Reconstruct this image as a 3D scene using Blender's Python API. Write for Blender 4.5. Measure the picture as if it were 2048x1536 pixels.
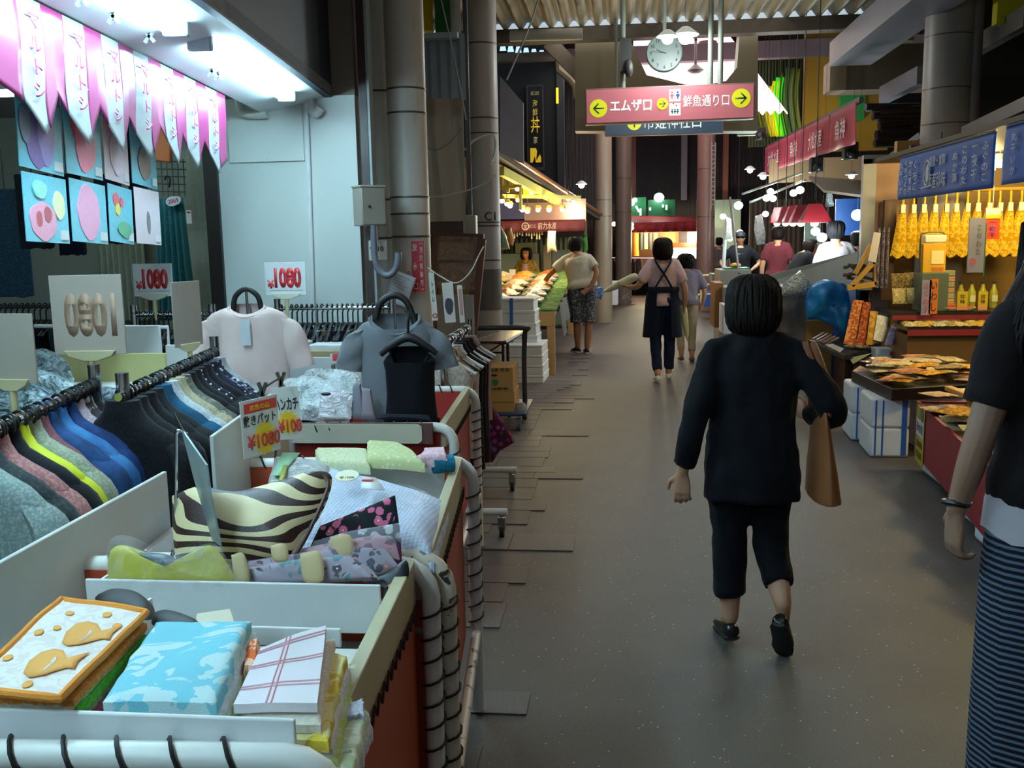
import bpy, bmesh, math, random
from mathutils import Vector, Matrix, noise
R = math.radians
random.seed(7)
for _o in list(bpy.data.objects): bpy.data.objects.remove(_o)
S = bpy.context.scene
COL = S.collection

# ---------------------------------------------------------------- camera
FPX = 1900.0
CAMP = Vector((0, 0, 1.6))
CR = Matrix.Rotation(R(6.4), 3, 'Z') @ Matrix.Rotation(R(90 - 8.65), 3, 'X') @ Matrix.Rotation(R(-1.1), 3, 'Z')
_cd = bpy.data.cameras.new('camera'); CAM = bpy.data.objects.new('camera', _cd); COL.objects.link(CAM)
_cd.sensor_width = 36.0; _cd.lens = FPX * 36.0 / 2048.0; _cd.clip_start = 0.05; _cd.clip_end = 200
CAM.matrix_world = Matrix.Translation(CAMP) @ CR.to_4x4()
S.camera = CAM

# ---------------------------------------------------------------- view, world, large lights
S.view_settings.view_transform = 'Standard'
S.view_settings.look = 'None'
S.view_settings.gamma = 1.0
S.view_settings.use_curve_mapping = False
S.view_settings.exposure = 0.25
W = bpy.data.worlds.new('world'); S.world = W; W.use_nodes = True
_bg = W.node_tree.nodes['Background']; _bg.inputs[0].default_value = (0.80, 0.92, 1.0, 1); _bg.inputs[1].default_value = 0.12

def area(name, loc, sx, sy, e, col, rot=(0, 0, 0)):
    l = bpy.data.lights.new(name, 'AREA'); l.shape = 'RECTANGLE'; l.size = sx; l.size_y = sy; l.energy = e; l.color = col
    o = bpy.data.objects.new(name, l); o.location = loc; o.rotation_euler = rot; COL.objects.link(o); return o
def point(name, loc, e, col, r=0.05):
    l = bpy.data.lights.new(name, 'POINT'); l.energy = e; l.color = col; l.shadow_soft_size = r
    o = bpy.data.objects.new(name, l); o.location = loc; COL.objects.link(o); return o
# added ambient fill for the passage, hung under the closed deck
area('hall_fill', (0.6, 3.5, 4.4), 2.6, 7.0, 85, (0.95, 0.97, 1.0))
area('hall_fill', (0.6, 12.5, 4.4), 3.0, 8.0, 210, (1.0, 0.93, 0.84))

# ---------------------------------------------------------------- helpers: pixels of the 2048 x 1536 frame -> points in the place
def ray(px, py): return CR @ Vector(((px - 1024) / FPX, -(py - 768) / FPX, -1.0))
def at(px, py, y):
    d = ray(px, py); return CAMP + d * (y / d.y)
def atz(px, py, z):
    d = ray(px, py); return CAMP + d * ((z - CAMP.z) / d.z)
def atx(px, py, x):
    d = ray(px, py); return CAMP + d * (x / d.x)

# ---------------------------------------------------------------- helpers: materials
def lin(c):
    if isinstance(c, str): c = tuple(int(c[i:i + 2], 16) for i in (0, 2, 4))
    o = []
    for v in c[:3]:
        v = v / 255.0
        o.append(v / 12.92 if v <= 0.04045 else ((v + 0.055) / 1.055) ** 2.4)
    return (o[0], o[1], o[2], 1.0)
_M = {}
class NT:
    def __init__(s, name):
        m = bpy.data.materials.new(name); m.use_nodes = True; s.m = m; s.n = m.node_tree.nodes; s.l = m.node_tree.links
        s.b = s.n['Principled BSDF']
        s._tc = None
    def new(s, t, **kw):
        n = s.n.new(t)
        for k, v in kw.items():
            if k in n.inputs: n.inputs[k].default_value = v
            else: setattr(n, k, v)
        return n
    def link(s, a, b): s.l.new(a, b)
    def co(s, scale=(1, 1, 1), rot=(0, 0, 0), kind='Object', loc=(0, 0, 0)):
        if s._tc is None: s._tc = s.n.new('ShaderNodeTexCoord')
        mp = s.n.new('ShaderNodeMapping'); mp.inputs['Scale'].default_value = scale; mp.inputs['Rotation'].default_value = rot
        mp.inputs['Location'].default_value = loc
        s.link(s._tc.outputs[kind], mp.inputs[0]); return mp.outputs[0]
    def noise(s, v, scale, detail=3, dist=0, rough=.5):
        n = s.new('ShaderNodeTexNoise'); n.inputs['Scale'].default_value = scale; n.inputs['Detail'].default_value = detail
        n.inputs['Distortion'].default_value = dist; n.inputs['Roughness'].default_value = rough
        s.link(v, n.inputs['Vector']); return n.outputs['Fac']
    def voro(s, v, scale, feat='F1', rnd=1.0):
        n = s.new('ShaderNodeTexVoronoi'); n.feature = feat; n.inputs['Scale'].default_value = scale; n.inputs['Randomness'].default_value = rnd
        s.link(v, n.inputs['Vector']); return n
    def wave(s, v, scale, dist=0, det=2, dsc=1, kind='BANDS', dirn='X', prof='SIN'):
        n = s.new('ShaderNodeTexWave'); n.wave_type = kind; n.wave_profile = prof
        if kind == 'BANDS': n.bands_direction = dirn
        n.inputs['Scale'].default_value = scale; n.inputs['Distortion'].default_value = dist
        n.inputs['Detail'].default_value = det; n.inputs['Detail Scale'].default_value = dsc
        s.link(v, n.inputs['Vector']); return n.outputs['Fac']
    def ramp(s, f, stops, hard=False):
        n = s.new('ShaderNodeValToRGB'); r = n.color_ramp
        if hard: r.interpolation = 'CONSTANT'
        while len(r.elements) < len(stops): r.elements.new(0.5)
        for e, (p, c) in zip(r.elements, stops):
            e.position = p; e.color = lin(c) if not isinstance(c, (int, float)) else (c, c, c, 1)
        s.link(f, n.inputs[0]); return n.outputs[0]
    def mix(s, f, a, b, mode='MIX'):
        n = s.new('ShaderNodeMix'); n.data_type = 'RGBA'; n.blend_type = mode
        for sock, v in ((n.inputs[0], f), (n.inputs[6], a), (n.inputs[7], b)):
            if hasattr(v, 'is_output'): s.link(v, sock)
            elif isinstance(v, (int, float)): sock.default_value = v
            else: sock.default_value = lin(v)
        return n.outputs[2]
    def col(s, v): 
        if hasattr(v, 'is_output'): s.link(v, s.b.inputs['Base Color'])
        else: s.b.inputs['Base Color'].default_value = lin(v)
    def bump(s, f, st=.3, dist=.01):
        n = s.new('ShaderNodeBump'); n.inputs['Strength'].default_value = st; n.inputs['Distance'].default_value = dist
        s.link(f, n.inputs['Height']); s.link(n.outputs[0], s.b.inputs['Normal'])
    def rough(s, r, metal=0, spec=.5):
        s.b.inputs['Roughness'].default_value = r; s.b.inputs['Metallic'].default_value = metal; s.b.inputs['Specular IOR Level'].default_value = spec
def mat(c, rough=.6, metal=0, emit=0, alpha=1, var=.12, vs=6, bump=0, bs=120, trans=0, spec=.5, sheen=0):
    """plain procedural material: base colour with a slight noise mottle, optional fine bump"""
    key = (str(c), rough, metal, emit, alpha, var, vs, bump, bs, trans, spec, sheen)
    if key in _M: return _M[key]
    t = NT('mat_%s' % (c if isinstance(c, str) else '%02x%02x%02x' % tuple(int(x) for x in c[:3])))
    t.rough(rough, metal, spec)
    cc = lin(c)
    if var:
        v = t.co(); f = t.noise(v, vs, 4)
        a = tuple(max(0, x * (1 - var)) for x in cc[:3]) + (1,); b = tuple(min(1, x * (1 + var)) for x in cc[:3]) + (1,)
        n = t.new('ShaderNodeMix'); n.data_type = 'RGBA'; t.link(f, n.inputs[0]); n.inputs[6].default_value = a; n.inputs[7].default_value = b
        t.col(n.outputs[2])
    else: t.b.inputs['Base Color'].default_value = cc
    if bump:
        t.bump(t.noise(t.co(), bs, 3), bump, .004)
    if emit:
        t.b.inputs['Emission Color'].default_value = cc; t.b.inputs['Emission Strength'].default_value = emit
    if alpha < 1: t.b.inputs['Alpha'].default_value = alpha
    if trans: t.b.inputs['Transmission Weight'].default_value = trans; t.b.inputs['IOR'].default_value = 1.35
    if sheen: t.b.inputs['Sheen Weight'].default_value = sheen
    _M[key] = t.m; return t.m
def pm(name):
    """decorator: a cached patterned material built once"""
    def deco(fn):
        cache = {}
        def get(*a):
            if a not in cache:
                t = NT(name); fn(t, *a); cache[a] = t.m
            return cache[a]
        return get
    return deco

# ---------------------------------------------------------------- helpers: meshes
def catmull(pts, n=5):
    pts = [Vector(p) for p in pts]
    if len(pts) < 3: return pts
    out = []
    P = [pts[0] * 2 - pts[1]] + pts + [pts[-1] * 2 - pts[-2]]
    for i in range(1, len(P) - 2):
        a, b, c, d = P[i - 1:i + 3]
        for k in range(n):
            t = k / n
            out.append(.5 * ((2 * b) + (c - a) * t + (2 * a - 5 * b + 4 * c - d) * t * t + (3 * b - a - 3 * c + d) * t ** 3))
    out.append(pts[-1]); return out
def lerp_list(vals, n):
    out = []
    for i in range(n):
        t = i / (n - 1) * (len(vals) - 1); k = min(int(t), len(vals) - 2); out.append(vals[k] + (vals[k + 1] - vals[k]) * (t - k))
    return out
def fr(o, r, u):
    """matrix with local X = r, local Y = u (orthonormalised), origin o"""
    r = Vector(r).normalized(); u = Vector(u); u = (u - r * u.dot(r)).normalized(); n = r.cross(u)
    return Matrix(((r.x, u.x, n.x, o[0]), (r.y, u.y, n.y, o[1]), (r.z, u.z, n.z, o[2]), (0, 0, 0, 1)))
def TR(x=0, y=0, z=0, rz=0, rx=0, ry=0):
    return Matrix.Translation((x, y, z)) @ Matrix.Rotation(rz, 4, 'Z') @ Matrix.Rotation(ry, 4, 'Y') @ Matrix.Rotation(rx, 4, 'X')
class MB:
    def __init__(s): s.v = []; s.f = []; s.mi = []
    def add(s, vs, fs, M=None, mi=0):
        n = len(s.v)
        s.v += [(M @ Vector(p)) if M else Vector(p) for p in vs]
        s.f += [tuple(i + n for i in f) for f in fs]; s.mi += [mi] * len(fs); return s
    def box(s, c, d, M=None, rz=0, mi=0):
        x, y, z = d[0] / 2, d[1] / 2, d[2] / 2
        L = Matrix.Translation(c) @ Matrix.Rotation(rz, 4, 'Z')
        if M: L = M @ L
        return s.add([(-x, -y, -z), (x, -y, -z), (x, y, -z), (-x, y, -z), (-x, -y, z), (x, -y, z), (x, y, z), (-x, y, z)],
              [(0, 3, 2, 1), (4, 5, 6, 7), (0, 1, 5, 4), (1, 2, 6, 5), (2, 3, 7, 6), (3, 0, 4, 7)], L, mi)
    def bb(s, x0, x1, y0, y1, z0, z1, M=None, mi=0): return s.box(((x0 + x1) / 2, (y0 + y1) / 2, (z0 + z1) / 2), (x1 - x0, y1 - y0, z1 - z0), M, 0, mi)
    def bar(s, a, b, w, h=None, up=(0, 0, 1), mi=0):
        a, b = Vector(a), Vector(b); d = b - a
        u = Vector(up)
        if abs(d.normalized().dot(u)) > .98: u = Vector((0, 1, 0))
        M = fr((a + b) / 2, d, u); return s.box((0, 0, 0), (d.length, h or w, w), M, 0, mi)
    def tube(s, pts, r, n=8, caps=True, flat=None, closed=False, mi=0):
        pts = [Vector(p) for p in pts]; m = len(pts)
        rs = r if isinstance(r, (list, tuple)) else [r] * m
        if len(rs) != m: rs = lerp_list(list(rs), m)
        rings = []; prev = None
        for i in range(m):
            if closed: t = pts[(i + 1) % m] - pts[i - 1]
            else: t = pts[min(i + 1, m - 1)] - pts[max(i - 1, 0)]
            t = t.normalized() if t.length > 1e-9 else Vector((0, 0, 1))
            if prev is None:
                a = Vector((0, 0, 1)) if abs(t.z) < .9 else Vector((1, 0, 0))
                u = t.cross(a).normalized()
            else:
                u = prev - t * prev.dot(t); u = u.normalized() if u.length > 1e-6 else t.orthogonal().normalized()
            prev = u; w = t.cross(u)
            k = flat if flat else 1
            rings.append([pts[i] + u * math.cos(2 * math.pi * j / n) * rs[i] + w * math.sin(2 * math.pi * j / n) * rs[i] * k for j in range(n)])
        return s.loft(rings, caps and not closed, wrap=closed, mi=mi)
    def loft(s, rings, cap=True, wrap=False, M=None, mi=0):
        n = len(rings[0]); m = len(rings); vs = [p for r in rings for p in r]; fs = []
        for i in range(m if wrap else m - 1):
            a, b = i * n, ((i + 1) % m) * n
            for j in range(n): fs.append((a + j, a + (j + 1) % n, b + (j + 1) % n, b + j))
        if cap: fs += [tuple(range(n - 1, -1, -1)), tuple((m - 1) * n + j for j in range(n))]
        return s.add(vs, fs, M, mi)
    def lathe(s, prof, M=None, n=16, mi=0, cap=True):
        return s.loft([[(r * math.cos(2 * math.pi * j / n), r * math.sin(2 * math.pi * j / n), z) for j in range(n)] for r, z in prof], cap, M=M, mi=mi)
    def prism(s, poly, t, M=None, mi=0):
        n = len(poly); vs = [(p[0], p[1], 0) for p in poly] + [(p[0], p[1], t) for p in poly]
        fs = [tuple(range(n - 1, -1, -1)), tuple(range(n, 2 * n))] + [(j, (j + 1) % n, n + (j + 1) % n, n + j) for j in range(n)]
        return s.add(vs, fs, M, mi)
    def ell(s, c, r, M=None, nu=14, nv=10, mi=0):
        rings = []
        for i in range(nv + 1):
            a = math.pi * (i / nv) - math.pi / 2; k = max(math.cos(a), 1e-3)
            rings.append([(c[0] + r[0] * k * math.cos(2 * math.pi * j / nu), c[1] + r[1] * k * math.sin(2 * math.pi * j / nu), c[2] + r[2] * math.sin(a)) for j in range(nu)])
        return s.loft(rings, True, M=M, mi=mi)
    def grid(s, fn, nu, nv, M=None, t=0, mi=0):
        """surface fn(u,v) -> point; t>0 closes it as a slab of that thickness along local -Z of the points"""
        vs = [fn(i / nu, j / nv) for j in range(nv + 1) for i in range(nu + 1)]; w = nu + 1
        fs = [(j * w + i, j * w + i + 1, (j + 1) * w + i + 1, (j + 1) * w + i) for j in range(nv) for i in range(nu)]
        if t:
            n = len(vs); vs = vs + [Vector(p) - Vector((0, 0, t)) for p in vs]
            fs = fs + [tuple(i + n for i in reversed(f)) for f in fs]
            bd = [i for i in range(w)] + [j * w + nu for j in range(1, nv + 1)] + [nv * w + i for i in range(nu - 1, -1, -1)] + [j * w for j in range(nv - 1, 0, -1)]
            k = len(bd)
            fs += [(bd[i], bd[i] + n, bd[(i + 1) % k] + n, bd[(i + 1) % k]) for i in range(k)]
        return s.add(vs, fs, M, mi)
    def warp(s, fn): s.v = [Vector(fn(p)) for p in s.v]; return s
    def build(s, name, m, parent=None, world=False, bev=0, sub=0, solid=0, ang=38, recalc=True):
        me = bpy.data.meshes.new(name)
        vs = s.v
        if world and parent is not None:
            I = root_of(parent).matrix_basis.inverted(); vs = [I @ p for p in vs]
        me.from_pydata([tuple(p) for p in vs], [], s.f)
        ms = m if isinstance(m, (list, tuple)) else [m]
        for x in ms: me.materials.append(x)
        me.polygons.foreach_set('material_index', s.mi)
        if recalc:
            b = bmesh.new(); b.from_mesh(me); bmesh.ops.recalc_face_normals(b, faces=b.faces); b.to_mesh(me); b.free()
        me.polygons.foreach_set('use_smooth', [True] * len(me.polygons)); me.set_sharp_from_angle(angle=R(ang))
        o = bpy.data.objects.new(name, me); COL.objects.link(o)
        if parent is not None: o.parent = parent
        if solid: md = o.modifiers.new('solid', 'SOLIDIFY'); md.thickness = solid
        if bev: md = o.modifiers.new('bevel', 'BEVEL'); md.width = bev; md.segments = 2; md.limit_method = 'ANGLE'
        if sub: md = o.modifiers.new('sub', 'SUBSURF'); md.levels = sub; md.render_levels = sub
        return o
def root_of(o):
    while o.parent is not None: o = o.parent
    return o
def tag(o, label, cat, group=None, kind=None):
    o['label'] = label; o['category'] = cat
    if group: o['group'] = group
    if kind: o['kind'] = kind
    return o
def thing(name, label, cat, loc=(0, 0, 0), rz=0, group=None, M=None):
    o = bpy.data.objects.new(name, None); COL.objects.link(o); o.empty_display_size = .1
    if M is not None: o.matrix_basis = M
    else: o.location = loc; o.rotation_euler = (0, 0, rz)
    bpy.context.view_layer.update() if False else None
    if M is None: o.matrix_basis = Matrix.Translation(loc) @ Matrix.Rotation(rz, 4, 'Z')
    return tag(o, label, cat, group)
def solo(mb, name, m, label, cat, group=None, kind=None, loc=None, **kw):
    """one-mesh thing; mb in world coordinates, its origin is moved to the middle of its base"""
    if loc is None:
        xs = [p.x for p in mb.v]; ys = [p.y for p in mb.v]; zs = [p.z for p in mb.v]
        loc = Vector(((min(xs) + max(xs)) / 2, (min(ys) + max(ys)) / 2, min(zs)))
    mb.v = [p - Vector(loc) for p in mb.v]
    o = mb.build(name, m, None, **kw); o.location = loc; return tag(o, label, cat, group, kind)
def struct(mb, name, m, **kw):
    o = mb.build(name, m, None, **kw); o['kind'] = 'structure'; return o
def dup(root, M, label=None, group=None):
    """copy of a thing with its parts and sub-parts"""
    r = root.copy(); COL.objects.link(r); r.matrix_basis = M
    if label: r['label'] = label
    if group: r['group'] = group
    for ch in root.children:
        c = ch.copy(); COL.objects.link(c); c.parent = r
        for g in ch.children:
            d = g.copy(); COL.objects.link(d); d.parent = c
    return r
_dg = None
def text(s, M, h, m, parent=None, name='lettering', w=None, bold=.012, ext=.0015, vertical=False, align='CENTER', gap=1.08, world=False, sx=1.0):
    """writing as one flat mesh of its own; M places its centre, h is the character height, w squeezes it to a width"""
    if any('\u4e00' <= ch <= '\u9fff' and ch not in '口水一丸' for ch in s): bold = min(bold, .006)
    cu = bpy.data.curves.new('t', 'FONT')
    cu.body = '\n'.join(s) if vertical else s
    cu.size = 1; cu.align_x = align; cu.align_y = 'CENTER'; cu.space_line = gap; cu.offset = bold; cu.extrude = 0; cu.resolution_u = 3
    to = bpy.data.objects.new('t', cu); COL.objects.link(to)
    dg = bpy.context.evaluated_depsgraph_get(); me = bpy.data.meshes.new_from_object(to.evaluated_get(dg))
    bpy.data.objects.remove(to); bpy.data.curves.remove(cu)
    if len(me.vertices) == 0: return None
    xs = [v.co.x for v in me.vertices]; ys = [v.co.y for v in me.vertices]
    cx, cy = (min(xs) + max(xs)) / 2, (min(ys) + max(ys)) / 2
    ww, hh = max(xs) - min(xs), max(ys) - min(ys)
    if vertical: ky = h / hh; kx = ky * sx
    else: ky = h / max(hh, .55 if s.strip('-ー一=~') else .2); kx = ky * sx
    if w: kx = w / ww
    mb = MB(); mb.add([((v.co.x - cx) * kx if align == 'CENTER' else v.co.x * kx, (v.co.y - cy) * ky, 0) for v in me.vertices], [tuple(p.vertices) for p in me.polygons], M)
    bpy.data.meshes.remove(me)
    # front face only, lifted a hair; given a thin body
    o = mb.build(name, m, parent, world=world, recalc=False)
    md = o.modifiers.new('solid', 'SOLIDIFY'); md.thickness = ext; md.offset = 1
    return o
# ================================================================ the setting
@pm('asphalt')
def m_asphalt(t):
    v = t.co()
    f = t.noise(v, 3, 5); c = t.ramp(f, [(.3, '3b3836'), (.7, '4a4744')])
    g = t.noise(v, 260, 2); c = t.mix(t.ramp(g, [(.42, 0.0), (.62, 1.0)]), c, '5a5754')
    vo = t.voro(v, 34); k = t.ramp(vo.outputs['Distance'], [(.08, 1.0), (.12, 0.0)])
    n2 = t.ramp(t.noise(v, 30, 1), [(.5, 0.0), (.56, 1.0)])
    m = t.new('ShaderNodeMath'); m.operation = 'MULTIPLY'; t.link(k, m.inputs[0]); t.link(n2, m.inputs[1])
    c = t.mix(m.outputs[0], c, 'b5b2aa'); t.col(c)
    t.rough(.52, 0, .45); t.bump(g, .35, .006)
@pm('paving')
def m_pave(t, a):
    v = t.co(); f = t.noise(v, 5, 5); c = t.mix(f, a, '5f5751'); g = t.noise(v, 180, 2)
    c = t.mix(t.ramp(g, [(.45, 0.0), (.7, .5)]), c, '8a837c'); t.col(c); t.rough(.6); t.bump(g, .2, .004)
@pm('painted wall')
def m_wall(t, a, b):
    v = t.co(); f = t.noise(v, 1.6, 5); t.col(t.mix(f, a, b)); t.rough(.55); t.bump(t.noise(v, 160, 2), .05, .003)
@pm('corrugated')
def m_corr(t, a, b):
    v = t.co(); f = t.noise(v, 2.5, 4); t.col(t.mix(f, a, b)); t.rough(.5, .1)
@pm('slats')
def m_slat(t, a, b, sc):
    v = t.co(); f = t.wave(v, sc, 0); t.col(t.mix(t.ramp(f, [(.25, 0.0), (.6, 1.0)]), a, b)); t.rough(.7); t.bump(f, .6, .03)
@pm('column paint')
def m_colp(t, a, b):
    v = t.co(scale=(1, 1, .25)); f = t.noise(v, 5, 5); c = t.mix(f, a, b)
    g = t.noise(t.co(scale=(3, 3, .5)), 9, 6); c = t.mix(t.ramp(g, [(.62, 0.0), (.74, .35)]), c, '6b6258'); t.col(c); t.rough(.42)

MB().bb(-9, 11, -4, 34, -.1, 0).build('floor', m_asphalt())['kind'] = 'structure'
# stone paving along the left shops, its edge toothed into the asphalt
pv = MB(); _r = random.Random(3)
y = 2.6; k = 0
while y < 14:
    d = _r.choice([.17, .2, .24, .28]); x1 = -.53 + _r.choice([-.18, -.08, 0, .02, .1, .22, .3]) * (1 if y < 9.5 else .6)
    if 3.5 < y < 3.95: x1 = -.49
    x = x1
    while x > -2.6:
        w = _r.choice([.34, .42, .5]); pv.bb(x - w + .006, x, y + .005, y + d - .005, -.02, .006, mi=_r.choice([0, 0, 1, 2])); x -= w
    y += d; k += 1
    if k == 3 and y < 3.6: y = 3.72
struct(pv, 'floor_paving', [m_pave('57504c'), m_pave('655a50'), m_pave('4f4b49')])

# ---- left shop: soffit, end wall, upper wall, fascia
YW = 5.72
BA, BB_ = atz(60, -2, 2.37), atz(440, 187, 2.37)          # line of the pennants
TA, TB = atz(262, 0, 2.42), atz(584, 197, 2.42)           # line of the tubes
bd = (BB_ - BA).normalized(); td = (TB - TA).normalized()
def bline(y): return BA + bd * ((y - BA.y) / bd.y)
def tline(y): return TA + td * ((y - TA.y) / td.y)
m_soff = m_wall('dfe6ea', 'eef2f4')
o_ = Vector((.18, 0, 0))
a0, a1, b1, b0 = bline(-1.8), bline(YW), tline(YW) + o_, tline(-1.8) + o_
sf = MB(); sf.add([(p.x, p.y, 2.378 if i < 2 else 2.47) for i, p in enumerate((a0, a1, b1, b0))] + [(p.x, p.y, 2.53) for p in (a0, a1, b1, b0)], [(0, 1, 2, 3), (7, 6, 5, 4), (0, 4, 5, 1), (1, 5, 6, 2), (2, 6, 7, 3), (3, 7, 4, 0)])
struct(sf, 'ceiling_soffit', m_soff)
# drop edge board inside the soffit, and the mounting channel beside the tubes
fs = MB(); fs.add([(b0.x, b0.y, 2.46), (b1.x, b1.y, 2.46), (b1.x, b1.y, 4.45), (b0.x, b0.y, 4.45)] + [(b0.x - .08, b0.y, 2.46), (b1.x - .08, b1.y, 2.46), (b1.x - .08, b1.y, 4.45), (b0.x - .08, b0.y, 4.45)],
    [(0, 1, 2, 3), (7, 6, 5, 4), (0, 4, 5, 1), (1, 5, 6, 2), (2, 6, 7, 3), (3, 7, 4, 0)])
struct(fs, 'wall_fascia', m_wall('080f22', '0c1630'))
wx0, wx1 = at(447, 500, YW).x, at(722, 500, YW).x
struct(MB().bb(wx0, wx1, YW, YW + .12, 0, 2.47), 'wall_left', m_wall('cfd6d2', 'dbe1dd'))
struct(MB().bb(wx0 - .5, wx1, YW + .01, YW + .13, 2.47, 4.45), 'wall_upper', m_wall('6d6154', '7b6e60'))
struct(MB().bb(wx0 - .085, wx0, YW - .03, YW + .12, 0, 2.3), 'trim_1', mat('241d1b', .4))
# shop interior
struct(MB().bb(-5.2, wx0 - .02, 7.1, 7.2, 0, 2.6), 'wall_shop_back', m_wall('8e9489', '9fa498'))
struct(MB().bb(-5.2, -5.1, -1, 7.1, 0, 2.6), 'wall_shop_side', m_wall('3d4347', '474d50'))
struct(MB().bb(-5.2, -1.9, .2, 7.2, 2.6, 2.66), 'ceiling_shop', m_wall('8d9396', '9a9fa1'))
pl = MB(); q0, q1 = at(452, 203, YW - .012), at(609, 321, YW - .012)
pl.bb(q0.x, q1.x, YW - .014, YW, q1.z, q0.z)
for fx in (.04, .5, .96):
    pl.tube([(q0.x + (q1.x - q0.x) * fx, YW - .018, q1.z + .015), (q0.x + (q1.x - q0.x) * fx, YW - .01, q1.z + .015)], .006, 6)
solo(pl, 'wall_panel', m_wall('d3dad6', 'dde3df'), 'pale flat access panel screwed to the shop end wall under the tubes', 'panel', kind='structure')

# ---- columns and pipes at the corner of the shop
def column(px, y, rad, z1, m, name='column', bands=(), z0=0):
    c = at(px, 470, y); mb = MB(); mb.lathe([(rad, z0), (rad, z1)], TR(c.x, y, 0), 28)
    o = mb.build(name, m, None); o['kind'] = 'structure'
    for b in bands:
        s = MB(); s.lathe([(rad + .003, b - .006), (rad + .0045, b), (rad + .003, b + .006)], TR(c.x, y, 0), 28, cap=False); s.build('steel_band', mat('5b534c', .4, .6), o)
    return c
CW = m_colp('b9b0a4', 'c7beb1'); CW2 = m_colp('c9cac4', 'd5d6d0')
column(822, 6.15, .125, 4.45, CW, bands=(at(820, 180, 6.15).z, at(820, 228, 6.15).z, at(820, 395, 6.15).z, at(820, 428, 6.15).z, at(820, 473, 6.15).z))
column(771, 6.35, .105, 4.45, CW2, bands=(at(771, 185, 6.35).z, at(771, 400, 6.35).z, at(771, 476, 6.35).z))
C1 = column(970, 9.6, .158, 4.45, m_colp('b9b2aa', 'cbc5bd'), bands=(at(970, 90, 9.6).z, at(970, 238, 9.6).z, at(970, 268, 9.6).z, at(970, 445, 9.6).z, at(970, 452, 9.6).z, at(970, 520, 9.6).z))
_c = MB(); _c.lathe([(.161, .9), (.161, 1.31)], TR(C1.x, 9.6, 0), 28); _c.build('column_cuff', m_colp('6e6862', '7b756e'), None)['kind'] = 'structure'
text('C1', fr((C1.x + .075, 9.6 - .142, at(988, 432, 9.45).z), (.9, .42, 0), (0, 0, 1)), .085, mat('26221f', .6, var=0), None)
bpy.data.objects['lettering']['kind'] = 'structure'; bpy.data.objects['lettering'].name = 'column_lettering'
struct(MB().bb(at(728, 400, YW).x, at(743, 400, YW).x, YW - .02, YW + .08, .0, 4.45), 'trim_2', mat('3a2a26', .45))
struct(MB().bb(at(743, 400, YW).x, at(748, 400, YW).x, YW - .015, YW + .08, .0, 4.45), 'trim_3', mat('8f9a98', .4))
column(1205, 18.3, .18, 5.6, m_colp('877b67', '958872'), bands=(2.0, 2.3, 3.6, 3.9))
column(1247, 23.5, .2, 5.6, m_colp('7b6f60', '887b6a'), bands=(2.2, 3.0))
column(1411, 21, .19, 5.6, m_colp('8a6a5f', '96766a'), bands=(2.0, 3.0, 4.0))
column(1880, 10.0, .225, 4.45, m_colp('8e8580', '9c938d'), bands=(at(1880, 75, 10).z, at(1880, 180, 10).z, at(1880, 250, 10).z))
column(1848, 10.05, .05, 4.45, m_colp('9c9d98', 'a8a9a3'), 'pipe_riser')
column(1932, 9.9, .06, 4.45, m_colp('6e6262', '7a6d6d'), 'pipe_riser', z0=2.2)

# ---- roof over the passage: corrugated deck with daylight at its far edge
YD = 13.0; ZD = at(1300, 55, YD).z
def corr(x0, x1, y0, y1, z0, z1, pitch, amp, name, m):
    n = int((x1 - x0) / pitch * 6); mb = MB()
    mb.grid(lambda u, v: Vector((x0 + (x1 - x0) * u, y0 + (y1 - y0) * v, z0 + (z1 - z0) * v + amp * max(-.75, min(.75, math.sin((x0 + (x1 - x0) * u) / pitch * 2 * math.pi))))), n, 2)
    return struct(mb, name, m, ang=80, recalc=False)
corr(-9, 11, -4, YD, ZD + .10, ZD + .08, .20, .06, 'ceiling', m_corr('8b8267', '9a9078'))
struct(MB().bb(-9, 11, YD - .12, YD + .1, ZD - .14, ZD + .03), 'beam_deck', mat('5a5145', .6))
struct(MB().bb(-9, 11, YD + .3, YD + .34, ZD - .05, ZD + .5), 'sky_glow_strip', mat('cfe4f0', .4, emit=.55, var=.5, vs=1.3))  # added glowing strip, stands for the sky behind the deck gaps
# gable with an opening to the glazed roof of the crossing
gb = MB(); G = lambda px, py: at(px, py, YD + .6)
P = [(1150, 40), (1516, 40), (1516, 262), (1150, 262)]; H = [(1254, 66), (1480, 62), (1474, 135), (1452, 162), (1390, 174), (1293, 150)]
po = [G(*p) for p in P]; ph = [G(*p) for p in H]
gv = po + ph; gf = [(0, 4, 9, 3), (3, 9, 8, 2), (2, 8, 7), (2, 7, 6), (2, 6, 5, 1), (1, 5, 4, 0)]
gb.add(gv, gf); g2 = MB(); g2.add(gv + [p + Vector((0, .35, 0)) for p in gv], gf + [tuple(i + 10 for i in reversed(f)) for f in gf] + [(4 + i, 4 + (i + 1) % 6, 14 + (i + 1) % 6, 14 + i) for i in range(6)] + [(i, (i + 1) % 4, 10 + (i + 1) % 4, 10 + i) for i in range(4)])
struct(g2, 'wall_gable', m_wall('51462f', '5e5239'))
@pm('roof glazing')
def m_glaze(t):
    v = t.co(); f = t.wave(v, 3.2, .6, dirn='DIAGONAL'); c = t.mix(t.ramp(f, [(.2, 0.0), (.8, 1.0)]), 'd79fae', 'fdf6fa'); t.col(c)
    t.link(c, t.b.inputs['Emission Color']); t.b.inputs['Emission Strength'].default_value = 1.5; t.rough(.4)
gz = MB(); gz.add([(-3, 15, 4.2), (6, 15, 4.2), (6, 24, 7.2), (-3, 24, 7.2)], [(0, 1, 2, 3)])
gz2 = MB(); gz2.grid(lambda u, v: Vector((-.35 + 2.9 * u, 15.0 + 8.5 * v, 3.4 + 2.9 * v + .03 * math.sin(u * 150))), 180, 4)
struct(gz2, 'window_2', m_glaze(), recalc=False)
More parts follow.
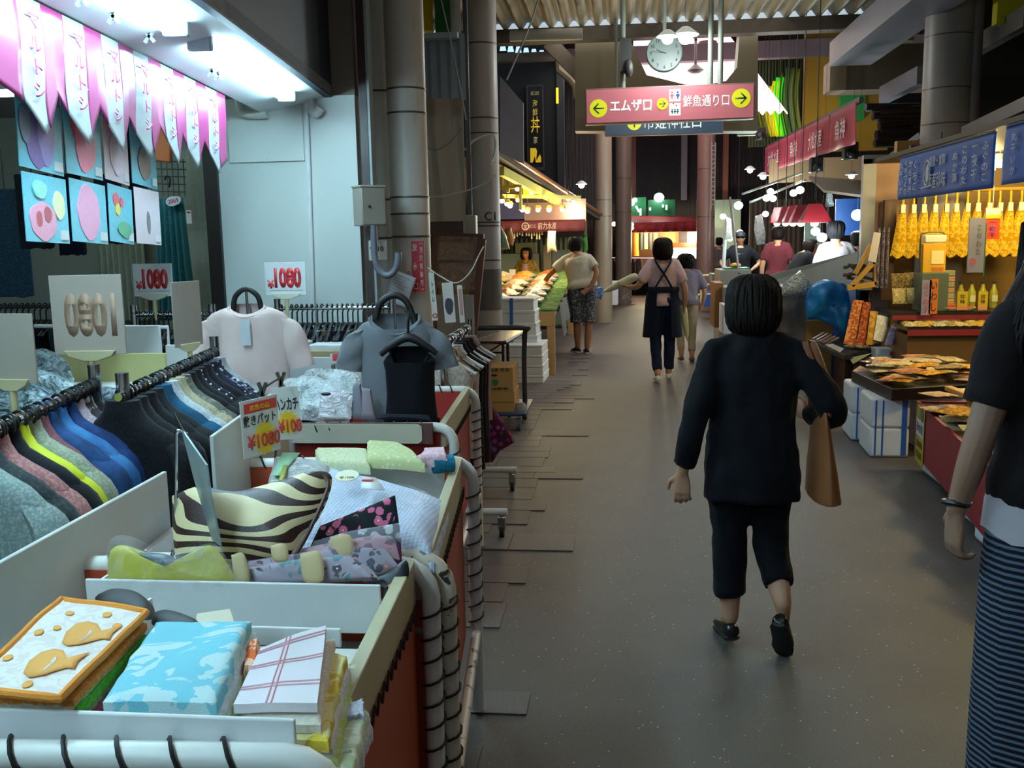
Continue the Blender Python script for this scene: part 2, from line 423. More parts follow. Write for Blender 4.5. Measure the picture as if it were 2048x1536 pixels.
for (ya, t_, b_) in ((16.9, 88, 122),):
    struct(MB().bb(-3, 6, ya, ya + .2, at(1370, b_, ya).z, at(1370, t_, ya).z), 'roof_beam', mat('6b5f62', .6))
struct(MB().bar(at(1262, 150, 14.9), at(1262, 60, 18), .08, .1), 'roof_beam', mat('4c4a50', .6))
struct(MB().bb(-9, 11, YD + .8, 34, 6.6, 6.7), 'ceiling_crossing', mat('51493c', .7))
# far wall of the crossing: dark vertical slats, a few orange and pale strips
struct(MB().bb(-9, 11, 27.0, 27.3, 0, 6.6), 'wall_far', m_slat('120f12', '2a2226', 9))
for px0, px1, c in ((1255, 1272, '6b3a2a'), (1363, 1374, '6e6a70'), (1447, 1456, '8a5540'), (1396, 1402, '6e6a70')):
    a, b = at(px0, 265, 26.9), at(px1, 400, 26.9); struct(MB().bb(a.x, b.x, 26.9, 27.0, b.z, 6.2), 'trim_strip', mat(c, .6))
struct(MB().bb(-9, -8.9, -4, 34, 0, 6.6), 'wall_hall_left', mat('3a3632', .7)); struct(MB().bb(10.9, 11, -4, 34, 0, 6.6), 'wall_hall_right', mat('2c2b2c', .7))

# ---- left side upstairs front with the restaurant sign, above the fish stall
YF = 16.0
def rect_px(px0, py0, px1, py1, y, dz=.12):
    a, b = at(px0, py0, y), at(px1, py1, y); return (min(a.x, b.x), max(a.x, b.x), y, y + dz, min(a.z, b.z), max(a.z, b.z))
struct(MB().bb(-9, at(1128, 200, YF).x, YF, YF + .2, 2.2, 6.5), 'wall_upstairs', m_wall('14161c', '1b1e25'))
struct(MB().bb(at(1128, 300, 17).x, at(1190, 300, 17).x, 17.6, 17.8, 2.0, 6.5), 'wall_slats', m_slat('15100f', '241c19', 14))
struct(MB().bb(*rect_px(1112, 100, 1130, 400, YF - .08, .08)), 'trim_4', mat('2a2c33', .4))
# deck edge with daylight over the upstairs front
struct(MB().bb(-9, at(1122, 120, 15.2).x, 15.1, 15.3, at(1060, 122, 15.2).z, at(1060, 107, 15.2).z), 'beam_front', mat('5c5348', .6))
for i in range(8):
    p = at(1006 + i * 15.5, 95 + i * 2.4, 15.3); w = MB(); w.prism([(-.05, -.05), (.05, -.05), (.03, .045), (-.03, .045)], .03, fr(p, (1, 0, 0), (0, 0, 1)))
    struct(w, 'window_slot', mat('bfe6ff', .4, emit=.9, var=0))
# grey gutter duct and its end cap
a, b = at(1020, 72, 12), at(1165, 68, 12)
d_ = MB(); d_.tube([a, b], .07, 12); struct(d_, 'gutter', mat('837f72', .5))
# brown bent downpipe
dp = MB(); dp.tube([at(1118, 112, 15), at(1119, 140, 15), at(1142, 158, 15), at(1152, 172, 15), at(1153, 190, 15), at(1172, 200, 15)], .07, 8); struct(dp, 'downpipe', mat('6d6252', .5))
struct(MB().bar(at(1098, 85, 14), at(1190, 180, 14), .16, .2), 'roof_beam', mat('5a4c3e', .6))
# pale corrugated screen and translucent sheet between the corner column and C1
YG = 8.2
scr = MB(); a, b = at(846, 70, YG), at(932, 200, YG)
n_ = 60
scr.grid(lambda u, v: Vector((a.x + (b.x - a.x) * u, YG + .012 * math.sin(u * 26), b.z + (a.z - b.z) * v)), n_, 1); struct(scr, 'screen_corrugated', mat('9fb0bb', .45), recalc=False)
a, b = at(848, 198, YG - .02), at(932, 442, YG - .02)
tr = MB(); tr.grid(lambda u, v: Vector((a.x + (b.x - a.x) * u, YG - .02 + .02 * math.sin(u * 9 + v * 2), b.z + (a.z - b.z) * v)), 30, 8); solo(tr, 'hanging_sheet', mat('b9ac98', .35, spec=.6, var=.2, vs=3), 'beige translucent plastic sheet hung between the white columns', 'sheet', recalc=False)
a, b = at(850, 438, YG - .05), at(930, 640, YG - .05)
struct(MB().bb(a.x - .1, b.x, YG, YG + .04, 0, a.z), 'wall_backing', m_slat('5d5252', '776a66', 26))
a, b = at(848, 66, 8.1), at(915, 74, 8.1); struct(MB().bb(a.x, b.x, 8.1, 8.2, b.z, a.z), 'trim_5', mat('c3d2d8', .4))
struct(MB().bb(*rect_px(868, -30, 906, 70, 9.5)), 'wall_green', mat('2e7a34', .5)); struct(MB().bb(*rect_px(842, -20, 862, 60, 9.4)), 'wall_yellow', mat('e0c400', .5))
# grey sloped gable end over the fish stall roof
gp = [at(*p, 12.2) for p in ((1000, 152), (1046, 205), (1047, 328), (1000, 306))]
gg = MB(); gg.add(gp + [p + Vector((0, .08, 0)) for p in gp], [(0, 1, 2, 3), (7, 6, 5, 4), (0, 4, 5, 1), (1, 5, 6, 2), (2, 6, 7, 3), (3, 7, 4, 0)]); struct(gg, 'wall_stall_gable', mat('77747c', .5))
# ---- right side: duct, box beam, yellow and green panels, dark loft
DX = 2.62
struct(MB().bb(DX, DX + .5, -3, 12.6, at(1640, 128, 12.4).z, at(1640, 80, 12.4).z), 'duct', mat('6f6d76', .45))
struct(MB().bb(at(1690, 100, 13.2).x, 11, 13.2, 13.7, at(1700, 180, 13.2).z, at(1700, 92, 13.2).z), 'beam_box', m_corr('5d5140', '6d604b'))
struct(MB().bb(*rect_px(1661, 122, 1692, 180, 12.9, .4)), 'beam_end', mat('8d7c62', .6))
struct(MB().bb(*rect_px(1612, 55, 1775, 300, 17.0)), 'wall_ochre', m_wall('8f6a02', '9a7406'))
struct(MB().bb(*rect_px(1682, 175, 1728, 240, 16.8, .15)), 'wall_green_panel', mat('1d7a35', .5))
struct(MB().bb(*rect_px(1783, 10, 1828, 80, 12.9, .15)), 'wall_olive_panel', mat('8b7f43', .5)); struct(MB().bb(*rect_px(1748, 30, 1782, 80, 12.9, .15)), 'wall_ochre_panel', mat('a5720e', .5))
struct(MB().bb(at(1925, 200, 12).x, 11, 12.0, 12.2, 2.3, ZD), 'wall_loft', mat('17171b', .8))
struct(MB().bb(*rect_px(1998, -40, 2080, 44, 9.5)), 'wall_yellow_sign', mat('c9b908', .5))
# green and yellow tall panels beyond the crossing
for px, w, c, e in ((1536, 9, '7f8a1e', .0), (1549, 8, 'd8c71c', .25), (1560, 6, 'd8d400', .5), (1568, 8, '27e02a', .6), (1579, 9, '6f7f20', 0), (1590, 12, '5f8f50', 0), (1602, 8, '8f9f30', 0)):
    a, b = at(px - w / 2, 130 + abs(px - 1595) * .9, 20), at(px + w / 2, 272, 20); p_ = MB(); n = 8
    p_.grid(lambda u, v: Vector((a.x + (b.x - a.x) * u - .12 * math.sin(v * 2.4), 20 + .06 * math.sin(u * 3), b.z + (a.z - b.z) * v)), 4, 10, t=0); struct(p_, 'window_panel', mat(c, .4, emit=e, var=.2), recalc=False, solid=.03)
struct(MB().bb(*rect_px(1500, 120, 1620, 290, 20.6)), 'wall_crossing_right', m_slat('2c3a1a', '43502a', 5))
struct(MB().bb(*rect_px(1478, 150, 1512, 270, 14.5)), 'wall_olive', m_wall('5d5a2a', '6e6a35'))
# ================================================================ kit shared by the shops
def proj(p):
    q = CR.transposed() @ (Vector(p) - CAMP); return (1024 + FPX * q.x / -q.z, 768 - FPX * q.y / -q.z)
def solve_line(fn, px, lo=1.0, hi=8.0):
    for _ in range(40):
        m = (lo + hi) / 2
        if proj(fn(m))[0] < px: lo = m
        else: hi = m
    return fn((lo + hi) / 2)
def puff(mb, pts, n, thick, back=.3, rings=6, rnd=.0, seed=0, mi=0, wr=.0, wf=9):
    """cushion grown from a closed outline: bulges thick to the front along n and thick*back behind"""
    pts = [Vector(p) for p in pts]; n = Vector(n).normalized(); k = len(pts)
    pts = catmull(pts + [pts[0]], 4)[:-1] if rnd else pts
    k = len(pts); c = sum(pts, Vector()) / k
    def lay(sign, th):
        out = []
        for i in range(rings):
            r = 1 - i / rings
            h = th * math.sqrt(max(0, 1 - r ** 2.6))
            row = []
            for p in pts:
                q = c + (p - c) * r + n * (sign * h)
                if wr and i: q = q + n * (wr * noise.noise(q * wf + Vector((seed, 0, 0))))
                row.append(q)
            out.append(row)
        return out
    F = lay(1, thick); B = lay(-1, thick * back)
    allr = F[::-1] + B[1:]
    vs = [p for r in allr for p in r]; m = len(allr); fs = []
    for i in range(m - 1):
        for j in range(k): fs.append((i * k + j, i * k + (j + 1) % k, (i + 1) * k + (j + 1) % k, (i + 1) * k + j))
    a = len(vs); vs += [c + n * (thick * 1.0 + (wr * noise.noise(c * wf) if wr else 0)), c - n * thick * back]
    for j in range(k): fs.append((j, a, (j + 1) % k)); fs.append(((m - 1) * k + j, (m - 1) * k + (j + 1) % k, a + 1))
    return mb.add(vs, fs, None, mi)
def pxs(l, y=None, z=None, x=None):
    return [at(a, b, y) if y is not None else atz(a, b, z) if z is not None else atx(a, b, x) for a, b in l]
def hang_up(o, p, z1, r=.003):
    I = root_of(o).matrix_basis.inverted(); p = Vector(p); k = MB(); k.tube([I @ p, I @ Vector((p.x, p.y, z1))], r, 5); return k.build('hanging_string', BLACK, o)
def hanger_mb(hw=.205, hook=.05, th=.011):
    mb = MB()
    hk = [(-.001, 0, -hook - .055), (0, 0, -hook), (.002, 0, -hook + .014)] + [(.0 + .022 * math.sin(a), 0, -.012 + .022 * math.cos(a) - .0) for a in [math.pi - i * .55 for i in range(0, 9)]]
    mb.tube(hk, .0045, 6)
    for s in (-1, 1):
        mb.tube(catmull([(0, 0, -hook - .05), (s * .05, 0, -hook - .058), (s * hw * .6, 0, -hook - .095), (s * hw, 0, -hook - .135)], 3), [th, th, th * 1.05, th * 1.1], 8, flat=.8)
    mb.tube([(-hw * .93, 0, -hook - .133), (hw * .93, 0, -hook - .133)], .004, 6)
    return mb
def garment_mb(hw=.22, L=.62, th=.035, sl=.4, hook=.05, seed=0, neck=.06, flare=1.0, drop=.12, collar=.03, sw=.05, so=.02):
    mb = MB(); z0 = -hook - .035; N = 24
    prof = [(z0 + collar, neck * .92, .032), (z0 + .005, neck, .038), (z0 - .02, neck * 1.35, .036), (z0 - .04, hw * .5, th * .95), (z0 - .066, hw * .74, th * 1.1), (z0 - .095, hw * .9, th * 1.15), (z0 - drop - .02, hw, th * 1.15), (z0 - drop - .1, hw * .96, th * 1.2), (z0 - drop - .25, hw * .93 * flare, th * 1.25), (z0 - (L + drop + .1) / 2, hw * .95 * flare, th * 1.2), (z0 - L, hw * .98 * flare, th * 1.15)]
    rings = []
    for z, w, t in prof:
        row = []
        for j in range(N):
            a = 2 * math.pi * j / N; ca, sa = math.cos(a), math.sin(a)
            x = w * (abs(ca) ** .95) * (1 if ca > 0 else -1); y = t * (abs(sa) ** .9) * (1 if sa > 0 else -1)
            f = noise.noise(Vector((x * 7 + seed * 3.1, y * 3 + seed, z * 2.2))) * .012 * min(1, max(0, (z0 - z) / .15))
            row.append((x + f * .4, y + f * (1 if sa > 0 else .7), z + (abs(x) / max(hw, .01)) ** 2 * -.0))
        rings.append(row)
    mb.loft(rings)
    if sl:
        for s in (-1, 1):
            P = catmull([(s * (hw - .07), 0, z0 - .095), (s * (hw - .012), 0, z0 - drop - .02), (s * (hw + so), .006 * s, z0 - drop - sl * .5), (s * (hw + so * 1.1), -.004, z0 - drop - sl)], 4)
            mb.tube([p + Vector((0, .004 * noise.noise(p * 9 + Vector((seed, 0, 0))), 0)) for p in P], [sw * .45, sw * .85, sw, sw * .85], 10, flat=.7)
    return mb
@pm('cloth')
def m_cloth(t, a, b=None, sc=140):
    b = b or a; v = t.co(); f = t.noise(v, sc, 2); g = t.noise(v, 7, 4)
    ca = t.mix(t.ramp(g, [(.3, .15), (.75, .0)]), a, '1a1a1e'); t.col(t.mix(t.ramp(f, [(.45, 0.0), (.65, 1.0 if b != a else .0)]), ca, b)); t.rough(.85, 0, .2); t.bump(f, .25, .003); t.b.inputs['Sheen Weight'].default_value = .04
@pm('denim')
def m_denim(t, a, b):
    v = t.co(); f = t.noise(v, 16, 5); w = t.wave(t.co(rot=(0, .8, .6)), 180, 1)
    t.col(t.mix(t.ramp(f, [(.35, 0.0), (.7, 1.0)]), a, b)); t.rough(.85, 0, .2); t.bump(w, .2, .002)
@pm('dots')
def m_dots(t, bg, fg, sc, r=.28, rnd=1.0):
    v = t.co(); o = t.voro(v, sc, 'F1', rnd); t.col(t.mix(t.ramp(o.outputs['Distance'], [(r - .03, 0.0), (r + .03, 1.0)]), fg, bg)); t.rough(.8, 0, .2)
@pm('floral')
def m_floral(t, bg, f1, f2, f3, sc):
    v = t.co(); vd = t.mix(.06, v, t.new('ShaderNodeTexNoise').outputs['Color'])
    o = t.voro(v, sc); d = o.outputs['Distance']; n = t.noise(v, sc * 3.2, 2)
    pick = t.ramp(t.noise(v, sc * .55, 1), [(.0, f1), (.47, f2), (.58, f3)], True)
    m = t.new('ShaderNodeMath'); m.operation = 'ADD'; t.link(d, m.inputs[0]); q = t.new('ShaderNodeMath'); q.operation = 'MULTIPLY'; t.link(n, q.inputs[0]); q.inputs[1].default_value = .35; t.link(q.outputs[0], m.inputs[1])
    k = t.ramp(m.outputs[0], [(.58, 1.0), (.63, 0.0)]); c = t.mix(k, bg, pick)
    k2 = t.ramp(d, [(.07, 1.0), (.1, 0.0)]); t.col(t.mix(k2, c, 'f2e6b8')); t.rough(.75, 0, .25)
@pm('gingham')
def m_check(t, a, b, sc):
    v = t.co(); x = t.wave(v, sc, 0, dirn='X'); y = t.wave(v, sc, 0, dirn='Y')
    s = t.new('ShaderNodeMath'); s.operation = 'ADD'; t.link(t.ramp(x, [(.45, 0.0), (.55, .5)]), s.inputs[0]); t.link(t.ramp(y, [(.45, 0.0), (.55, .5)]), s.inputs[1])
    t.col(t.mix(s.outputs[0], a, b)); t.rough(.8, 0, .2); t.bump(s.outputs[0], .3, .004)
@pm('zebra')
def m_zebra(t):
    v = t.co(rot=(.3, -.22, .25), scale=(.8, 1.2, 2.2)); f = t.wave(v, 4.6, 15, 1.0, .8, dirn='Z'); g = t.noise(t.co(), 300, 1)
    c = t.mix(t.ramp(f, [(.50, 0.0), (.53, 1.0)]), 'e9d7a6', '38211d'); t.col(c); t.rough(.42, 0, .5); t.bump(g, .25, .003)
@pm('clear film')
def m_film(t, a=.16):
    n = t.noise(t.co(), 22, 5, 1.5); t.b.inputs['Base Color'].default_value = (.9, .96, 1, 1)
    k = t.ramp(n, [(.40, a), (.66, min(1, a + .16))]); t.link(k, t.b.inputs['Alpha']); t.rough(.06, 0, 1.0); t.bump(n, 1.0, .02)
@pm('crinkled pack')
def m_pack(t, a, b):
    v = t.co(); n = t.noise(v, 24, 6, 2.2); o = t.voro(v, 22, 'DISTANCE_TO_EDGE'); t.col(t.mix(t.ramp(n, [(.36, 0.0), (.64, 1.0)]), a, b)); t.rough(.12, 0, .9); t.bump(n, 1.0, .03)
@pm('towel print')
def m_print(t, a, b, sc, thr=.52, dist=1.2):
    v = t.co(); n = t.noise(v, sc, 2, dist); t.col(t.mix(t.ramp(n, [(thr - .012, 0.0), (thr + .012, 1.0)]), a, b)); t.rough(.9, 0, .1); t.bump(t.noise(v, 400, 2), .5, .003)
@pm('rusty tube')
def m_rust(t):
    v = t.co(); n = t.noise(v, 20, 5, .8); c = t.mix(t.ramp(n, [(.62, 0.0), (.66, 1.0)]), 'd9d0bb', '3f2c20'); t.col(c); t.rough(.4)
@pm('stripes')
def m_stripe(t, a, b, sc, dirn='Z', hard=.5):
    v = t.co(); f = t.wave(v, sc, 0.25, 1, 2, dirn=dirn); t.col(t.mix(t.ramp(f, [(hard - .06, 0.0), (hard + .06, 1.0)]), a, b)); t.rough(.85, 0, .15)
WHITE = mat('e6e9ea', .45); CREAM = mat('d8d2b8', .5); CHROME = mat('c9cdd0', .18, 1, var=0); BLACK = mat('121214', .4); BLK2 = mat('0d0d10', .55)
FOAM = mat('e4e8ea', .8, bump=.3, bs=90); WOOD = mat('8a5f35', .6, var=.3, vs=4); TUBEW = mat('e3e4de', .35)
CARD = mat('b08448', .75, var=.12)
# ---- fluorescent battens under the soffit (their own light)
def tpx(px): return solve_line(tline, px, 1.0, 6.5)
m_tube = mat('c4f0ff', .3, emit=46, var=0)
for a, b, lb in ((tline(-1.4), tline(1.15), 'white fluorescent batten over the near wagon, beyond the frame'), (tline(1.3), tpx(352), 'long white fluorescent batten nearest the camera over the pennants'), (tpx(400), tpx(574), 'white fluorescent batten whose far end meets the shop end wall')):
    d = (b - a).normalized(); L = (b - a).length; mid = (a + b) / 2
    t = thing('fluorescent_lamp', lb, 'lamp', M=Matrix.Translation((mid.x, mid.y, 2.47)) @ Matrix.Rotation(math.atan2(d.y, d.x), 4, 'Z'), group='fluorescent battens')
    MB().bb(-L / 2, L / 2, -.045, .045, -.035, 0).build('batten', WHITE, t, bev=.006)
    for s in (-.028, .028): MB().tube([(-L / 2 + .03, s, -.062), (L / 2 - .03, s, -.062)], .0155, 12).build('tube', m_tube, t)
    for s in (-1, 1):
        MB().bb(s * L / 2 - .02, s * L / 2 + .02, -.05, .05, -.085, 0).build('socket', mat('bcd0d4', .4), t, bev=.008)
# lamp on the ceiling inside the shop
for yy, lb in ((3.2, 'fluorescent lamp on the ceiling inside the shop behind the drawings'), (5.6, 'fluorescent lamp on the ceiling at the back of the shop')):
    t = thing('ceiling_lamp', lb, 'lamp', loc=(-3.3, yy, 2.6)); MB().bb(-.6, .6, -.06, .06, -.05, 0).build('batten', WHITE, t)
    MB().tube([(-.58, 0, -.07), (.58, 0, -.07)], .016, 10).build('tube', mat('d0f4f6', .3, emit=30, var=0), t)
# ---- pennant strip
wpx = [(28, 78), (123, 165), (200, 235), (265, 295), (320, 345), (367, 390), (410, 432)]
edges = [bline(2.35)] + [solve_line(bline, p) for w in wpx for p in w] + [solve_line(bline, 449)]
bn = thing('pennant_banner', 'pink and white striped pennant strip with hand lettered shop name under the soffit', 'banner', loc=bline(3.8))
nrm = Vector((bd.y, -bd.x, 0))
m_pk, m_pw = mat('9a3068', .35, var=.05), mat('a4aaac', .3, var=.04)
def zb(s):   # zigzag hem: valley in the pink, point at the right side of the white
    return s
for i in range(len(edges) - 1):
    a, b = edges[i], edges[i + 1]; white = i % 2 == 1; mb = MB(); nu, nv = 20, 14
    def P(u, v):
        p = a.lerp(b, u)
        if white: hem = 2.045 - .085 * min(1, u / .8) if u < .8 else 1.96 + (u - .8) * .12
        else: hem = (1.984 + (2.10 - 1.984) * u / .55) if u < .55 else 2.10 - (u - .55) / .45 * .055
        if i == len(edges) - 2: hem = 1.99 + .05 * u
        z = 2.37 + (hem - 2.37) * v
        w = .006 * math.sin((i * .5 + u * .5) * 3.1) * v + .004 * math.sin(v * 5 + i) * v
        q = p + nrm * w + bd * (.012 * math.sin(v * 6) * v); return Vector((q.x, q.y, z))
    mb.grid(P, nu, nv); st = mb.build('white_stripe' if white else 'pink_stripe', m_pw if white else m_pk, bn, world=True, recalc=False, solid=.002)
    if white:
        c = (a + b) / 2 + nrm * .014; text('マルトシ', fr((c.x, c.y, 2.195), bd, (0, 0, 1)), .255, mat('d94f92', .5, var=0), st, world=True, vertical=True, w=(b - a).length * .5, bold=.02, gap=1.25)
# ---- crayon drawings in clear sleeves, hung in two rows behind the pennants
def blob(cx, cy, rx, ry, seed, n=22):
    return [(cx + rx * math.cos(2 * math.pi * i / n) * (1 + .18 * noise.noise(Vector((math.cos(2 * math.pi * i / n) * 1.5, math.sin(2 * math.pi * i / n) * 1.5, seed)))), cy + ry * math.sin(2 * math.pi * i / n) * (1 + .18 * noise.noise(Vector((math.cos(2 * math.pi * i / n) * 1.5, math.sin(2 * math.pi * i / n) * 1.5, seed + 5))))) for i in range(n)]
@pm('crayon')
def m_cray(t, a, b):
    v = t.co(); t.col(t.mix(t.noise(v, 60, 4, 1), a, b)); t.rough(.35)
pw, pln = .215, lambda y: bline(y) - nrm * .09
def dpx(px): return solve_line(pln, px, 1.5, 8)
cols = [(5, 104), (106, 186), (187, 241), (244, 299)]
art = {(0, 0): [('5b3f86', .40, .30, .24, .28), ('7d6cb0', .62, .42, .2, .34), ('4d6a8c', .16, .45, .12, .2)], (1, 0): [('d22a4a', .35, .62, .2, .22), ('de5f78', .52, .38, .27, .36)],
       (2, 0): [('d9709d', .3, .75, .25, .2), ('eac7d6', .5, .35, .3, .25)], (3, 0): [('3a5a78', .6, .62, .3, .1), ('7a5548', .5, .3, .27, .2)],
       (0, 1): [('ef8fb0', .4, .32, .3, .28), ('b02a3c', .30, .34, .07, .12), ('a02438', .5, .42, .08, .12), ('e8dca8', .78, .58, .14, .2), ('7fd2c0', .35, .78, .15, .14)],
       (1, 1): [('ee90b8', .48, .5, .33, .42)], (2, 1): [('d63a50', .3, .75, .13, .12), ('e8c33a', .35, .58, .1, .1), ('d63a50', .52, .72, .07, .09), ('2f9a72', .6, .25, .28, .14)], (3, 1): [('6d6468', .5, .4, .07, .2)]}
desc = {(0, 0): 'drawing of purple grapes', (1, 0): 'drawing of a red and pink strawberry', (2, 0): 'pale pink drawing with a rose blot', (3, 0): 'drawing of a brown shell on blue', (0, 1): 'drawing of a pink heart with two cherries', (1, 1): 'drawing of one large pink oval', (2, 1): 'drawing of red flowers over green grass', (3, 1): 'white drawing with one grey leaf'}
for ci, (p0, p1) in enumerate(cols):
    a, b = dpx(p0), dpx(p1); w = (b - a).length
    for row in (0, 1):
        z1, z0 = ((2.19, 1.865) if row == 0 else (1.85, 1.625 - .01 * (ci == 3)))
        h = z1 - z0; tilt = .02 * math.sin(ci * 2 + row); c = (a + b) / 2
        M = fr((a.x, a.y, z0), bd + Vector((0, 0, -.05 + tilt)), (0, 0, 1)) @ Matrix.Translation((.01, 0, 0))
        t = thing('hanging_drawing', 'crayon ' + desc[(ci, row)] + ' hung behind the pennants', 'drawing', M=M, group='crayon drawings behind the pennants')
        W_ = w - .02
        bg = ('e9d3dd', 'f0e0e6') if (ci, row) in ((2, 0), (3, 1)) else ('35b9d6', '74d6e6')
        MB().bb(0, W_, 0, h, -.003, 0).build('sheet', m_cray(*bg), t)
        if row == 0:
            MB().bb(.004, W_ - .004, h * .72, h - .002, 0, .0015).build('top_wash', m_cray('7c6fae', 'a89ac8'), t)
            MB().prism([(W_ * .05, h * .97), (W_ * .3, h * 1.0), (W_ * .42, h * .88)], .003, Matrix.Translation((0, 0, 0))).build('crayon_mark', m_cray('6b4636', 'd9b23a'), t)
        for k, (cl, x, y, rx, ry) in enumerate(art[(ci, row)]):
            MB().prism(blob(x * W_, y * h, rx * W_, ry * h, k + ci * 3 + row * 7), .002 + .0006 * k).build('crayon_mark', m_cray(cl, tuple(min(255, int(cl[i:i + 2], 16) + 35) for i in (0, 2, 4))), t)
        MB().bb(W_ * .78, W_ * .97, .012, .045, 0, .003).build('name_tag', WHITE, t)
# ---- clips on a wire under the soffit
for i, px in enumerate((165, 228, 300, 425, 437)):
    p = solve_line(lambda y: bline(y) + nrm * .12, px); t = thing('wire_clip', ('small clear clip on the soffit wire, %s from the end wall' % ['fifth', 'fourth', 'third', 'second', 'nearest'][i]) if i < 4 else 'small clear clip on the soffit wire nearest the end wall', 'clip', loc=(p.x, p.y, 2.40), group='clips on the soffit wire')
    MB().bar((0, 0, 0), (.0, .0, .07), .012).build('stem', CHROME, t); MB().bar((-.02, 0, -.03), (.012, 0, .005), .012).bar((.02, 0, -.03), (-.012, 0, .005), .012).build('jaw', mat('9fb0b4', .3), t)
# ---- pipes on the end wall
for pts, rr, lb, nm in (([(478, 195), (482, 222), (500, 229), (534, 228)], .027, 'white plastic pipe elbow high on the shop end wall', 'pipe_elbow'), ([(617, 186), (622, 215), (632, 226), (641, 215)], .03, 'white pipe elbow at the far end of the tubes', 'pipe_elbow')):
    mb = MB(); mb.tube(catmull(pxs(pts, y=YW - .05), 4), rr, 12); solo(mb, nm, mat('d5d6d0', .35), lb, 'pipe')
mb = MB(); mb.tube([at(612, 205, YW - .02), at(616, 300, YW - .02), at(629, 700, YW - .02)], .013, 8); struct(mb, 'trim_conduit', WHITE)
# ---- stuff hanging inside the shop
tl = thing('teal_skirt', 'teal pleated garment hanging inside the shop beside the dark post', 'garment', loc=at(338, 390, 6.4))
g = MB(); n = 60; a, b = at(302, 398, 6.4), at(392, 640, 6.4)
g.grid(lambda u, v: Vector((a.x + (b.x - a.x) * (.5 + (u - .5) * (.75 + .3 * v)), 6.4 + .025 * math.sin(u * 34) * (.3 + v), a.z + (b.z - a.z) * v)), n, 10); g.build('pleats', m_cloth('2e6f76', '3c858c'), tl, world=True, recalc=False, solid=.004)
h = MB(); p = at(338, 366, 6.4); h.tube(catmull([p + Vector(q) for q in ((-.03, 0, .02), (-.015, 0, .045), (.01, 0, .03), (.005, 0, -.005), (0, 0, -.03))], 4), .006, 6); h.build('hook', BLACK, tl, world=True)
c = thing('price_tag', 'white cloud shaped tag with pink 2069 on the teal garment', 'price tag', M=fr(at(347, 402, 6.34), (1, -.1, .18), (0, 0, 1)))
k = MB(); k.prism(blob(0, 0, .06, .032, 3, 26), .004); k.build('card', WHITE, c); text('2069', TR(0, 0, .0045), .03, mat('d6337f', .5, var=0), c)
s = thing('swing_tag', 'small white tag with red print hanging right of the teal garment', 'tag', M=fr(at(378, 434, 6.32), (1, 0, 0), (0, 0, 1))); MB().bb(-.018, .018, -.045, .045, 0, .002).build('card', WHITE, s); MB().bb(-.012, .012, .025, .037, .002, .003).build('print', mat('c8323c', .5), s)
gr = MB()
for i in range(7): q0, q1 = at(300 + i * 11, 318 + (i % 2), 6.55), at(304 + i * 11, 392, 6.55); gr.tube([q0, q1], .004, 5)
for i in range(5): q0, q1 = at(296, 322 + i * 15, 6.55), at(372, 324 + i * 15, 6.55); gr.tube([q0, q1], .004, 5)
o_ = solo(gr, 'grid_panel', mat('6d7b7a', .4, .5), 'wire grid display panel behind the pennants', 'grid panel'); o_.matrix_basis = Matrix.Translation(o_.location); hang_up(o_, at(334, 320, 6.55), 2.6)
og = MB(); og.prism([(-.11, -.10), (.09, -.13), (.10, .0), (.02, .16)], .04, fr(at(318, 288, 6.3), (1, 0, 0), (0, 0, 1))); o_ = solo(og, 'orange_bag', mat('b5602c', .6), 'orange cloth bag hanging behind the pennants above the wire grid', 'bag', bev=.01); o_.matrix_basis = Matrix.Translation(o_.location); hang_up(o_, at(319, 270, 6.28), 2.6)
for i, (p0, p1, pt, pb, y, c1, c2, lb) in enumerate(((-30, 68, 470, 592, 4.6, '223848', '2d4a5e', 'dark denim skirt hanging at the left edge below the drawings'), (30, 108, 440, 495, 4.1, '15141c', '2b1e26', 'black plaid garment hem under the cherry drawing'), (108, 172, 440, 508, 4.3, '171424', '2a2340', 'dark purple patterned hem under the pink oval drawing'), (188, 250, 440, 486, 4.6, '1c1a30', '262342', 'indigo hem under the flower drawing'), (246, 302, 300, 482, 5.0, '16131a', '8a4a60', 'black garment with small pink flowers right of the drawings'))):
    g = MB(); a, b = at(p0, pt - 90, y), at(p1, pb, y)
    g.loft([[(a.x + (b.x - a.x) * (.5 + .5 * math.cos(2 * math.pi * j / 16)), y + .05 * math.sin(2 * math.pi * j / 16), a.z + (b.z - a.z) * v + .008 * math.sin(j * 1.7) * v) for j in range(16)] for v in (0, .4, .8, 1)])
    q_ = Vector(((a.x + b.x) / 2, y, a.z - .01)); o_ = solo(g, 'hanging_garment', m_dots(c1, c2, 40, .22) if i in (1, 2, 4) else m_cloth(c1, c2), lb, 'garment', 'dark garments hung below the drawings'); o_.matrix_basis = Matrix.Translation(o_.location); hang_up(o_, q_, 2.6)
g = MB(); n = 90; a, b = at(190, 440, 6.9), at(300, 640, 6.9)
g.grid(lambda u, v: Vector((a.x + (b.x - a.x) * u, 6.9 + .03 * math.sin(u * 50), a.z + (b.z - a.z) * v)), n, 3); solo(g, 'curtain', m_cloth('a5aa98', 'b3b8a6'), 'pale green pleated curtain at the back of the shop', 'curtain', recalc=False)
g = MB(); a, b = at(352, 300, 7.0), at(432, 650, 7.0)
g.grid(lambda u, v: Vector((a.x + (b.x - a.x) * u, 7.0 + .012 * math.sin(u * 12), a.z + (b.z - a.z) * v)), 30, 3); solo(g, 'partition_sheet', m_cloth('aeb6a8', 'b9c0b2'), 'pale sheet hanging beside the dark post inside the shop', 'sheet', recalc=False)
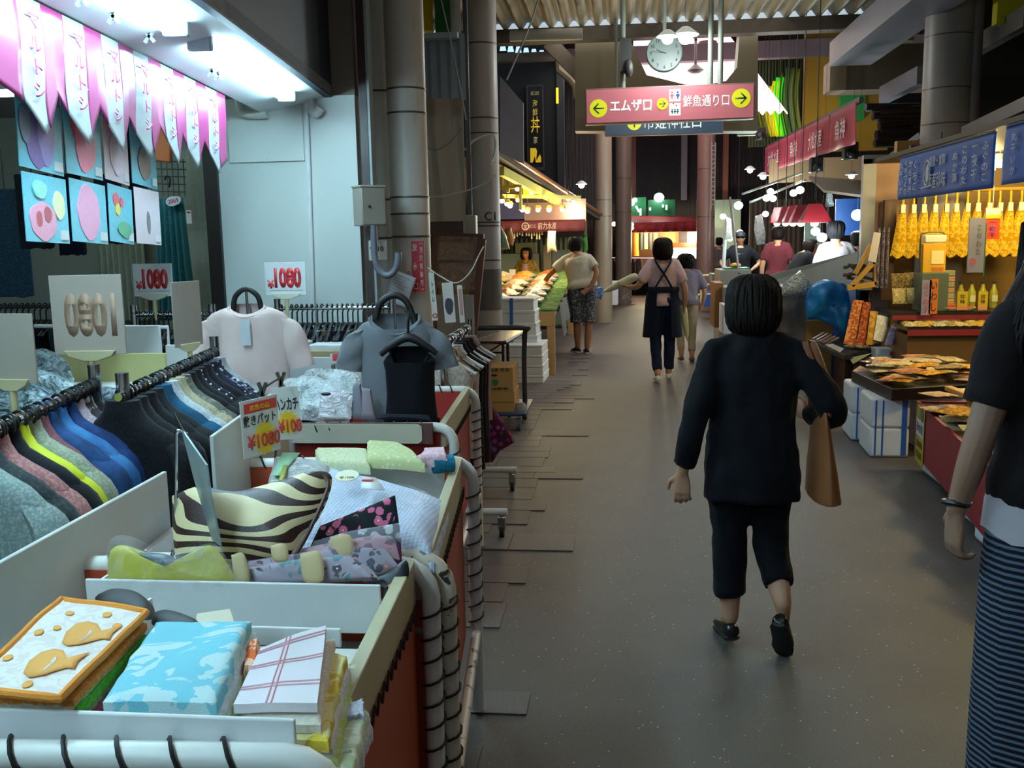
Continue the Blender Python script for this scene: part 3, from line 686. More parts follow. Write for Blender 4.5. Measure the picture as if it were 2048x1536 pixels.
# ---- electrical things on the pipes
p = at(739, 412, 5.55); el = thing('electrical_cabinet', 'grey steel electrical cabinet with two doors on the corner pipes', 'cabinet', M=TR(p.x, 5.55, p.z - .115, R(38)))
MB().bb(-.075, .075, -.06, .07, 0, .22).build('case', mat('8d8479', .5), el, bev=.004); MB().bb(-.08, .08, -.065, .075, .22, .232).build('lid', mat('9a9186', .5), el, bev=.003)
MB().bb(-.07, .07, -.066, -.06, .008, .212).build('door', mat('8a8176', .5), el); MB().bb(.075, .08, -.055, .065, .006, .214).build('side_plate', mat('9b9387', .5), el); MB().lathe([(.008, 0), (.006, .01)], TR(-.03, -.066, .11, 0, R(90)), 10).build('lock', mat('5d564e', .4, .6), el)
p = at(757, 501, 5.62); nb = thing('number_box', 'beige junction box numbered 10 on the corner pipes', 'junction box', M=TR(p.x, 5.62, p.z - .06, R(18)))
MB().bb(-.055, .05, -.03, .08, 0, .12).build('case', mat('bcb8ac', .45), nb, bev=.006); text('10', TR(.012, -.0305, .07, 0, R(90)), .03, mat('2a2826', .6, var=0), nb); text('9', TR(-.043, -.0305, .07, 0, R(90)), .03, mat('2a2826', .6, var=0), nb)
mb = MB(); mb.tube(catmull(pxs([(747, 450), (748, 480), (750, 515), (758, 540), (775, 551), (790, 540), (796, 520), (796, 505)], y=5.5), 5), .02, 10); solo(mb, 'conduit', mat('62636a', .4), 'thick grey flexible conduit looping under the electrical cabinet', 'conduit')
p = at(837, 533, 5.99); sg = thing('fire_sign', 'red and white vertical fire hydrant outlet plate on the round column', 'sign', M=fr(p, (1, -.06, 0), (0.02, 0, 1)))
MB().bb(-.042, .042, -.16, .16, 0, .004).build('plate', mat('c22a33', .4, var=.05), sg)
mw = mat('f0ece6', .5, var=0)
text('放水口', TR(-.02, 0, .005), .29, mw, sg, vertical=True, w=.034, gap=2.4, bold=.02); text('消防隊専用', TR(.021, 0, .005), .25, mw, sg, vertical=True, w=.022, gap=1.15, bold=.015)
for s, g_ in ((1, '︵'), (-1, '︶')): MB().tube([(.021 + .011 * math.cos(a_), s * (.138 + .008 * math.sin(a_)), .006) for a_ in [i * math.pi / 6 for i in range(7)]], .0018, 5).build('lettering', mw, sg)
p = at(818, 540, 5.98); rg = thing('ring_pull', 'small metal ring on a plate left of the red plate', 'ring', M=fr(p, (1, 0, 0), (0, 0, 1))); MB().bb(-.016, .016, .0, .03, 0, .006).build('plate', mat('b9a070', .4), rg); MB().tube([(.02 * math.cos(i * .5236), -.02 + .02 * math.sin(i * .5236), .01) for i in range(12)], .003, 6, closed=True).build('ring', CHROME, rg)
nt = thing('paper_notice', 'handwritten white paper pinned at a slant on the round column', 'notice', M=fr(at(800, 577, 5.93), (.93, -.1, -.37 * 1.0), (.37, 0, .93)))
MB().grid(lambda u, v: Vector(((u - .5) * .155, (v - .5) * .2, .01 * math.sin(u * 3))), 8, 8).build('paper', mat('dfe3e6', .7, var=.04), nt, recalc=False, solid=.001)
for i in range(9): MB().bb(-.06, .05 - .02 * (i % 3), .075 - i * .018 - .0012, .075 - i * .018 + .0012, .012, .0128).build('handwriting', mat('8b9298', .7), nt)
c2 = at(931, 465, 8.5); bx = thing('junction_box', 'pale grey junction box on the thin white pipe beside column C1', 'junction box', loc=(c2.x, 8.45, at(930, 490, 8.45).z)); MB().bb(-.11, .11, -.06, .06, 0, .26).build('case', mat('b8b9b2', .45), bx, bev=.006); MB().bb(-.11, .02, -.066, -.06, .01, .25).build('door', mat('c0c1ba', .45), bx)
a, b = at(922, 0, 8.45), at(926, 432, 8.45); mb = MB(); mb.tube([(c2.x - .03, 8.45, c2.z), (c2.x - .03, 8.45, 4.45)], .045, 14); struct(mb, 'pipe_white', mat('d6d8d6', .35))
mb = MB(); mb.tube([(c2.x + .05, 8.47, c2.z), (c2.x + .05, 8.47, 4.45)], .022, 10); struct(mb, 'pipe_grey', mat('5e6468', .4))
# ties, wires and cords strung between the columns
for pts, y, r, c, lb in (([(852, 395), (900, 390), (960, 372), (992, 350)], 7.6, .006, 'cfcac0', 'white tape strung between the round column and column C1'), ([(850, 290), (870, 300), (900, 285), (925, 255)], 7.6, .006, '8c857c', 'grey wire drooping across the beige sheet'), ([(880, -10), (905, 100), (925, 200), (932, 240)], 7.9, .006, 'b9bcbc', 'pale cable dropping from the roof to the white pipe'), ([(1078, -5), (1060, 50), (1035, 110), (1013, 160)], 11.5, .012, '8f9192', 'grey cable slanting down beside the yellow strip'), ([(855, 535), (880, 552), (912, 566), (940, 545), (958, 510), (968, 492)], 5.6, .004, 'c9bda9', 'thin string sagging from the round column with small signs on it')):
    mb = MB(); mb.tube(catmull(pxs(pts, y=y), 5), r, 6); solo(mb, 'cord', mat(c, .6), lb, 'cord')
mb = MB(); mb.tube(catmull(pxs([(930, 300), (950, 280), (985, 270), (990, 300), (980, 330)], y=8.6), 4), .01, 6); solo(mb, 'plastic_tie', mat('dcdedc', .3), 'white plastic tape knotted around column C1', 'tape')
for px0, py0, px1, py1, lb, y in ((862, 545, 876, 641, 'narrow white paper strip sign with a red ring hung on the string', 5.55), (888, 565, 912, 645, 'small white card with a dark picture hung on the string', 5.5), (918, 570, 930, 645, 'narrow pink and white strip sign hung on the string', 5.45)):
    a, b = at(px0, py0, y), at(px1, py1, y); t = thing('hanging_sign', lb, 'sign', M=fr(((a.x + b.x) / 2, y, b.z), (1, .3, 0.06), (0, 0, 1)), group='small signs on the string'); w, h = b.x - a.x, a.z - b.z
    MB().bb(-w / 2, w / 2, 0, h, -.002, .002).build('card', mat('cfc8bd', .6), t)
    if 'red ring' in lb: MB().tube([(.012 * math.cos(i * .5236), .03 + .012 * math.sin(i * .5236), .003) for i in range(12)], .003, 5, closed=True).build('ring_mark', mat('b8343c', .5), t); text('トイレ', TR(0, h * .6, .0025), h * .42, mat('3a3634', .6, var=0), t, vertical=True, w=w * .5)
    elif 'dark' in lb: MB().prism(blob(0, h * .42, w * .38, h * .22, 2), .003).build('picture', mat('3b3a42', .6), t)
    else: MB().bb(-w * .3, w * .3, h * .2, h * .9, .002, .003).build('print', mat('b9857e', .6), t)
# ================================================================ display wagons in front of the shop
m_or = mat('a8401f', .55, var=.08); m_red = mat('a3271f', .55, var=.08); m_rim = mat('b7ae8c', .5); m_deck = mat('c9cbc4', .6); m_lace = mat('151413', .6, var=0); m_rust_ = m_rust()
def U_tube(x0, x1, y, z1, r=.021, bend=.07):
    pts = [(x0, y, .02), (x0, y, z1 - bend)] + [(x0 + bend * (1 - math.cos(a)), y, z1 - bend + bend * math.sin(a)) for a in (R(22), R(45), R(68), R(90))] + [(x1 - bend + bend * math.sin(a), y, z1 - bend + bend * math.cos(a)) for a in (0, R(22), R(45), R(68), R(90))] + [(x1, y, .02)]
    return pts
def helix(mb, a, b, r, turns, rc=.0032, ph=0):
    a, b = Vector(a), Vector(b); d = (b - a); M = fr(a, d, (0, 1, .01)); n = max(8, int(turns * 10))
    mb.tube([M @ Vector((d.length * i / n, r * math.cos(ph + 2 * math.pi * turns * i / n), r * math.sin(ph + 2 * math.pi * turns * i / n))) for i in range(n + 1)], rc, 5)
def wagon(label, loc, rz, Wd, Ln, zt, m_panel, m_tub=TUBEW, far=True, near=True, ftub=None, nz=0):
    """local frame: x from -Wd (shop side) to 0 (aisle side), y from 0 (near end) to Ln"""
    t = thing('display_wagon', label, 'display wagon', loc=loc, rz=rz, group='display wagons in front of the clothes shop')
    for k, (yy, on, mt) in enumerate(((-.012, near, m_tub), (Ln + .012, far, ftub or m_tub))):
        if not on: continue
        mb = MB(); mb.tube(U_tube(-Wd - .01, .032, yy, zt - .015 + (nz if k == 0 else 0)), .021, 12); mb.build('end_frame', mt, t)
    MB().bb(-.028, .0, .0, Ln, zt - .1, zt).build('rim_board', m_rim, t, bev=.003)
    MB().bb(-Wd, -Wd + .02, 0, Ln, .3, zt - .06).build('back_board', WHITE, t, bev=.003)
    MB().bb(-Wd + .02, -.028, .0, Ln, zt - .2, zt - .185).build('deck', m_deck, t)
    MB().bb(-.012, -.002, .02, Ln - .02, .3, zt - .085).build('side_panel', m_panel, t)
    MB().bb(-Wd, -.02, .0, .012, .3, zt - .02).build('end_panel', m_panel, t); MB().bb(-Wd, -.02, Ln - .012, Ln, .3, zt - .02).build('end_panel', m_panel, t)
    MB().tube([(.032, 0, .3), (.032, Ln, .3)], .016, 10).build('bottom_rail', m_tub, t)
    for yy, on in ((-.012, near), (Ln + .012, far)):
        if on:
            for a_, b_, r_, tn in (((.032, yy, .32), (.032, yy, zt - .1), .025, 9), ((-Wd + .08, yy, zt - .015 + (nz if yy < 0 else 0)), (-.06, yy, zt - .015 + (nz if yy < 0 else 0)), .0255, 9)):
                lc = MB(); helix(lc, a_, b_, r_, tn); lc.build('lacing_cord', m_lace, t)
    n = int(Ln / .045); lc = MB(); lc.tube([(.005, .02 + i * .0225, zt - (.09 if i % 2 else .118)) for i in range(2 * n)], .0028, 5); lc.build('lacing_cord', m_lace, t); return t
RZ1, RZ2, RZ3 = R(3.0), R(5.0), R(3)
C1p, C2p, C3p = atz(655, 1500, .9), atz(858, 1112, .9), Vector((-.70, 3.78, 0))
w1 = wagon('near display wagon with orange side panel holding stacked hand towels', (C1p.x, 1.14, 0), RZ1, .80, .85, .9, m_or, nz=.042)
w2 = wagon('second display wagon with orange side panel holding bed pads and tote bags', (C2p.x, 2.06, 0), RZ2, .76, .93, .9, m_or, m_tub=m_rust_, ftub=TUBEW)
w3 = wagon('third display wagon with red side panel below the T-shirt displays', C3p, RZ3, .64, .95, .86, m_red)
a, b = at(572, 846, 3.73), at(866, 888, 3.73)
pn = thing('price_rail', 'long cream front board with rounded right end on the third wagon', 'board', loc=((a.x + b.x) / 2, 3.73, b.z)); hw, hh = (b.x - a.x) / 2, a.z - b.z
MB().bb(-hw, hw, -.006, .012, 0, hh).build('backing', mat('5e3d3a', .6), pn); k = MB(); k.prism([(-hw, .004), (hw - .06, .004), (hw - .045, .012), (hw - .042, .02), (hw - .042, hh - .016), (hw - .045, hh - .01), (hw - .06, hh - .002), (-hw, hh - .002)], .006, TR(0, -.007, 0, 0, R(90))); k.build('cream_face', mat('cfcab4', .5), pn)
# inner white boards standing on the shop side of the wagons
def slab(q, t, n, name, m, label, cat, **kw):
    mb = MB(); v = [Vector(p) for p in q]; o = Vector(n).normalized() * t
    mb.add(v + [p + o for p in v], [(0, 1, 2, 3), (7, 6, 5, 4), (0, 4, 5, 1), (1, 5, 6, 2), (2, 6, 7, 3), (3, 7, 4, 0)]); return solo(mb, name, m, label, cat, **kw)
m_wb = mat('cdd0cc', .45, var=.06)
a, b = atz(-30, 1142, 1.0), atz(334, 942, 1.0)
slab([a, b, b - Vector((0, 0, .22)), a - Vector((0, 0, .30))], .012, (-1, 0, 0), 'side_board', m_wb, 'long white board along the shop side of the near wagon below the hanging jackets', 'board', bev=.003)
a, b = at(426, 872, 2.62), at(572, 768, 3.35)
slab([a, b, (b.x, b.y, .74), (a.x, a.y, .76)], .012, (-1, 0, 0), 'side_board', m_wb, 'white board on the shop side of the second wagon behind the two price cards', 'board', bev=.003)
# white trays: front boards and bases
def tray(label, y0, y1, px0, px1, pyt, h, m=WHITE):
    a, b = at(px0, pyt[0], y0), at(px1, pyt[1], y0); z = (a.z + b.z) / 2; t = thing('white_tray', label, 'tray', loc=((a.x + b.x) / 2, y0, z - h), group='white trays in the near wagons'); hw = (b.x - a.x) / 2; dz = (b.z - a.z) / 2
    k = MB(); k.box((0, 0, h / 2), (hw * 2, .008, h)); k.warp(lambda p: (p.x, p.y, p.z + dz * p.x / hw * .0)); k.build('front_board', m, t, bev=.003)
    MB().bb(-hw, hw, 0, y1 - y0, .0, .006).build('base', m_deck, t); MB().bb(-hw, -hw + .006, .005, y1 - y0, .006, h * .8).build('end_board', m, t); return t, a, b, z
tA = tray('front white tray with the towel stacks, nearest the camera', 1.15, 1.62, -30, 590, (1424, 1428), .12)
tB = tray('white tray behind the towels holding the zebra bag and totes', 1.80, 2.05, 172, 760, (1168, 1158), .105)
k = MB(); a, b = at(500, 1254, 1.66), at(680, 1257, 1.66); k.bb(a.x - .3, b.x, 1.66, 1.668, .84, a.z); solo(k, 'divider', WHITE, 'low white divider behind the pink check towel', 'divider', bev=.002)
k = MB(); a, b = at(560, 906, 2.88), at(887, 924, 2.88); k.bb(a.x, b.x, 2.88, 2.892, .74, b.z); solo(k, 'divider', WHITE, 'white divider behind the blue check bed pad', 'divider', bev=.002)
# ---- towels
def fold(q, z, th, m, name, label, group=None, droop=0, seed=0, mats=None, lay=1, wav=.006):
    """folded cloth: four plan corners, lay layers with rounded fold at the near edge"""
    q = [Vector((p[0], max(p[1], 1.166), z)) for p in q]; mb = MB()
    for L in range(lay):
        dz = -th * L / lay; t = th / lay * .92
        def P(u, v):
            p = q[0].lerp(q[1], u).lerp(q[3].lerp(q[2], u), v)
            e = min(u, v, 1 - u, 1 - v); e2 = max(0, 1 - e / .06)
            k = .5 + .5 * noise.noise(Vector((p.x * 8 + seed, p.y * 8, 0)))
            o = Vector((noise.noise(Vector((u * 7, v * 7, seed + L))) * .004, noise.noise(Vector((u * 7, v * 7, seed + L + 9))) * .004, dz - t * .35 * e2 ** 2 + wav * (k - .5) - droop * max(0, u - .75) * 4 * max(0, u - .75)))
            return p + o
        mb.grid(P, 18, 18, t=t)
    return solo(mb, name, m, label, 'towel', group, ang=60)
@pm('bordered towel')
def m_bord(t, a, b, edge, sc): 
    v = t.co(); n = t.noise(v, sc, 2, 1.2); c = t.mix(t.ramp(n, [(.535, 0.0), (.55, 1.0)]), a, b)
    g = t.co(kind='Generated'); s = t.new('ShaderNodeSeparateXYZ'); t.link(g, s.inputs[0])
    t.col(c); t.rough(.9, 0, .1); t.bump(t.noise(v, 420, 2), .5, .003)
hx = lambda l, z: [atz(x, y, z) for x, y in l]
GT = 'folded hand towels in the near wagon'
# left stack, bottom to top
base = [(-75, 1372), (118, 1392), (292, 1222), (122, 1192)]
lay = [('sage and brown towel showing at the bottom of the orange towel stack', m_print('5e7a68', '6b4a48', 26), .90, .012, (36, 16)), ('cream towel with brown hem near the bottom of the orange towel stack', m_print('d8c4a8', 'c98a5a', 20), .908, .01, (30, 12)), ('wide orange print towel spread under the left stack', m_print('d8862f', 'f0d9bd', 20, .6), .918, .012, (22, 10)), ('rose towel in the middle of the left stack', m_cloth('a8546a', 'c07a8a'), .93, .012, (6, -2)), ('dark rose towel above the rose one in the left stack', m_print('9a5a50', 'b8807a', 30), .94, .01, (4, -6)), ('sage green towel in the left stack', m_cloth('8fa07a', 'a9b894'), .95, .012, (2, -4)), ('bright green towel in the left stack', m_cloth('4fae2c', '6cc244'), .962, .014, (0, 0)), ('cream towel just under the orange rimmed ones', m_cloth('d9cbb4', 'e5dac6'), .972, .01, (-4, -2)), ('orange rimmed towel second from the top of the left stack', m_cloth('dd8a35', 'e8a050'), .982, .012, (0, 0))]
for i, (lb, m, z, th, (dx, dy)) in enumerate(lay):
    fold([p for p in hx([(x + dx + (18 if 1 <= j <= 2 else 0) * (1 if i < 3 else 0), y + dy) for j, (x, y) in enumerate(base)], 1.0)], z, th, m, 'hand_towel', lb, GT, seed=1)
top = hx(base, 1.0); zt_ = .997
tw = thing('hand_towel', 'white towel with orange blots and orange edging on top of the left stack', 'towel', loc=sum(top, Vector()) / 4, group=GT)
def quadP(q, z, wav, seed): return lambda u, v: (lambda p: Vector((p.x, p.y, z + wav * noise.noise(Vector((p.x * 8 + seed, p.y * 8, 0))))))(q[0].lerp(q[1], u).lerp(q[3].lerp(q[2], u), v))
P0 = quadP(top, zt_, .006, 1)
k = MB(); k.grid(P0, 20, 20, t=.008); k.build('cloth', m_print('efe9e2', 'e6ddd6', 40), tw, world=True)
e = MB(); e.tube([P0(u, v) + Vector((0, 0, -.001)) for u, v in [(i / 14, 0) for i in range(14)] + [(1, i / 14) for i in range(14)] + [(1 - i / 14, 1) for i in range(14)] + [(0, 1 - i / 14) for i in range(14)]], .0065, 7, closed=True); e.build('edging', mat('dd8c34', .9, bump=.4, bs=300), tw, world=True)
def decal(outline, P, m, parent, name, lift=.0022):
    c = (sum(p[0] for p in outline) / len(outline), sum(p[1] for p in outline) / len(outline)); k = MB(); n = len(outline)
    R3 = [[P(c[0] + (x - c[0]) * s, c[1] + (y - c[1]) * s) + Vector((0, 0, lift)) for x, y in outline] for s in (1, .66, .33)]
    vs = [p for r in R3 for p in r] + [P(*c) + Vector((0, 0, lift))]
    fs = [(r * n + j, r * n + (j + 1) % n, (r + 1) * n + (j + 1) % n, (r + 1) * n + j) for r in range(2) for j in range(n)] + [(2 * n + j, 2 * n + (j + 1) % n, 3 * n) for j in range(n)]
    k.add(vs, fs); return k.build(name, m, parent, world=True, recalc=False, solid=.001)
mo_ = mat('e2a355', .9, bump=.3, bs=300)
def whale(cx, cy, s): return [(cx + s * x, cy + s * y * 1.15) for x, y in ((-.17, .0), (-.15, .09), (-.06, .13), (.06, .12), (.15, .07), (.2, .04), (.25, .1), (.32, .14), (.3, .05), (.34, -.02), (.26, -.02), (.2, -.05), (.12, -.1), (.0, -.13), (-.1, -.1))]
for cx, cy in ((.60, .62), (.56, .27)): decal(whale(cx, cy, 1.0), P0, mo_, tw, 'blot')
for cx, cy, r in ((.28, .82, .045), (.66, .88, .05), (.86, .78, .05), (.16, .58, .05), (.12, .3, .05), (.6, .07, .05), (.3, .65, .04)): decal(blob(cx, cy, r, r * .6, cx * 9, 12), P0, mo_, tw, 'blot')
for cx, cy in ((.66, .60), (.62, .25)): decal([(cx + .05 * math.cos(a) * k, cy + .075 * math.sin(a) * k) for k, rng in ((1, range(-3, 5)), (.72, range(4, -4, -1))) for a in [i * .4 for i in rng]], P0, mat('f0ece6', .9), tw, 'white_curl', .004)
# middle stack
mid = [(205, 1398), (432, 1398), (502, 1236), (312, 1240)]
for i, (lb, m, z, th, d) in enumerate((('green leaf print towel at the bottom of the blue stack', m_print('7fb04a', 'c5dba0', 24), .925, .014, 16), ('sage towel under the white one in the blue stack', m_cloth('c3cdb0', 'd3dcc2'), .94, .014, 12), ('white towel directly under the pale blue one', m_cloth('dfe5e8', 'e8edf0'), .955, .014, 8))):
    fold(hx([(x + (d if j in (1, 2) else 0), y) for j, (x, y) in enumerate(mid)], .975), z, th, m, 'hand_towel', lb, GT, seed=30, wav=.02)
fold(hx(mid, .975), .978, .02, m_print('86d0e0', 'c9e6ea', 9, .5, 2.5), 'hand_towel', 'pale blue mottled hand towel on top of the middle stack', GT, seed=30, wav=.02)
k = MB(); q = hx([(485, 1330), (505, 1330), (518, 1275), (498, 1280)], .955); fold([p for p in q], .955, .03, m_print('d96a3a', 'f0c0a0', 40), 'hand_towel', 'small orange print towel edge between the blue and pink stacks', GT, seed=33)
# right stack
rt = [(466, 1398), (634, 1398), (652, 1248), (520, 1290)]
rl = [('grey white frayed towels folded at the bottom of the right stack', m_cloth('c9ced2', 'dfe3e6'), .88, .018, [(590, 1475), (668, 1500), (740, 1340), (640, 1310)]), ('pale green towel hanging over the right side of the wagon', m_print('c8d9b4', 'dfe8d0', 30), .893, .016, [(600, 1440), (690, 1468), (735, 1335), (650, 1290)]), ('lime towel under the yellow edged one', m_cloth('b9cc7a', 'cbd99a'), .906, .016, [(590, 1436), (674, 1440), (705, 1290), (640, 1262)]), ('pale grey white towel in the right stack', m_cloth('d6dce0', 'e4e8ea'), .919, .014, [(560, 1432), (662, 1436), (698, 1285), (630, 1258)]), ('yellow edged towel sticking out of the right stack', m_print('dcc04a', 'ece2a0', 18), .934, .018, [(540, 1432), (655, 1440), (692, 1276), (610, 1256)]), ('cream towel under the pink check one', m_cloth('e4dccb', 'ece6da'), .95, .014, [(478, 1428), (640, 1430), (668, 1262), (530, 1285)])]
for i, (lb, m, z, th, q) in enumerate(rl): fold(hx(q, .96), z, th, m, 'hand_towel', lb, GT, seed=5, wav=.012, droop=.03 if i < 3 else 0)
q = hx(rt, .975); P1 = quadP(q, .97, .012, 5); tk = thing('hand_towel', 'white hand towel with pink double line check on the right stack', 'towel', loc=sum(q, Vector()) / 4, group=GT)
k = MB(); k.grid(P1, 20, 20, t=.014); k.build('cloth', mat('e9e4ea', .9, bump=.4, bs=400), tk, world=True)
mp = mat('e0a9b6', .9)
for f in (.25, .60, .9):
    for d_ in (-.02, .02): MB().tube([P1(i / 16, f + d_) + Vector((0, 0, .0005)) for i in range(17)], .0014, 4).build('check_line', mp, tk, world=True)
for f in (.42,):
    for d_ in (-.03, .03): MB().tube([P1(f + d_, i / 16) + Vector((0, 0, .0005)) for i in range(17)], .0014, 4).build('check_line', mp, tk, world=True)
for i, (q, z, m, lb) in enumerate((([(610, 1420), (690, 1400), (716, 1290), (660, 1290)], .90, m_print('d5dfc0', 'b9c98a', 40), 'cream towel with green stitches leaning out over the wagon edge'), ([(680, 1400), (728, 1388), (724, 1356), (694, 1372)], .9, m_cloth('b9bfd0', 'c9cfdd'), 'pale lilac towel corner poking over the wagon edge'), ([(650, 1478), (700, 1454), (690, 1430), (655, 1440)], .895, m_cloth('bcd9b8', 'cde5c8'), 'mint towel corner hanging over the wagon edge'))):
    fold(hx(q, .93), z, .012, m, 'hand_towel', lb, GT, seed=60 + i)
for i, (lb, q) in enumerate((('black slipper lying behind the left towel stack', [(190, 1195), (225, 1182), (275, 1188), (305, 1210), (308, 1235), (285, 1240), (230, 1225), (195, 1215)]), ('black slipper behind the blue towel', [(305, 1232), (330, 1226), (370, 1236), (405, 1252), (400, 1264), (340, 1262), (305, 1250)]))):
    k = MB(); puff(k, hx(q, .96), (0, -.3, 1), .018, .5, rnd=1); solo(k, 'slipper', BLK2, lb, 'slipper', 'black slippers behind the towels')
k = MB(); q = hx([(388, 1262), (475, 1256), (462, 1216), (392, 1226)], .955); k.add(q + [p - Vector((0, 0, .02)) for p in q], [(0, 1, 2, 3), (7, 6, 5, 4), (0, 4, 5, 1), (1, 5, 6, 2), (2, 6, 7, 3), (3, 7, 4, 0)]); solo(k, 'label_card', mat('cfc6ad', .6), 'cream card band lying behind the blue towel', 'card', bev=.003)
# ---- zebra bag, yellow bag, totes
def obag(name, label, outline, y0, tilt, thick, m, cat, back=.5, seed=0, wr=.008, group=None, rnd=1, wf=9):
    """soft bag: outline traced on a plane through depth y0 leaning back by tilt (metres of y per metre of z)"""
    z0 = at(outline[0][0], max(p[1] for p in outline), y0).z; pts = []
    for x, y in outline:
        d = ray(x, y); s = (y0 + tilt * (CAMP.z - z0)) / (d.y - tilt * d.z); pts.append(CAMP + d * s)
    k = MB(); puff(k, pts, (0, -1, tilt), thick, back, rnd=rnd, seed=seed, wr=wr, wf=wf, rings=9); return k, pts
zo = [(344, 992), (395, 976), (470, 986), (530, 972), (590, 955), (640, 942), (664, 955), (655, 1000), (632, 1045), (604, 1075), (594, 1112), (560, 1122), (480, 1124), (400, 1138), (358, 1132), (346, 1070)]
k, zp = obag('z', '', zo, 1.92, .75, .055, None, '', seed=2)
zb_ = thing('zebra_bag', 'cream and brown zebra striped handbag lying in the white tray', 'handbag', loc=sum(zp, Vector()) / len(zp)); k.build('body', m_zebra(), zb_, world=True)
yo = [(216, 1172), (216, 1118), (228, 1095), (255, 1092), (290, 1115), (330, 1135), (380, 1148), (402, 1140), (408, 1098), (425, 1092), (450, 1120), (472, 1166), (440, 1176), (330, 1180)]
k, yp = obag('y', '', yo, 1.83, .3, .035, None, '', seed=5, wr=.012)
yb = thing('yellow_bag', 'lime yellow bag in clear plastic at the left end of the tray', 'bag', loc=sum(yp, Vector()) / len(yp)); k.build('body', mat('bcb83e', .5, var=.1), yb, world=True)
k, _p = obag('f', '', [(214, 1170), (212, 1112), (224, 1076), (260, 1072), (300, 1096), (345, 1112), (395, 1120), (415, 1088), (440, 1096), (474, 1165), (440, 1178), (300, 1184)], 1.80, .3, .045, None, '', seed=8, wr=.02, wf=14); k.build('clear_wrap', m_film(.04), yb, world=True)
k, _p = obag('d', '', [(270, 1105), (330, 1108), (362, 1124), (392, 1146), (340, 1142), (300, 1128)], 1.84, .4, .02, None, '', seed=9); k.build('dark_lining', mat('4b5d6c', .35), yb, world=True)
# flat floral tote with lace band
fo = [(640, 1052), (700, 1028), (790, 990), (800, 1060), (806, 1150), (700, 1140), (604, 1128)]
k, fp = obag('t', '', fo, 1.99, .45, .012, None, '', rnd=0, wr=.002); ft = thing('floral_tote', 'black tote with pink flowers and a grey lace band standing behind the folded totes', 'tote bag', loc=sum(fp, Vector()) / len(fp))
k.build('body', m_floral('15141d', 'd4688c', '15141d', 'c46a9a', 42), ft, world=True)
k, _ = obag('b', '', [(628, 1082), (700, 1062), (798, 1046), (803, 1084), (700, 1104), (614, 1112)], 1.965, .45, .006, None, '', rnd=0, wr=0); k.build('lace_band', m_floral('77767e', 'c9c7cb', 'a9a7ad', 'c9c7cb', 40), ft, world=True)
k, _ = obag('b', '', [(773, 1070), (799, 1056), (806, 1148), (778, 1120)], 1.955, .45, .006, None, '', rnd=0, wr=0); k.build('circle_print', m_floral('8f4a86', 'e8c0d2', '3f7a72', 'd98aa8', 34), ft, world=True)
for i, (o, y0, m, lb, st) in enumerate((([(560, 1105), (640, 1090), (760, 1070), (790, 1078), (800, 1120), (700, 1130), (580, 1128)], 1.93, m_floral('b3939a', '8f7f88', 'c78a96', '7c6f7c', 40), 'folded rose grey floral tote, rearmost of the three under the black one', (660, 700, 1070, 1110)),
        ([(440, 1130), (560, 1112), (690, 1092), (770, 1098), (800, 1135), (740, 1160), (560, 1150), (480, 1160)], 1.89, m_floral('a49aa6', '6f6672', 'b58a92', '5d5a68', 44), 'folded grey floral tote with a tan strap in the middle of the pile', (540, 570, 1088, 1120)),
        ([(470, 1140), (600, 1118), (700, 1112), (745, 1140), (760, 1160), (640, 1166), (500, 1172)], 1.84, m_floral('9f95a0', '5f8a90', 'a8a0b0', '55505c', 44), 'folded grey and aqua floral tote at the front of the pile', (600, 640, 1104, 1160)))):
    k, p_ = obag('t', '', o, y0, .6, .02, None, '', seed=20 + i, rnd=0, wr=.01, wf=16); t = thing('folded_tote', lb, 'tote bag', loc=sum(p_, Vector()) / len(p_), group='folded floral totes'); k.build('body', m, t, world=True)
    x0, x1, ya, yb_ = st; k, _ = obag('s', '', [(x0, ya + 4), (x1, ya), (x1 + 6, yb_), (x0 + 8, yb_ + 2)], y0 - .022, .5, .006, None, '', rnd=1, wr=.0); k.build('strap', mat('c2ab7c', .55), t, world=True)
k, p_ = obag('s', '', [(462, 1110), (488, 1108), (500, 1160), (472, 1165)], 1.82, .4, .008, None, ''); solo(k, 'strap_band', mat('b9a578', .55), 'tan strap band looped over the left end of the folded totes', 'strap')
k, p_ = obag('s', '', [(716, 1160), (770, 1146), (812, 1120), (815, 1160), (780, 1180), (775, 1235), (764, 1240), (760, 1165)], 1.86, .4, .012, None, '', seed=4); solo(k, 'dark_pouch', mat('26262c', .4), 'dark pouch squeezed at the right end of the tray', 'pouch')
k, p_ = obag('s', '', [(776, 1170), (790, 1166), (794, 1190), (780, 1225)], 1.86, .2, .01, None, '', seed=4); solo(k, 'orange_packet', mat('c9663a', .4), 'small orange packet at the right end of the tray', 'packet')
# wire stand with a cloudy card seen edge on
st = thing('card_stand', 'wire stand holding a cloudy clear price card in front of the zebra bag', 'price card stand', loc=at(352, 1120, 1.98))
k = MB(); k.tube(pxs([(352, 1130), (352, 870), (356, 862), (366, 862), (374, 868)], y=1.98), .004, 8); k.tube(pxs([(350, 826), (362, 850), (376, 876)], y=1.98), .0045, 8); k.build('wire', CHROME, st, world=True)
d_ = [at(362, 858, 1.98), at(412, 930, 1.86), at(418, 975, 1.86), at(440, 1092, 1.86), at(424, 1080, 1.9), at(388, 960, 1.98)]
k = MB(); k.add(d_ + [p + Vector((.004, .001, 0)) for p in d_], [tuple(range(6)), tuple(range(11, 5, -1))] + [(j, (j + 1) % 6, 6 + (j + 1) % 6, 6 + j) for j in range(6)]); k.build('card', mat('8fa3a8', .25, alpha=.82, var=.3, vs=14), st, world=True)
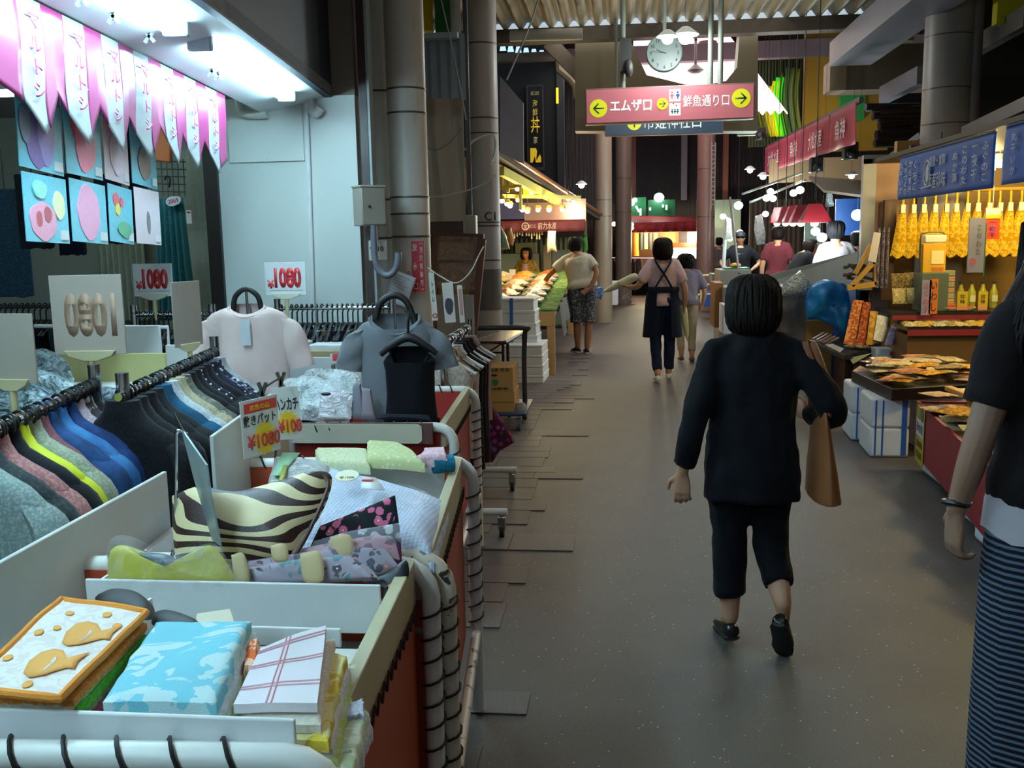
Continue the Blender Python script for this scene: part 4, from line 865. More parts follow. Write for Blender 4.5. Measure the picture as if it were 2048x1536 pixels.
# ---- bed pads in the second wagon
def pad(name, label, q, z, th, m, cat, seed=0, wav=.012):
    k = MB(); q = [Vector((p.x, p.y, z)) for p in q]
    def P(u, v):
        p = q[0].lerp(q[1], u).lerp(q[3].lerp(q[2], u), v); e = min(u, v, 1 - u, 1 - v); return p + Vector((0, 0, th * (min(1, e / .14) ** .5 - 1) * .9 + wav * noise.noise(p * 7 + Vector((seed, 0, 0)))))
    k.grid(P, 24, 24, t=th * .4); return k
q = hx([(600, 1045), (866, 1068), (896, 965), (640, 905)], .95); k = pad('p', '', q, .93, .06, None, '', 1); 
q2 = hx([(790, 1080), (858, 1085), (868, 1022), (800, 1010)], .93); k2 = pad('p', '', q2, .905, .09, None, '', 2); solo(k2, 'pink_pad', mat('e0b3b2', .9, bump=.3, bs=200), 'pale pink fluffy pad under the blue check pad', 'bed pad')
bp = thing('bed_pad', 'blue and white gingham bed pad in clear plastic in the second wagon', 'bed pad', loc=sum(q, Vector()) / 4); k.build('pad', m_check('a9bde0', 'dfe6f2', 30), bp, world=True)
q3 = hx([(618, 1030), (860, 1050), (880, 968), (648, 908)], .97); kf = pad('p', '', q3, .968, .05, None, '', 6, .03); kf.build('clear_wrap', m_film(.06), bp, world=True)
k = MB(); k.lathe([(.032, 0), (.032, .002)], fr(atz(694, 952, .975), (1, .1, 0), (0, 1, .25)), 24); k.build('round_sticker', mat('e8e6c8', .4), bp, world=True)
text('各100%', fr(atz(694, 955, .979), (1, .1, .0), (0, 1, .25)), .012, mat('9a9440', .5, var=0), bp, world=True)
k = MB(); q = hx([(722, 975), (770, 980), (752, 955), (724, 952)], .975); k.add(q, [(0, 1, 2, 3)]); k.build('white_tag', WHITE, bp, world=True, recalc=False, solid=.002); k = MB(); k.box(atz(735, 960, .978), (.03, .012, .002)); k.build('red_mark', mat('c8323c', .5), bp, world=True)
q = hx([(520, 980), (640, 985), (662, 915), (545, 900)], .96); k = pad('p', '', q, .955, .05, None, '', 3); wp = thing('wrapped_card_pack', 'clear wrapped pack with a white card and green print left of the blue pad', 'packet', loc=sum(q, Vector()) / 4); k.build('pack', m_pack('cfd9da', 'eef2f2'), wp, world=True)
k = MB(); q = hx([(545, 950), (560, 950), (600, 905), (565, 905)], .965); k.add(q, [(0, 1, 2, 3)]); k.build('green_print', mat('8fc49a', .4), wp, world=True, recalc=False, solid=.002); k = MB(); q = hx([(556, 965), (566, 966), (575, 930), (566, 930)], .967); k.add(q, [(0, 1, 2, 3)]); k.build('olive_print', mat('9aa23a', .4), wp, world=True, recalc=False, solid=.002)
for i, (q, z, m, lb) in enumerate((([(735, 918), (850, 925), (800, 890), (735, 885)], .97, m_dots('c2c890', 'dde0c0', 60), 'lime dotted towel laid behind the divider'), ([(640, 915), (740, 922), (735, 893), (630, 893)], .955, m_cloth('cfd2a4', 'dcdfbe'), 'pale yellow towel laid at the back of the second wagon'), ([(830, 922), (895, 918), (888, 898), (850, 900)], .97, m_print('e2b4c2', 'f0d5dd', 40), 'pink towel heap at the back right of the second wagon'))):
    fold(hx(q, .95), z - .01, .03, m, 'hand_towel', lb, 'towels at the back of the second wagon', seed=70 + i, wav=.02)
k = MB(); k.tube([atz(866, 930, .93), atz(906, 926, .93)], .028, 12); solo(k, 'rolled_towel', m_cloth('1f6f8c', '2b86a4'), 'rolled teal towel at the back right corner of the second wagon', 'towel')
# ---- clipped price cards
def pricecard(label, P, w, h, lines, lean=(0, 0, 1), rx=(1, 0, 0)):
    t = thing('price_card', label, 'price card', M=fr(P, rx, lean)); MB().bb(-w / 2, w / 2, 0, h, -.0015, .0015).build('card', mat('d9d8d2', .45), t); return t
MR, MY, MK = mat('d23a36', .45, var=0), mat('ecc51c', .45, var=0), mat('1b1b1d', .5, var=0)
def burst(cx, cy, r, n=11): return [(cx + (r if i % 2 == 0 else r * .72) * math.cos(math.pi * i / n), cy + (r if i % 2 == 0 else r * .72) * 1.25 * math.sin(math.pi * i / n)) for i in range(2 * n)]
c = pricecard('price card for bed pads with a red header and yellow burst clipped on a wire', at(525, 908, 2.72), .135, .175, None, (.05, 0, 1), (.62, 1, .06))
MB().bb(-.055, .062, .135, .165, .0015, .003).build('red_header', MR, c); text('広告の品', TR(0, .15, .0035), .017, MY, c, bold=.01); text('敷きパット', TR(-.002, .112, .002), .034, MK, c, w=.118, bold=.006); k = MB(); k.prism(burst(.012, .05, .045), .002, TR(0, 0, .0015)); k.build('yellow_burst', MY, c); text('¥1080', TR(.006, .045, .0045), .045, MR, c, w=.12, bold=.02)
c = pricecard('price card for handkerchiefs clipped on the same wire', at(580, 878, 2.9), .085, .17, None, (-.02, 0, 1), (1, .3, .06))
text('ハンカチ', TR(0, .115, .002), .04, MK, c, w=.075, bold=.02); k = MB(); k.prism(burst(.0, .055, .034), .002, TR(0, 0, .0015)); k.build('yellow_burst', MY, c); text('¥108', TR(.004, .045, .0045), .045, MR, c, w=.075, bold=.02)
k = MB(); k.tube(catmull(pxs([(510, 790), (540, 768), (566, 752)], y=2.75), 4), .003, 6); k.tube(pxs([(548, 960), (560, 765)], y=2.9), .004, 6); solo(k, 'clip_wire', mat('40443c', .4, .4), 'thin dark wire carrying the two clipped price cards', 'wire')
for i, (px, py) in enumerate(((525, 778), (562, 757))):
    p = at(px, py, 2.74 + .1 * i); t = thing('bulldog_clip', ['dark clothes peg on the bed pad price card', 'dark clothes peg on the handkerchief price card'][i], 'clip', loc=p); MB().bar((-.012, 0, .02), (.004, 0, -.025), .009).build('jaw', mat('3f4030', .5), t); MB().bar((.012, 0, .02), (-.004, 0, -.025), .009).build('jaw', mat('34352a', .5), t)
c = pricecard('price card with red header for long sleeved polos behind the plastic packs', at(693, 752, 4.5), .155, .11, None); MB().bb(-.065, .075, .075, .11, .0015, .003).build('red_header', mat('d8475c', .45), c); text('広告', TR(.02, .092, .0035), .026, MY, c, bold=.02); text('婦人長袖ポロ', TR(0, .04, .002), .045, MK, c, w=.15, bold=.02)
k = MB(); k.tube(catmull([zp[5] + Vector((0, -.02, .0)), zp[6] + Vector((0, -.03, -.01)), zp[8] + Vector((0, -.035, 0)), zp[10] + Vector((0, -.03, 0))], 6), .005, 6); k.build('seam', mat('4a3226', .5), zb_, world=True)
# ================================================================ clothes rails, hangers and garments
HG = hanger_mb(.17); HG0 = None
def rail(label, a, b, posts, zt_off=.06, r=.012, legs=True):
    """garment rail from a to b with upright posts at fractions of its length"""
    a, b = Vector(a), Vector(b); t = thing('clothes_rack', label, 'clothes rack', loc=((a.x + b.x) / 2, (a.y + b.y) / 2, 0)); k = MB(); k.tube([a, b], r, 10); k.build('hanging_rail', CHROME, t, world=True)
    for f in posts:
        p = a.lerp(b, f); k = MB(); k.tube([(p.x, p.y, .04), (p.x, p.y, p.z + zt_off)], .019, 12); k.tube([(p.x, p.y, p.z + zt_off), (p.x, p.y, p.z + zt_off + .006)], .0195, 12); k.build('post', CHROME, t, world=True)
        d = (b - a).normalized().cross(Vector((0, 0, 1)))
        k = MB(); k.tube([Vector((p.x, p.y, .03)) - d * .2, Vector((p.x, p.y, .03)) + d * .2], .016, 8); k.build('foot', CHROME, t, world=True)
    return t
def hang(p, yaw, label, group, m=BLACK, first=[None]):
    M = TR(p.x, p.y, p.z + .012, yaw)
    if first[0] is None or m is not BLACK:
        o = HG.build('clothes_hanger', m); o.matrix_basis = M; tag(o, label, 'hanger', group)
        if m is BLACK: first[0] = o
        return o
    return dup(first[0], M, label, group)
def cloth(p, yaw, m, label, group, cat='jacket', **kw):
    nm = kw.pop('name', 'hanging_' + cat.replace(' ', '_')); k = garment_mb(**kw); o = k.build(nm, m); o.matrix_basis = TR(p.x, p.y, p.z + .012, yaw); return tag(o, label, cat, group)
_g = random.Random(11)
# --- rack 1 (jackets at the left edge)
ZR = 1.17
ra, rb = atz(-60, 884, ZR), atz(196, 768, ZR); r2a, r2b = atz(236, 795, ZR), atz(432, 704, ZR)
NX = Vector((-.035, 0, 0))
rail('near chrome clothes rack of jackets behind the white side board', ra, rb, (.04, .97))
rail('second chrome clothes rack of dark blouses left of the price cards', r2a, r2b, (.04, .985))
g1 = 'jackets on the near rack'
J = [(.03, m_cloth('7f8f8c', '98a6a2'), 'pale grey green knit at the lower left corner of the picture', .25, .55), (.10, m_cloth('2d3436', '3c4446', 90), 'charcoal felt jacket second from the left edge', .25, .55), (.17, m_cloth('a06a68', 'b98482', 120), 'rose pink cardigan on the near rack', .25, .52), (.25, m_cloth('101218', '14171f'), 'black jacket with a yellow lining edge on the near rack', .26, .6), (.31, mat('c9cc12', .7), 'bright yellow jacket peeping out behind the black one', .25, .62), (.40, m_cloth('8e9480', 'a3a995'), 'sage green jacket on the near rack', .25, .58), (.46, m_cloth('7a4a52', '8c5a62'), 'dull rose blouse behind the sage jacket', .22, .5), (.53, m_denim('1d3557', '30548a'), 'dark blue denim jacket on the near rack', .255, .6), (.61, m_denim('2f5f93', '4a80b4'), 'mid blue denim jacket on the near rack', .255, .6), (.70, m_denim('1b2d55', '2b477c'), 'navy denim jacket in front of the mauve one', .25, .6), (.78, m_cloth('a08a90', 'b59fa4'), 'pale mauve blouse behind the navy denim jacket', .25, .6), (.86, m_floral('2a2a2e', '8fb0a8', 'c98a7a', '5a6a70', 40), 'dark floral blouse behind the mauve one', .24, .62), (.93, m_cloth('15161a', '202227'), 'black blouse at the post end of the near rack', .23, .6)]
for i, (f, m, lb, hw, L) in enumerate(J):
    p = ra.lerp(rb, f); yaw = R(-8 + _g.uniform(-3, 3)); hang(p, yaw, 'black plastic hanger on the near jacket rack', 'black hangers on the near rack')
    cloth(p + NX + Vector((0, 0, .03)), yaw, m, lb, g1, 'jacket', hw=hw - .012, L=L, seed=i, sl=.42, th=.042, sw=.062, so=-.012, drop=.15)
for i in range(12):
    p = ra.lerp(rb, .05 + i * .075 + .03); hang(p, R(-8 + _g.uniform(-5, 5)), 'black plastic hanger on the near jacket rack', 'black hangers on the near rack')
# --- rack 2
g2 = 'blouses on the second rack'
J = [(.03, m_cloth('101114', '1b1c20'), 'black knit at the near post of the second rack'), (.09, m_cloth('15171a', '202226'), 'black blouse with a white corsage on the second rack'), (.16, m_cloth('0e0f12', '18191d'), 'black jacket third from the near post of the second rack'), (.23, m_cloth('1c2124', '262b2e'), 'charcoal blouse fourth from the near post of the second rack'), (.30, m_denim('17405a', '1f5f80'), 'teal blue top on the second rack'), (.37, m_cloth('b4bcc0', 'c9d0d4'), 'pale grey blue blouse on the second rack'), (.44, m_cloth('a3997c', 'b5ab8e'), 'khaki beige blouse on the second rack'), (.50, m_floral('5f6358', '3d3f3a', 'a08a78', '77796c', 44), 'grey green floral blouse on the second rack'), (.56, m_cloth('121319', '1d1e24'), 'black blouse behind the floral one on the second rack'), (.62, m_cloth('0f1015', '1a1b21'), 'black cardigan in the middle of the second rack'), (.68, m_dots('16161e', 'd9dade', 60, .25, .2), 'black blouse with white dots on the second rack'), (.75, m_cloth('12131a', '1c1d25'), 'ink black blouse behind the dotted one'), (.82, m_dots('1b1d2e', 'b9bcc9', 55, .2), 'navy blouse with a small pale print on the second rack'), (.88, m_floral('1a1c2a', 'b9bcc8', '6a6e88', 'c9ccd6', 60), 'navy floral blouse near the far post of the second rack'), (.94, m_cloth('8d8f94', 'a0a2a6'), 'grey knit at the far post of the second rack')]
for i, (f, m, lb) in enumerate(J):
    p = r2a.lerp(r2b, f); yaw = R(-9 + _g.uniform(-3, 3)); hang(p, yaw, 'black plastic hanger on the second rack', 'black hangers on the second rack')
    cloth(p + Vector((0, 0, .03)), yaw, m, lb, g2, 'blouse', hw=.218, L=.56, seed=30 + i, sl=.36, th=.038, so=-.01, sw=.055)
    if i % 2 == 0: hang(r2a.lerp(r2b, f + .03), yaw, 'black plastic hanger on the second rack', 'black hangers on the second rack')
p = at(262, 862, 2.62); k = MB()
for dx, dy, dz in ((0, 0, 0), (.02, .005, -.006), (.012, .0, .012), (.03, 0, .004)): k.ell((p.x + dx, p.y + dy - .03, p.z + dz), (.013, .011, .01))
solo(k, 'corsage', mat('c9c5bd', .7), 'small white fabric corsage on the black blouse of the second rack', 'corsage')
# --- long rails along the end wall with trousers
def back_rail(label, p0, p1, y, z, n, gl, cols, seed, wide=.09, drop=.5):
    a, b = at(p0, 612, y), at(p1, 612, y); a.z = b.z = z; rail(label, a, b, (.03, .97), .05, .011); rr = random.Random(seed)
    for i in range(n):
        p = a.lerp(b, (i + .5) / n); hang(p, R(90 + rr.uniform(-8, 8)), 'black plastic hanger on ' + gl, 'black hangers on ' + gl)
        c, lb = cols[i % len(cols)] if not isinstance(cols, dict) else cols.get(i, (rr.choice(['14161f', '171a26', '101217', '1d2330', '20242a']), None))
        k = MB(); hw = .15; t = .012 + .004 * rr.random(); dz = drop + .06 * rr.random()
        k.loft([[(t * (1 + .5 * v) * math.cos(2 * math.pi * j / 12) + .006 * math.sin(v * 5 + i), (hw * (.95 - .25 * v)) * math.sin(2 * math.pi * j / 12), -.12 - dz * v) for j in range(12)] for v in (0, .1, .4, .7, 1)])
        o = k.build('hanging_trousers', m_cloth(c, c)); o.matrix_basis = TR(p.x, p.y, p.z, R(rr.uniform(-8, 8))); tag(o, lb or 'dark trousers packed on ' + gl, 'trousers', 'dark trousers on ' + gl)
back_rail('long chrome rack of trousers along the pale end wall', 548, 792, 5.25, 1.235, 24, 'the rail along the end wall', {4: ('5f5a52', 'grey brown trousers on the rail along the end wall'), 7: ('7a6d60', 'taupe paisley trousers on the rail along the end wall'), 9: ('b9bcbd', 'white trousers on the rail along the end wall'), 11: ('7d6a5c', 'tan striped trousers on the rail along the end wall'), 13: ('2a2040', 'dark violet trousers on the rail along the end wall'), 15: ('8f9a78', 'pale green trousers on the rail along the end wall')}, 5)
back_rail('chrome rack of dark trousers left of the pink T-shirt', 262, 428, 5.0, 1.225, 17, 'the rail left of the pink T-shirt', {}, 6)
back_rail('rack of dark garments deep inside the shop', -20, 120, 5.6, 1.24, 12, 'the rail deep inside the shop', {}, 7, drop=.7)
# low white cartons, wood edge and cream panel around the racks
def bx_px(name, label, cat, px0, py0, px1, py1, y, dy, m, **kw):
    a, b = at(px0, py0, y), at(px1, py1, y); k = MB(); k.bb(a.x, b.x, y, y + dy, b.z, a.z); return solo(k, name, m, label, cat, **kw)
bx_px('white_carton', 'low white carton under the trousers, left one of two by the pink T-shirt', 'carton', 560, 686, 614, 760, 4.95, .25, WHITE, bev=.004); bx_px('white_carton', 'low white carton under the trousers left of the grey T-shirt', 'carton', 617, 690, 722, 790, 4.95, .25, WHITE, bev=.004)
bx_px('wood_ledge', 'light wood ledge in front of the white cartons', 'ledge', 545, 703, 724, 716, 4.85, .05, mat('a08a66', .6), bev=.003)
bx_px('low_partition', 'white low panel behind the pink T-shirt and plastic packs', 'panel', 560, 716, 730, 800, 4.8, .03, mat('cfd6d8', .5))
bx_px('cream_cardboard', 'cream cardboard panel behind the two chrome posts', 'panel', 118, 708, 336, 800, 4.05, .02, mat('b7ae74', .6), bev=.003)
bx_px('white_board', 'white board under the trousers left of the pink T-shirt', 'board', 205, 652, 322, 712, 4.4, .02, WHITE, bev=.003); bx_px('white_board', 'white board just left of the pink T-shirt', 'board', 330, 690, 404, 800, 4.3, .02, WHITE, bev=.003)
k = MB(); k.tube(pxs([(70, 652), (336, 655), (338, 720)], y=4.5), .01, 8); solo(k, 'thin_rail', WHITE, 'thin white tubular rail behind the crossed price placards', 'rail')
bx_px('shelf_unit', 'long white shelf unit inside the shop carrying clear wrapped packs', 'shelf', -120, 800, 420, 1100, 3.55, .5, WHITE)
# clear wrapped bundles
def bundle(label, outline, y0, tilt, th, seed, m=None, cat='packet', nm='wrapped_bundle', grp='clear wrapped bundles'):
    k, p_ = obag('b', '', outline, y0, tilt, th, None, '', seed=seed, wr=.05, wf=16, rnd=1); return solo(k, nm, m or m_pack('56707a', 'd6eef2'), label, cat, grp)
bundle('clear wrapped bundle at the left edge under the first placard', [(-30, 850), (-30, 740), (60, 735), (150, 765), (180, 800), (150, 840), (40, 860)], 3.2, .5, .07, 1)
bundle('tall clear wrapped bundle behind the first placard', [(60, 760), (70, 700), (110, 705), (140, 735), (135, 775), (90, 780)], 3.6, .3, .06, 2)
bundle('clear wrapped dark bundle between the two chrome posts', [(190, 835), (196, 780), (232, 776), (262, 800), (262, 850), (215, 858)], 3.1, .4, .05, 3, m_pack('2a2630', '9fb6bc'))
for i, (lb, o, y, sd) in enumerate((('white clear wrapped shirt pack, leftmost on the third wagon', [(560, 838), (566, 770), (620, 752), (660, 770), (672, 836)], 3.95, 4), ('white clear wrapped shirt pack at the back of the third wagon', [(600, 790), (612, 742), (668, 738), (716, 752), (712, 800), (650, 806)], 4.25, 5), ('white clear wrapped shirt pack in the middle of the third wagon', [(600, 840), (604, 790), (640, 762), (700, 766), (706, 820), (690, 842)], 3.88, 6))):
    bundle(lb, o, y, .8, .04, sd, m_pack('dfeff2', 'f4fafa'))
sp = at(672, 812, 3.84); k, p_ = obag('s', '', [(636, 838), (640, 795), (660, 778), (705, 782), (702, 838)], 3.82, .6, .015, None, '', rnd=0, wr=.004); t = thing('shirt_pack', 'packed white shirt with a small black and red label on the third wagon', 'shirt pack', loc=sum(p_, Vector()) / 5); k.build('pack', m_pack('e9e4ea', 'f4f4f6'), t, world=True)
k = MB(); k.ell(at(652, 788, 3.80), (.022, .01, .008)); k.build('label', mat('2a2226', .4), t, world=True); k = MB(); k.box(at(688, 798, 3.80), (.03, .004, .022)); k.build('card', mat('cfcfd6', .4), t, world=True)
for i, (lb, o, c) in enumerate((('grey folded garment standing right of the white packs', [(706, 838), (706, 770), (722, 766), (730, 838)], '77777f'), ('mauve folded garment leaning beside the grey T-shirt', [(722, 838), (724, 775), (742, 778), (752, 838)], '8d8088'), ('navy folded pack with pale labels below the black top', [(752, 838), (762, 828), (858, 830), (862, 842)], '1f2430'))):
    k, p_ = obag('s', '', o, 3.85, .5, .02, None, '', rnd=0, wr=.004); solo(k, 'folded_garment', m_cloth(c, c), lb, 'garment', 'folded garments on the third wagon')
# --- display T-shirts
def tshirt(label, cx, top, y, hw, L, m, neck, nd, sl, nm='t_shirt', sleeve=True, hanger=True, tagm=True, seed=0, flare=1.02):
    p = at(cx, top, y); t = thing(nm, label, 'T-shirt' if sleeve else 'tank top', M=TR(p.x, p.y, p.z, R(5)))
    N = 28; k = MB(); prof = [(0, neck, .03), (-.012, neck * 1.12, .042), (-.024, hw * .60, .044), (-.04, hw * .78, .046), (-.062, hw * .9, .046), (-.10, hw * (.95 if sleeve else .84), .048), (-.2, hw * (.86 if sleeve else .82), .052), (-.34, hw * .84 * flare, .05), (-L, hw * .9 * flare, .045)]
    rings = []
    for z, w, d in prof:
        row = []
        for j in range(N):
            a = 2 * math.pi * j / N; ca, sa = math.cos(a), math.sin(a); x = w * abs(ca) ** .8 * (1 if ca > 0 else -1); yy = d * abs(sa) ** .9 * (1 if sa > 0 else -1)
            dipz = 0
            if z > -.05 and sa < 0: dipz = -nd * max(0, 1 - (abs(x) / (neck * 1.25)) ** 2) * (1 if z > -.015 else .85 if z > -.03 else .5)
            yy += .022 * noise.noise(Vector((x * 8 + seed, z * 3, sa))) * min(1, -z / .1); row.append((x, yy, z + dipz))
        rings.append(row)
    k.loft(rings, cap=False)
    k.build('body', m, t, recalc=True)
    if sleeve:
        for s in (-1, 1):
            k = MB(); P = catmull([(s * hw * .70, 0, -.06), (s * hw * .92, 0, -.10), (s * (hw * 1.06), -.004, -.12 - sl * .5), (s * (hw * 1.16), 0, -.12 - sl)], 4); n_ = len(P)
            k.loft([[(p.x + s * .0 + (.028 + .03 * min(1, 2.2 * i / n_)) * math.cos(2 * math.pi * q / 14), p.y + (.02 + .012 * min(1, 2 * i / n_)) * math.sin(2 * math.pi * q / 14) + .006 * math.sin(i + q), p.z + .012 * s * math.cos(2 * math.pi * q / 14) * (i / n_)) for q in range(14)] for i, p in enumerate(P)], cap=False); k.build('sleeve', m, t)
        k = MB(); k.tube([(neck * 1.12 * math.cos(a), -.04 * abs(math.sin(a)) - .004, -.012 - nd * math.sin(a)) for a in [math.pi * i / 14 for i in range(15)]], .006, 6); k.build('neck_rib', m, t)
    if tagm: k = MB(); k.bb(-.012, .03, -.075, -.072, -nd - .135, -nd - .02); k.build('swing_tag', mat('c9d0d4', .5), t)
    return t, p
ts, p = tshirt('pale pink half sleeved T-shirt on a padded stand over the second rack', 494, 608, 4.15, .205, .5, m_cloth('e9cfc9'), .075, .045, .17, seed=1)
k = MB(); k.tube(catmull([(-.065, 0, -.03), (-.05, 0, .035), (0, 0, .068), (.05, 0, .035), (.065, 0, -.03)], 5), .012, 10); o = k.build('padded_stand', BLK2); o.matrix_basis = TR(p.x, p.y, p.z, R(5)); tag(o, 'black padded arch holding up the pink T-shirt', 'display stand'); k2 = MB(); k2.tube([(0, .0, .06), (0, 0, -p.z + .02)], .006, 8); q = k2.build('pole', CHROME, o)
ts, p = tshirt('grey half sleeved T-shirt on a padded stand over the third wagon', 790, 628, 4.05, .185, .47, m_cloth('7b7f84'), .1, .075, .12, seed=2, tagm=False)
k = MB(); k.tube(catmull([(-.085, 0, -.02), (-.06, 0, .05), (0, 0, .082), (.055, 0, .05), (.09, 0, -.05)], 5), .0155, 10); o = k.build('padded_stand', BLK2); o.matrix_basis = TR(p.x, p.y, p.z, R(5)); tag(o, 'black padded arch holding up the grey T-shirt', 'display stand'); k2 = MB(); k2.tube([(0, .0, .075), (0, 0, -p.z + .02)], .006, 8); k2.build('pole', CHROME, o)
ts, p = tshirt('black tank top hung in front of the grey T-shirt', 818, 694, 3.93, .125, .31, m_cloth('0b0c11'), .076, .105, .1, 'tank_top', False, tagm=False, seed=3, flare=1.1)
k = MB(); k.tube(catmull([(-.12, 0, -.05), (-.08, 0, -.018), (0, 0, .022), (.08, 0, -.018), (.12, 0, -.05)], 4), [.012, .016, .02, .016, .012], 10); k.tube(catmull([(0, 0, .02), (.002, 0, .08), (.008, 0, .12), (-.012, .02, .135)], 4), .006, 6); o = k.build('clothes_hanger', BLK2); o.matrix_basis = TR(p.x, p.y - .01, p.z + .02, R(5)); tag(o, 'black velvet hanger carrying the black tank top', 'hanger')
# --- price placards on stalks
def placard(label, px0, py0, px1, py1, y, yaw, front, m, pole_to, clipc='cfc49a', w=None):
    a, b = at(px0, py0, y), at(px1, py1, y); c = (a + b) / 2; w = w or abs(b.x - a.x) / max(.3, math.cos(yaw)); h = a.z - b.z; t = thing('price_placard', label, 'price placard', M=TR(c.x, y, b.z, yaw), group='price placards on stalks')
    MB().bb(-w / 2, w / 2, -.003, .003, 0, h).build('card', m, t, bev=.001)
    k = MB(); k.prism([(-w * .36, .012), (w * .36, .012), (w * .3, -.006), (.02, -.022), (-.02, -.022), (-w * .3, -.006)], .022, TR(0, .011, 0, 0, R(90))); k.build('clip', mat(clipc, .5), t, bev=.002)
    k = MB(); k.tube([(0, 0, -.02), (0, 0, -.09)], .011, 10); k.tube([(0, 0, -.08), (0, 0, pole_to - b.z)], .006, 8); k.build('stalk', mat('c9bd90', .4), t)
    if front: (text('1080', TR(w * .06, -.0032, h * .53, 0, R(90)), h * .62, mat('d3353c', .45, var=0), t, w=w * .66, bold=.05), text('¥', TR(-w * .36, -.0032, h * .34, 0, R(90)), h * .26, mat('d3353c', .45, var=0), t, bold=.03), MB().bb(-w * .4, w * .42, -.0038, -.003, h * .145, h * .155).build('underline', mat('55555a', .5), t))
    return t
m_back = mat('b5aa9c', .4, var=.1, vs=3)
placard('blank backed grey placard on a stalk at the left edge', -45, 628, 80, 766, 2.45, R(-6), None, m_back, 1.15)
t = placard('placard seen from behind with its price showing through faintly', 99, 551, 252, 708, 2.85, R(3), None, mat('bcae9f', .4, var=.06), 1.15)
a, b = at(99, 551, 2.85), at(252, 708, 2.85); w = b.x - a.x; text('1080', fr((w * .04, -.0036, (a.z - b.z) * .5), (-1, 0, 0), (0, 0, 1)) @ Matrix.Scale(1, 4), .14, mat('ab8a72', .5, var=0), t, w=w * .72, bold=.05)
placard('placard seen edge on beside the pink T-shirt', 360, 563, 388, 692, 3.75, R(72), None, mat('a2958a', .4), 1.1, w=.16)
placard('white placard with red price 1080 left of the pink T-shirt', 264, 528, 348, 592, 4.95, R(-2), '1', mat('e4e9ea', .4), 1.2, 'd8d6c4')
placard('white placard with red price 1080 right of the pink T-shirt', 529, 525, 613, 590, 5.15, R(2), '1', mat('e4e9ea', .4), 1.2, 'd8d6c4')
# ================================================================ people
def remesh(mb, voxel, name, m, parent, smooth=4, wr=0, wf=14, ws=(1, 1, .5), seed=0, paint=None):
    me = bpy.data.meshes.new('t'); me.from_pydata([tuple(p) for p in mb.v], [], mb.f)
    o = bpy.data.objects.new('t', me); COL.objects.link(o)
    b = bmesh.new(); b.from_mesh(me); bmesh.ops.recalc_face_normals(b, faces=b.faces); b.to_mesh(me); b.free()
    r = o.modifiers.new('r', 'REMESH'); r.mode = 'VOXEL'; r.voxel_size = voxel; r.use_smooth_shade = True
    if smooth: sm = o.modifiers.new('s', 'SMOOTH'); sm.factor = .5; sm.iterations = smooth
    dg = bpy.context.evaluated_depsgraph_get(); nm = bpy.data.meshes.new_from_object(o.evaluated_get(dg))
    bpy.data.objects.remove(o); bpy.data.meshes.remove(me); nm.name = name
    if wr:
        ns = [v.normal.copy() for v in nm.vertices]
        for v, n in zip(nm.vertices, ns):
            c = v.co; f = noise.noise(Vector((c.x * wf * ws[0] + seed, c.y * wf * ws[1], c.z * wf * ws[2]))) + .5 * noise.noise(Vector((c.x * wf * 2.1 + seed, c.y * wf * 2.1, c.z * wf * 1.3)))
            v.co = c + n * (wr * f)
    nm.materials.clear()
    for x in (m if isinstance(m, (list, tuple)) else [m]): nm.materials.append(x)
    if paint:
        for p in nm.polygons: p.material_index = paint(p.center)
    nm.polygons.foreach_set('use_smooth', [True] * len(nm.polygons))
    q = bpy.data.objects.new(name, nm); COL.objects.link(q); q.parent = parent; return q
def skel(H, w=1.0):
    """joints of a standing figure facing +Y, in metres"""
    s = H / 1.6; J = {}
    for k, v in dict(pel=(0, 0, .88), waist=(0, 0, 1.0), chest=(0, 0, 1.2), neck=(0, -.005, 1.36), head=(0, .015, 1.49)).items(): J[k] = Vector(v) * s
    for sd, n in ((-1, 'l'), (1, 'r')):
        for k, v in dict(sh=(.165 * w, -.005, 1.325), el=(.215 * w, -.03, 1.06), wr=(.225 * w, .02, .83), hip=(.082, 0, .85), kn=(.085, .015, .46), an=(.085, -.02, .08), toe=(.1, .17, .03)).items(): J[k + n] = Vector((v[0] * sd, v[1], v[2])) * s
    J['s'] = s; return J
def torso(mb, J, secs, wx=1.0, trap=0):
    if trap:
        for n in 'lr': mb.tube(catmull([J['neck'] - Vector((0, 0, .005)), J['neck'].lerp(J['sh' + n], .5) + Vector((0, 0, -.006)), J['sh' + n] + Vector((0, 0, -.012))], 5), [trap * 1.1, trap * 1.05, trap], 12)
    """secs: (t along pelvis..neck, rx, ry, forward offset)"""
    P = catmull([J['pel'], J['waist'], J['chest'], J['neck']], 8); n = len(P) - 1; rings = []
    hx_ = (J['hipr'] - J['hipl']).normalized(); sx = (J['shr'] - J['shl']).normalized()
    for t, rx, ry, f in secs:
        i = max(0, min(n, t * n)); k = min(int(i), n - 1) if i >= 0 else 0; c = P[k].lerp(P[k + 1], i - k) if t >= 0 else P[0] + (P[0] - P[1]).normalized() * (-t * (P[-1] - P[0]).length)
        tg = (P[min(k + 1, n)] - P[max(k - 1, 0)]).normalized(); r = hx_.lerp(sx, max(0, min(1, t))); r = (r - tg * r.dot(tg)).normalized(); fw = tg.cross(r)
        rings.append([c + fw * f + r * (rx * wx * math.cos(2 * math.pi * j / 20)) + fw * (ry * math.sin(2 * math.pi * j / 20)) for j in range(20)])
    mb.loft(rings)
def limb(mb, pts, rs, n=12, seg=5, flat=None):
    P = catmull(pts, seg); mb.tube(P, lerp_list(rs, len(P)), n, flat=flat)
    mb.ell(P[0], (rs[0] * .98,) * 3, nu=10, nv=6); mb.ell(P[-1], (rs[-1] * .98,) * 3, nu=10, nv=6)
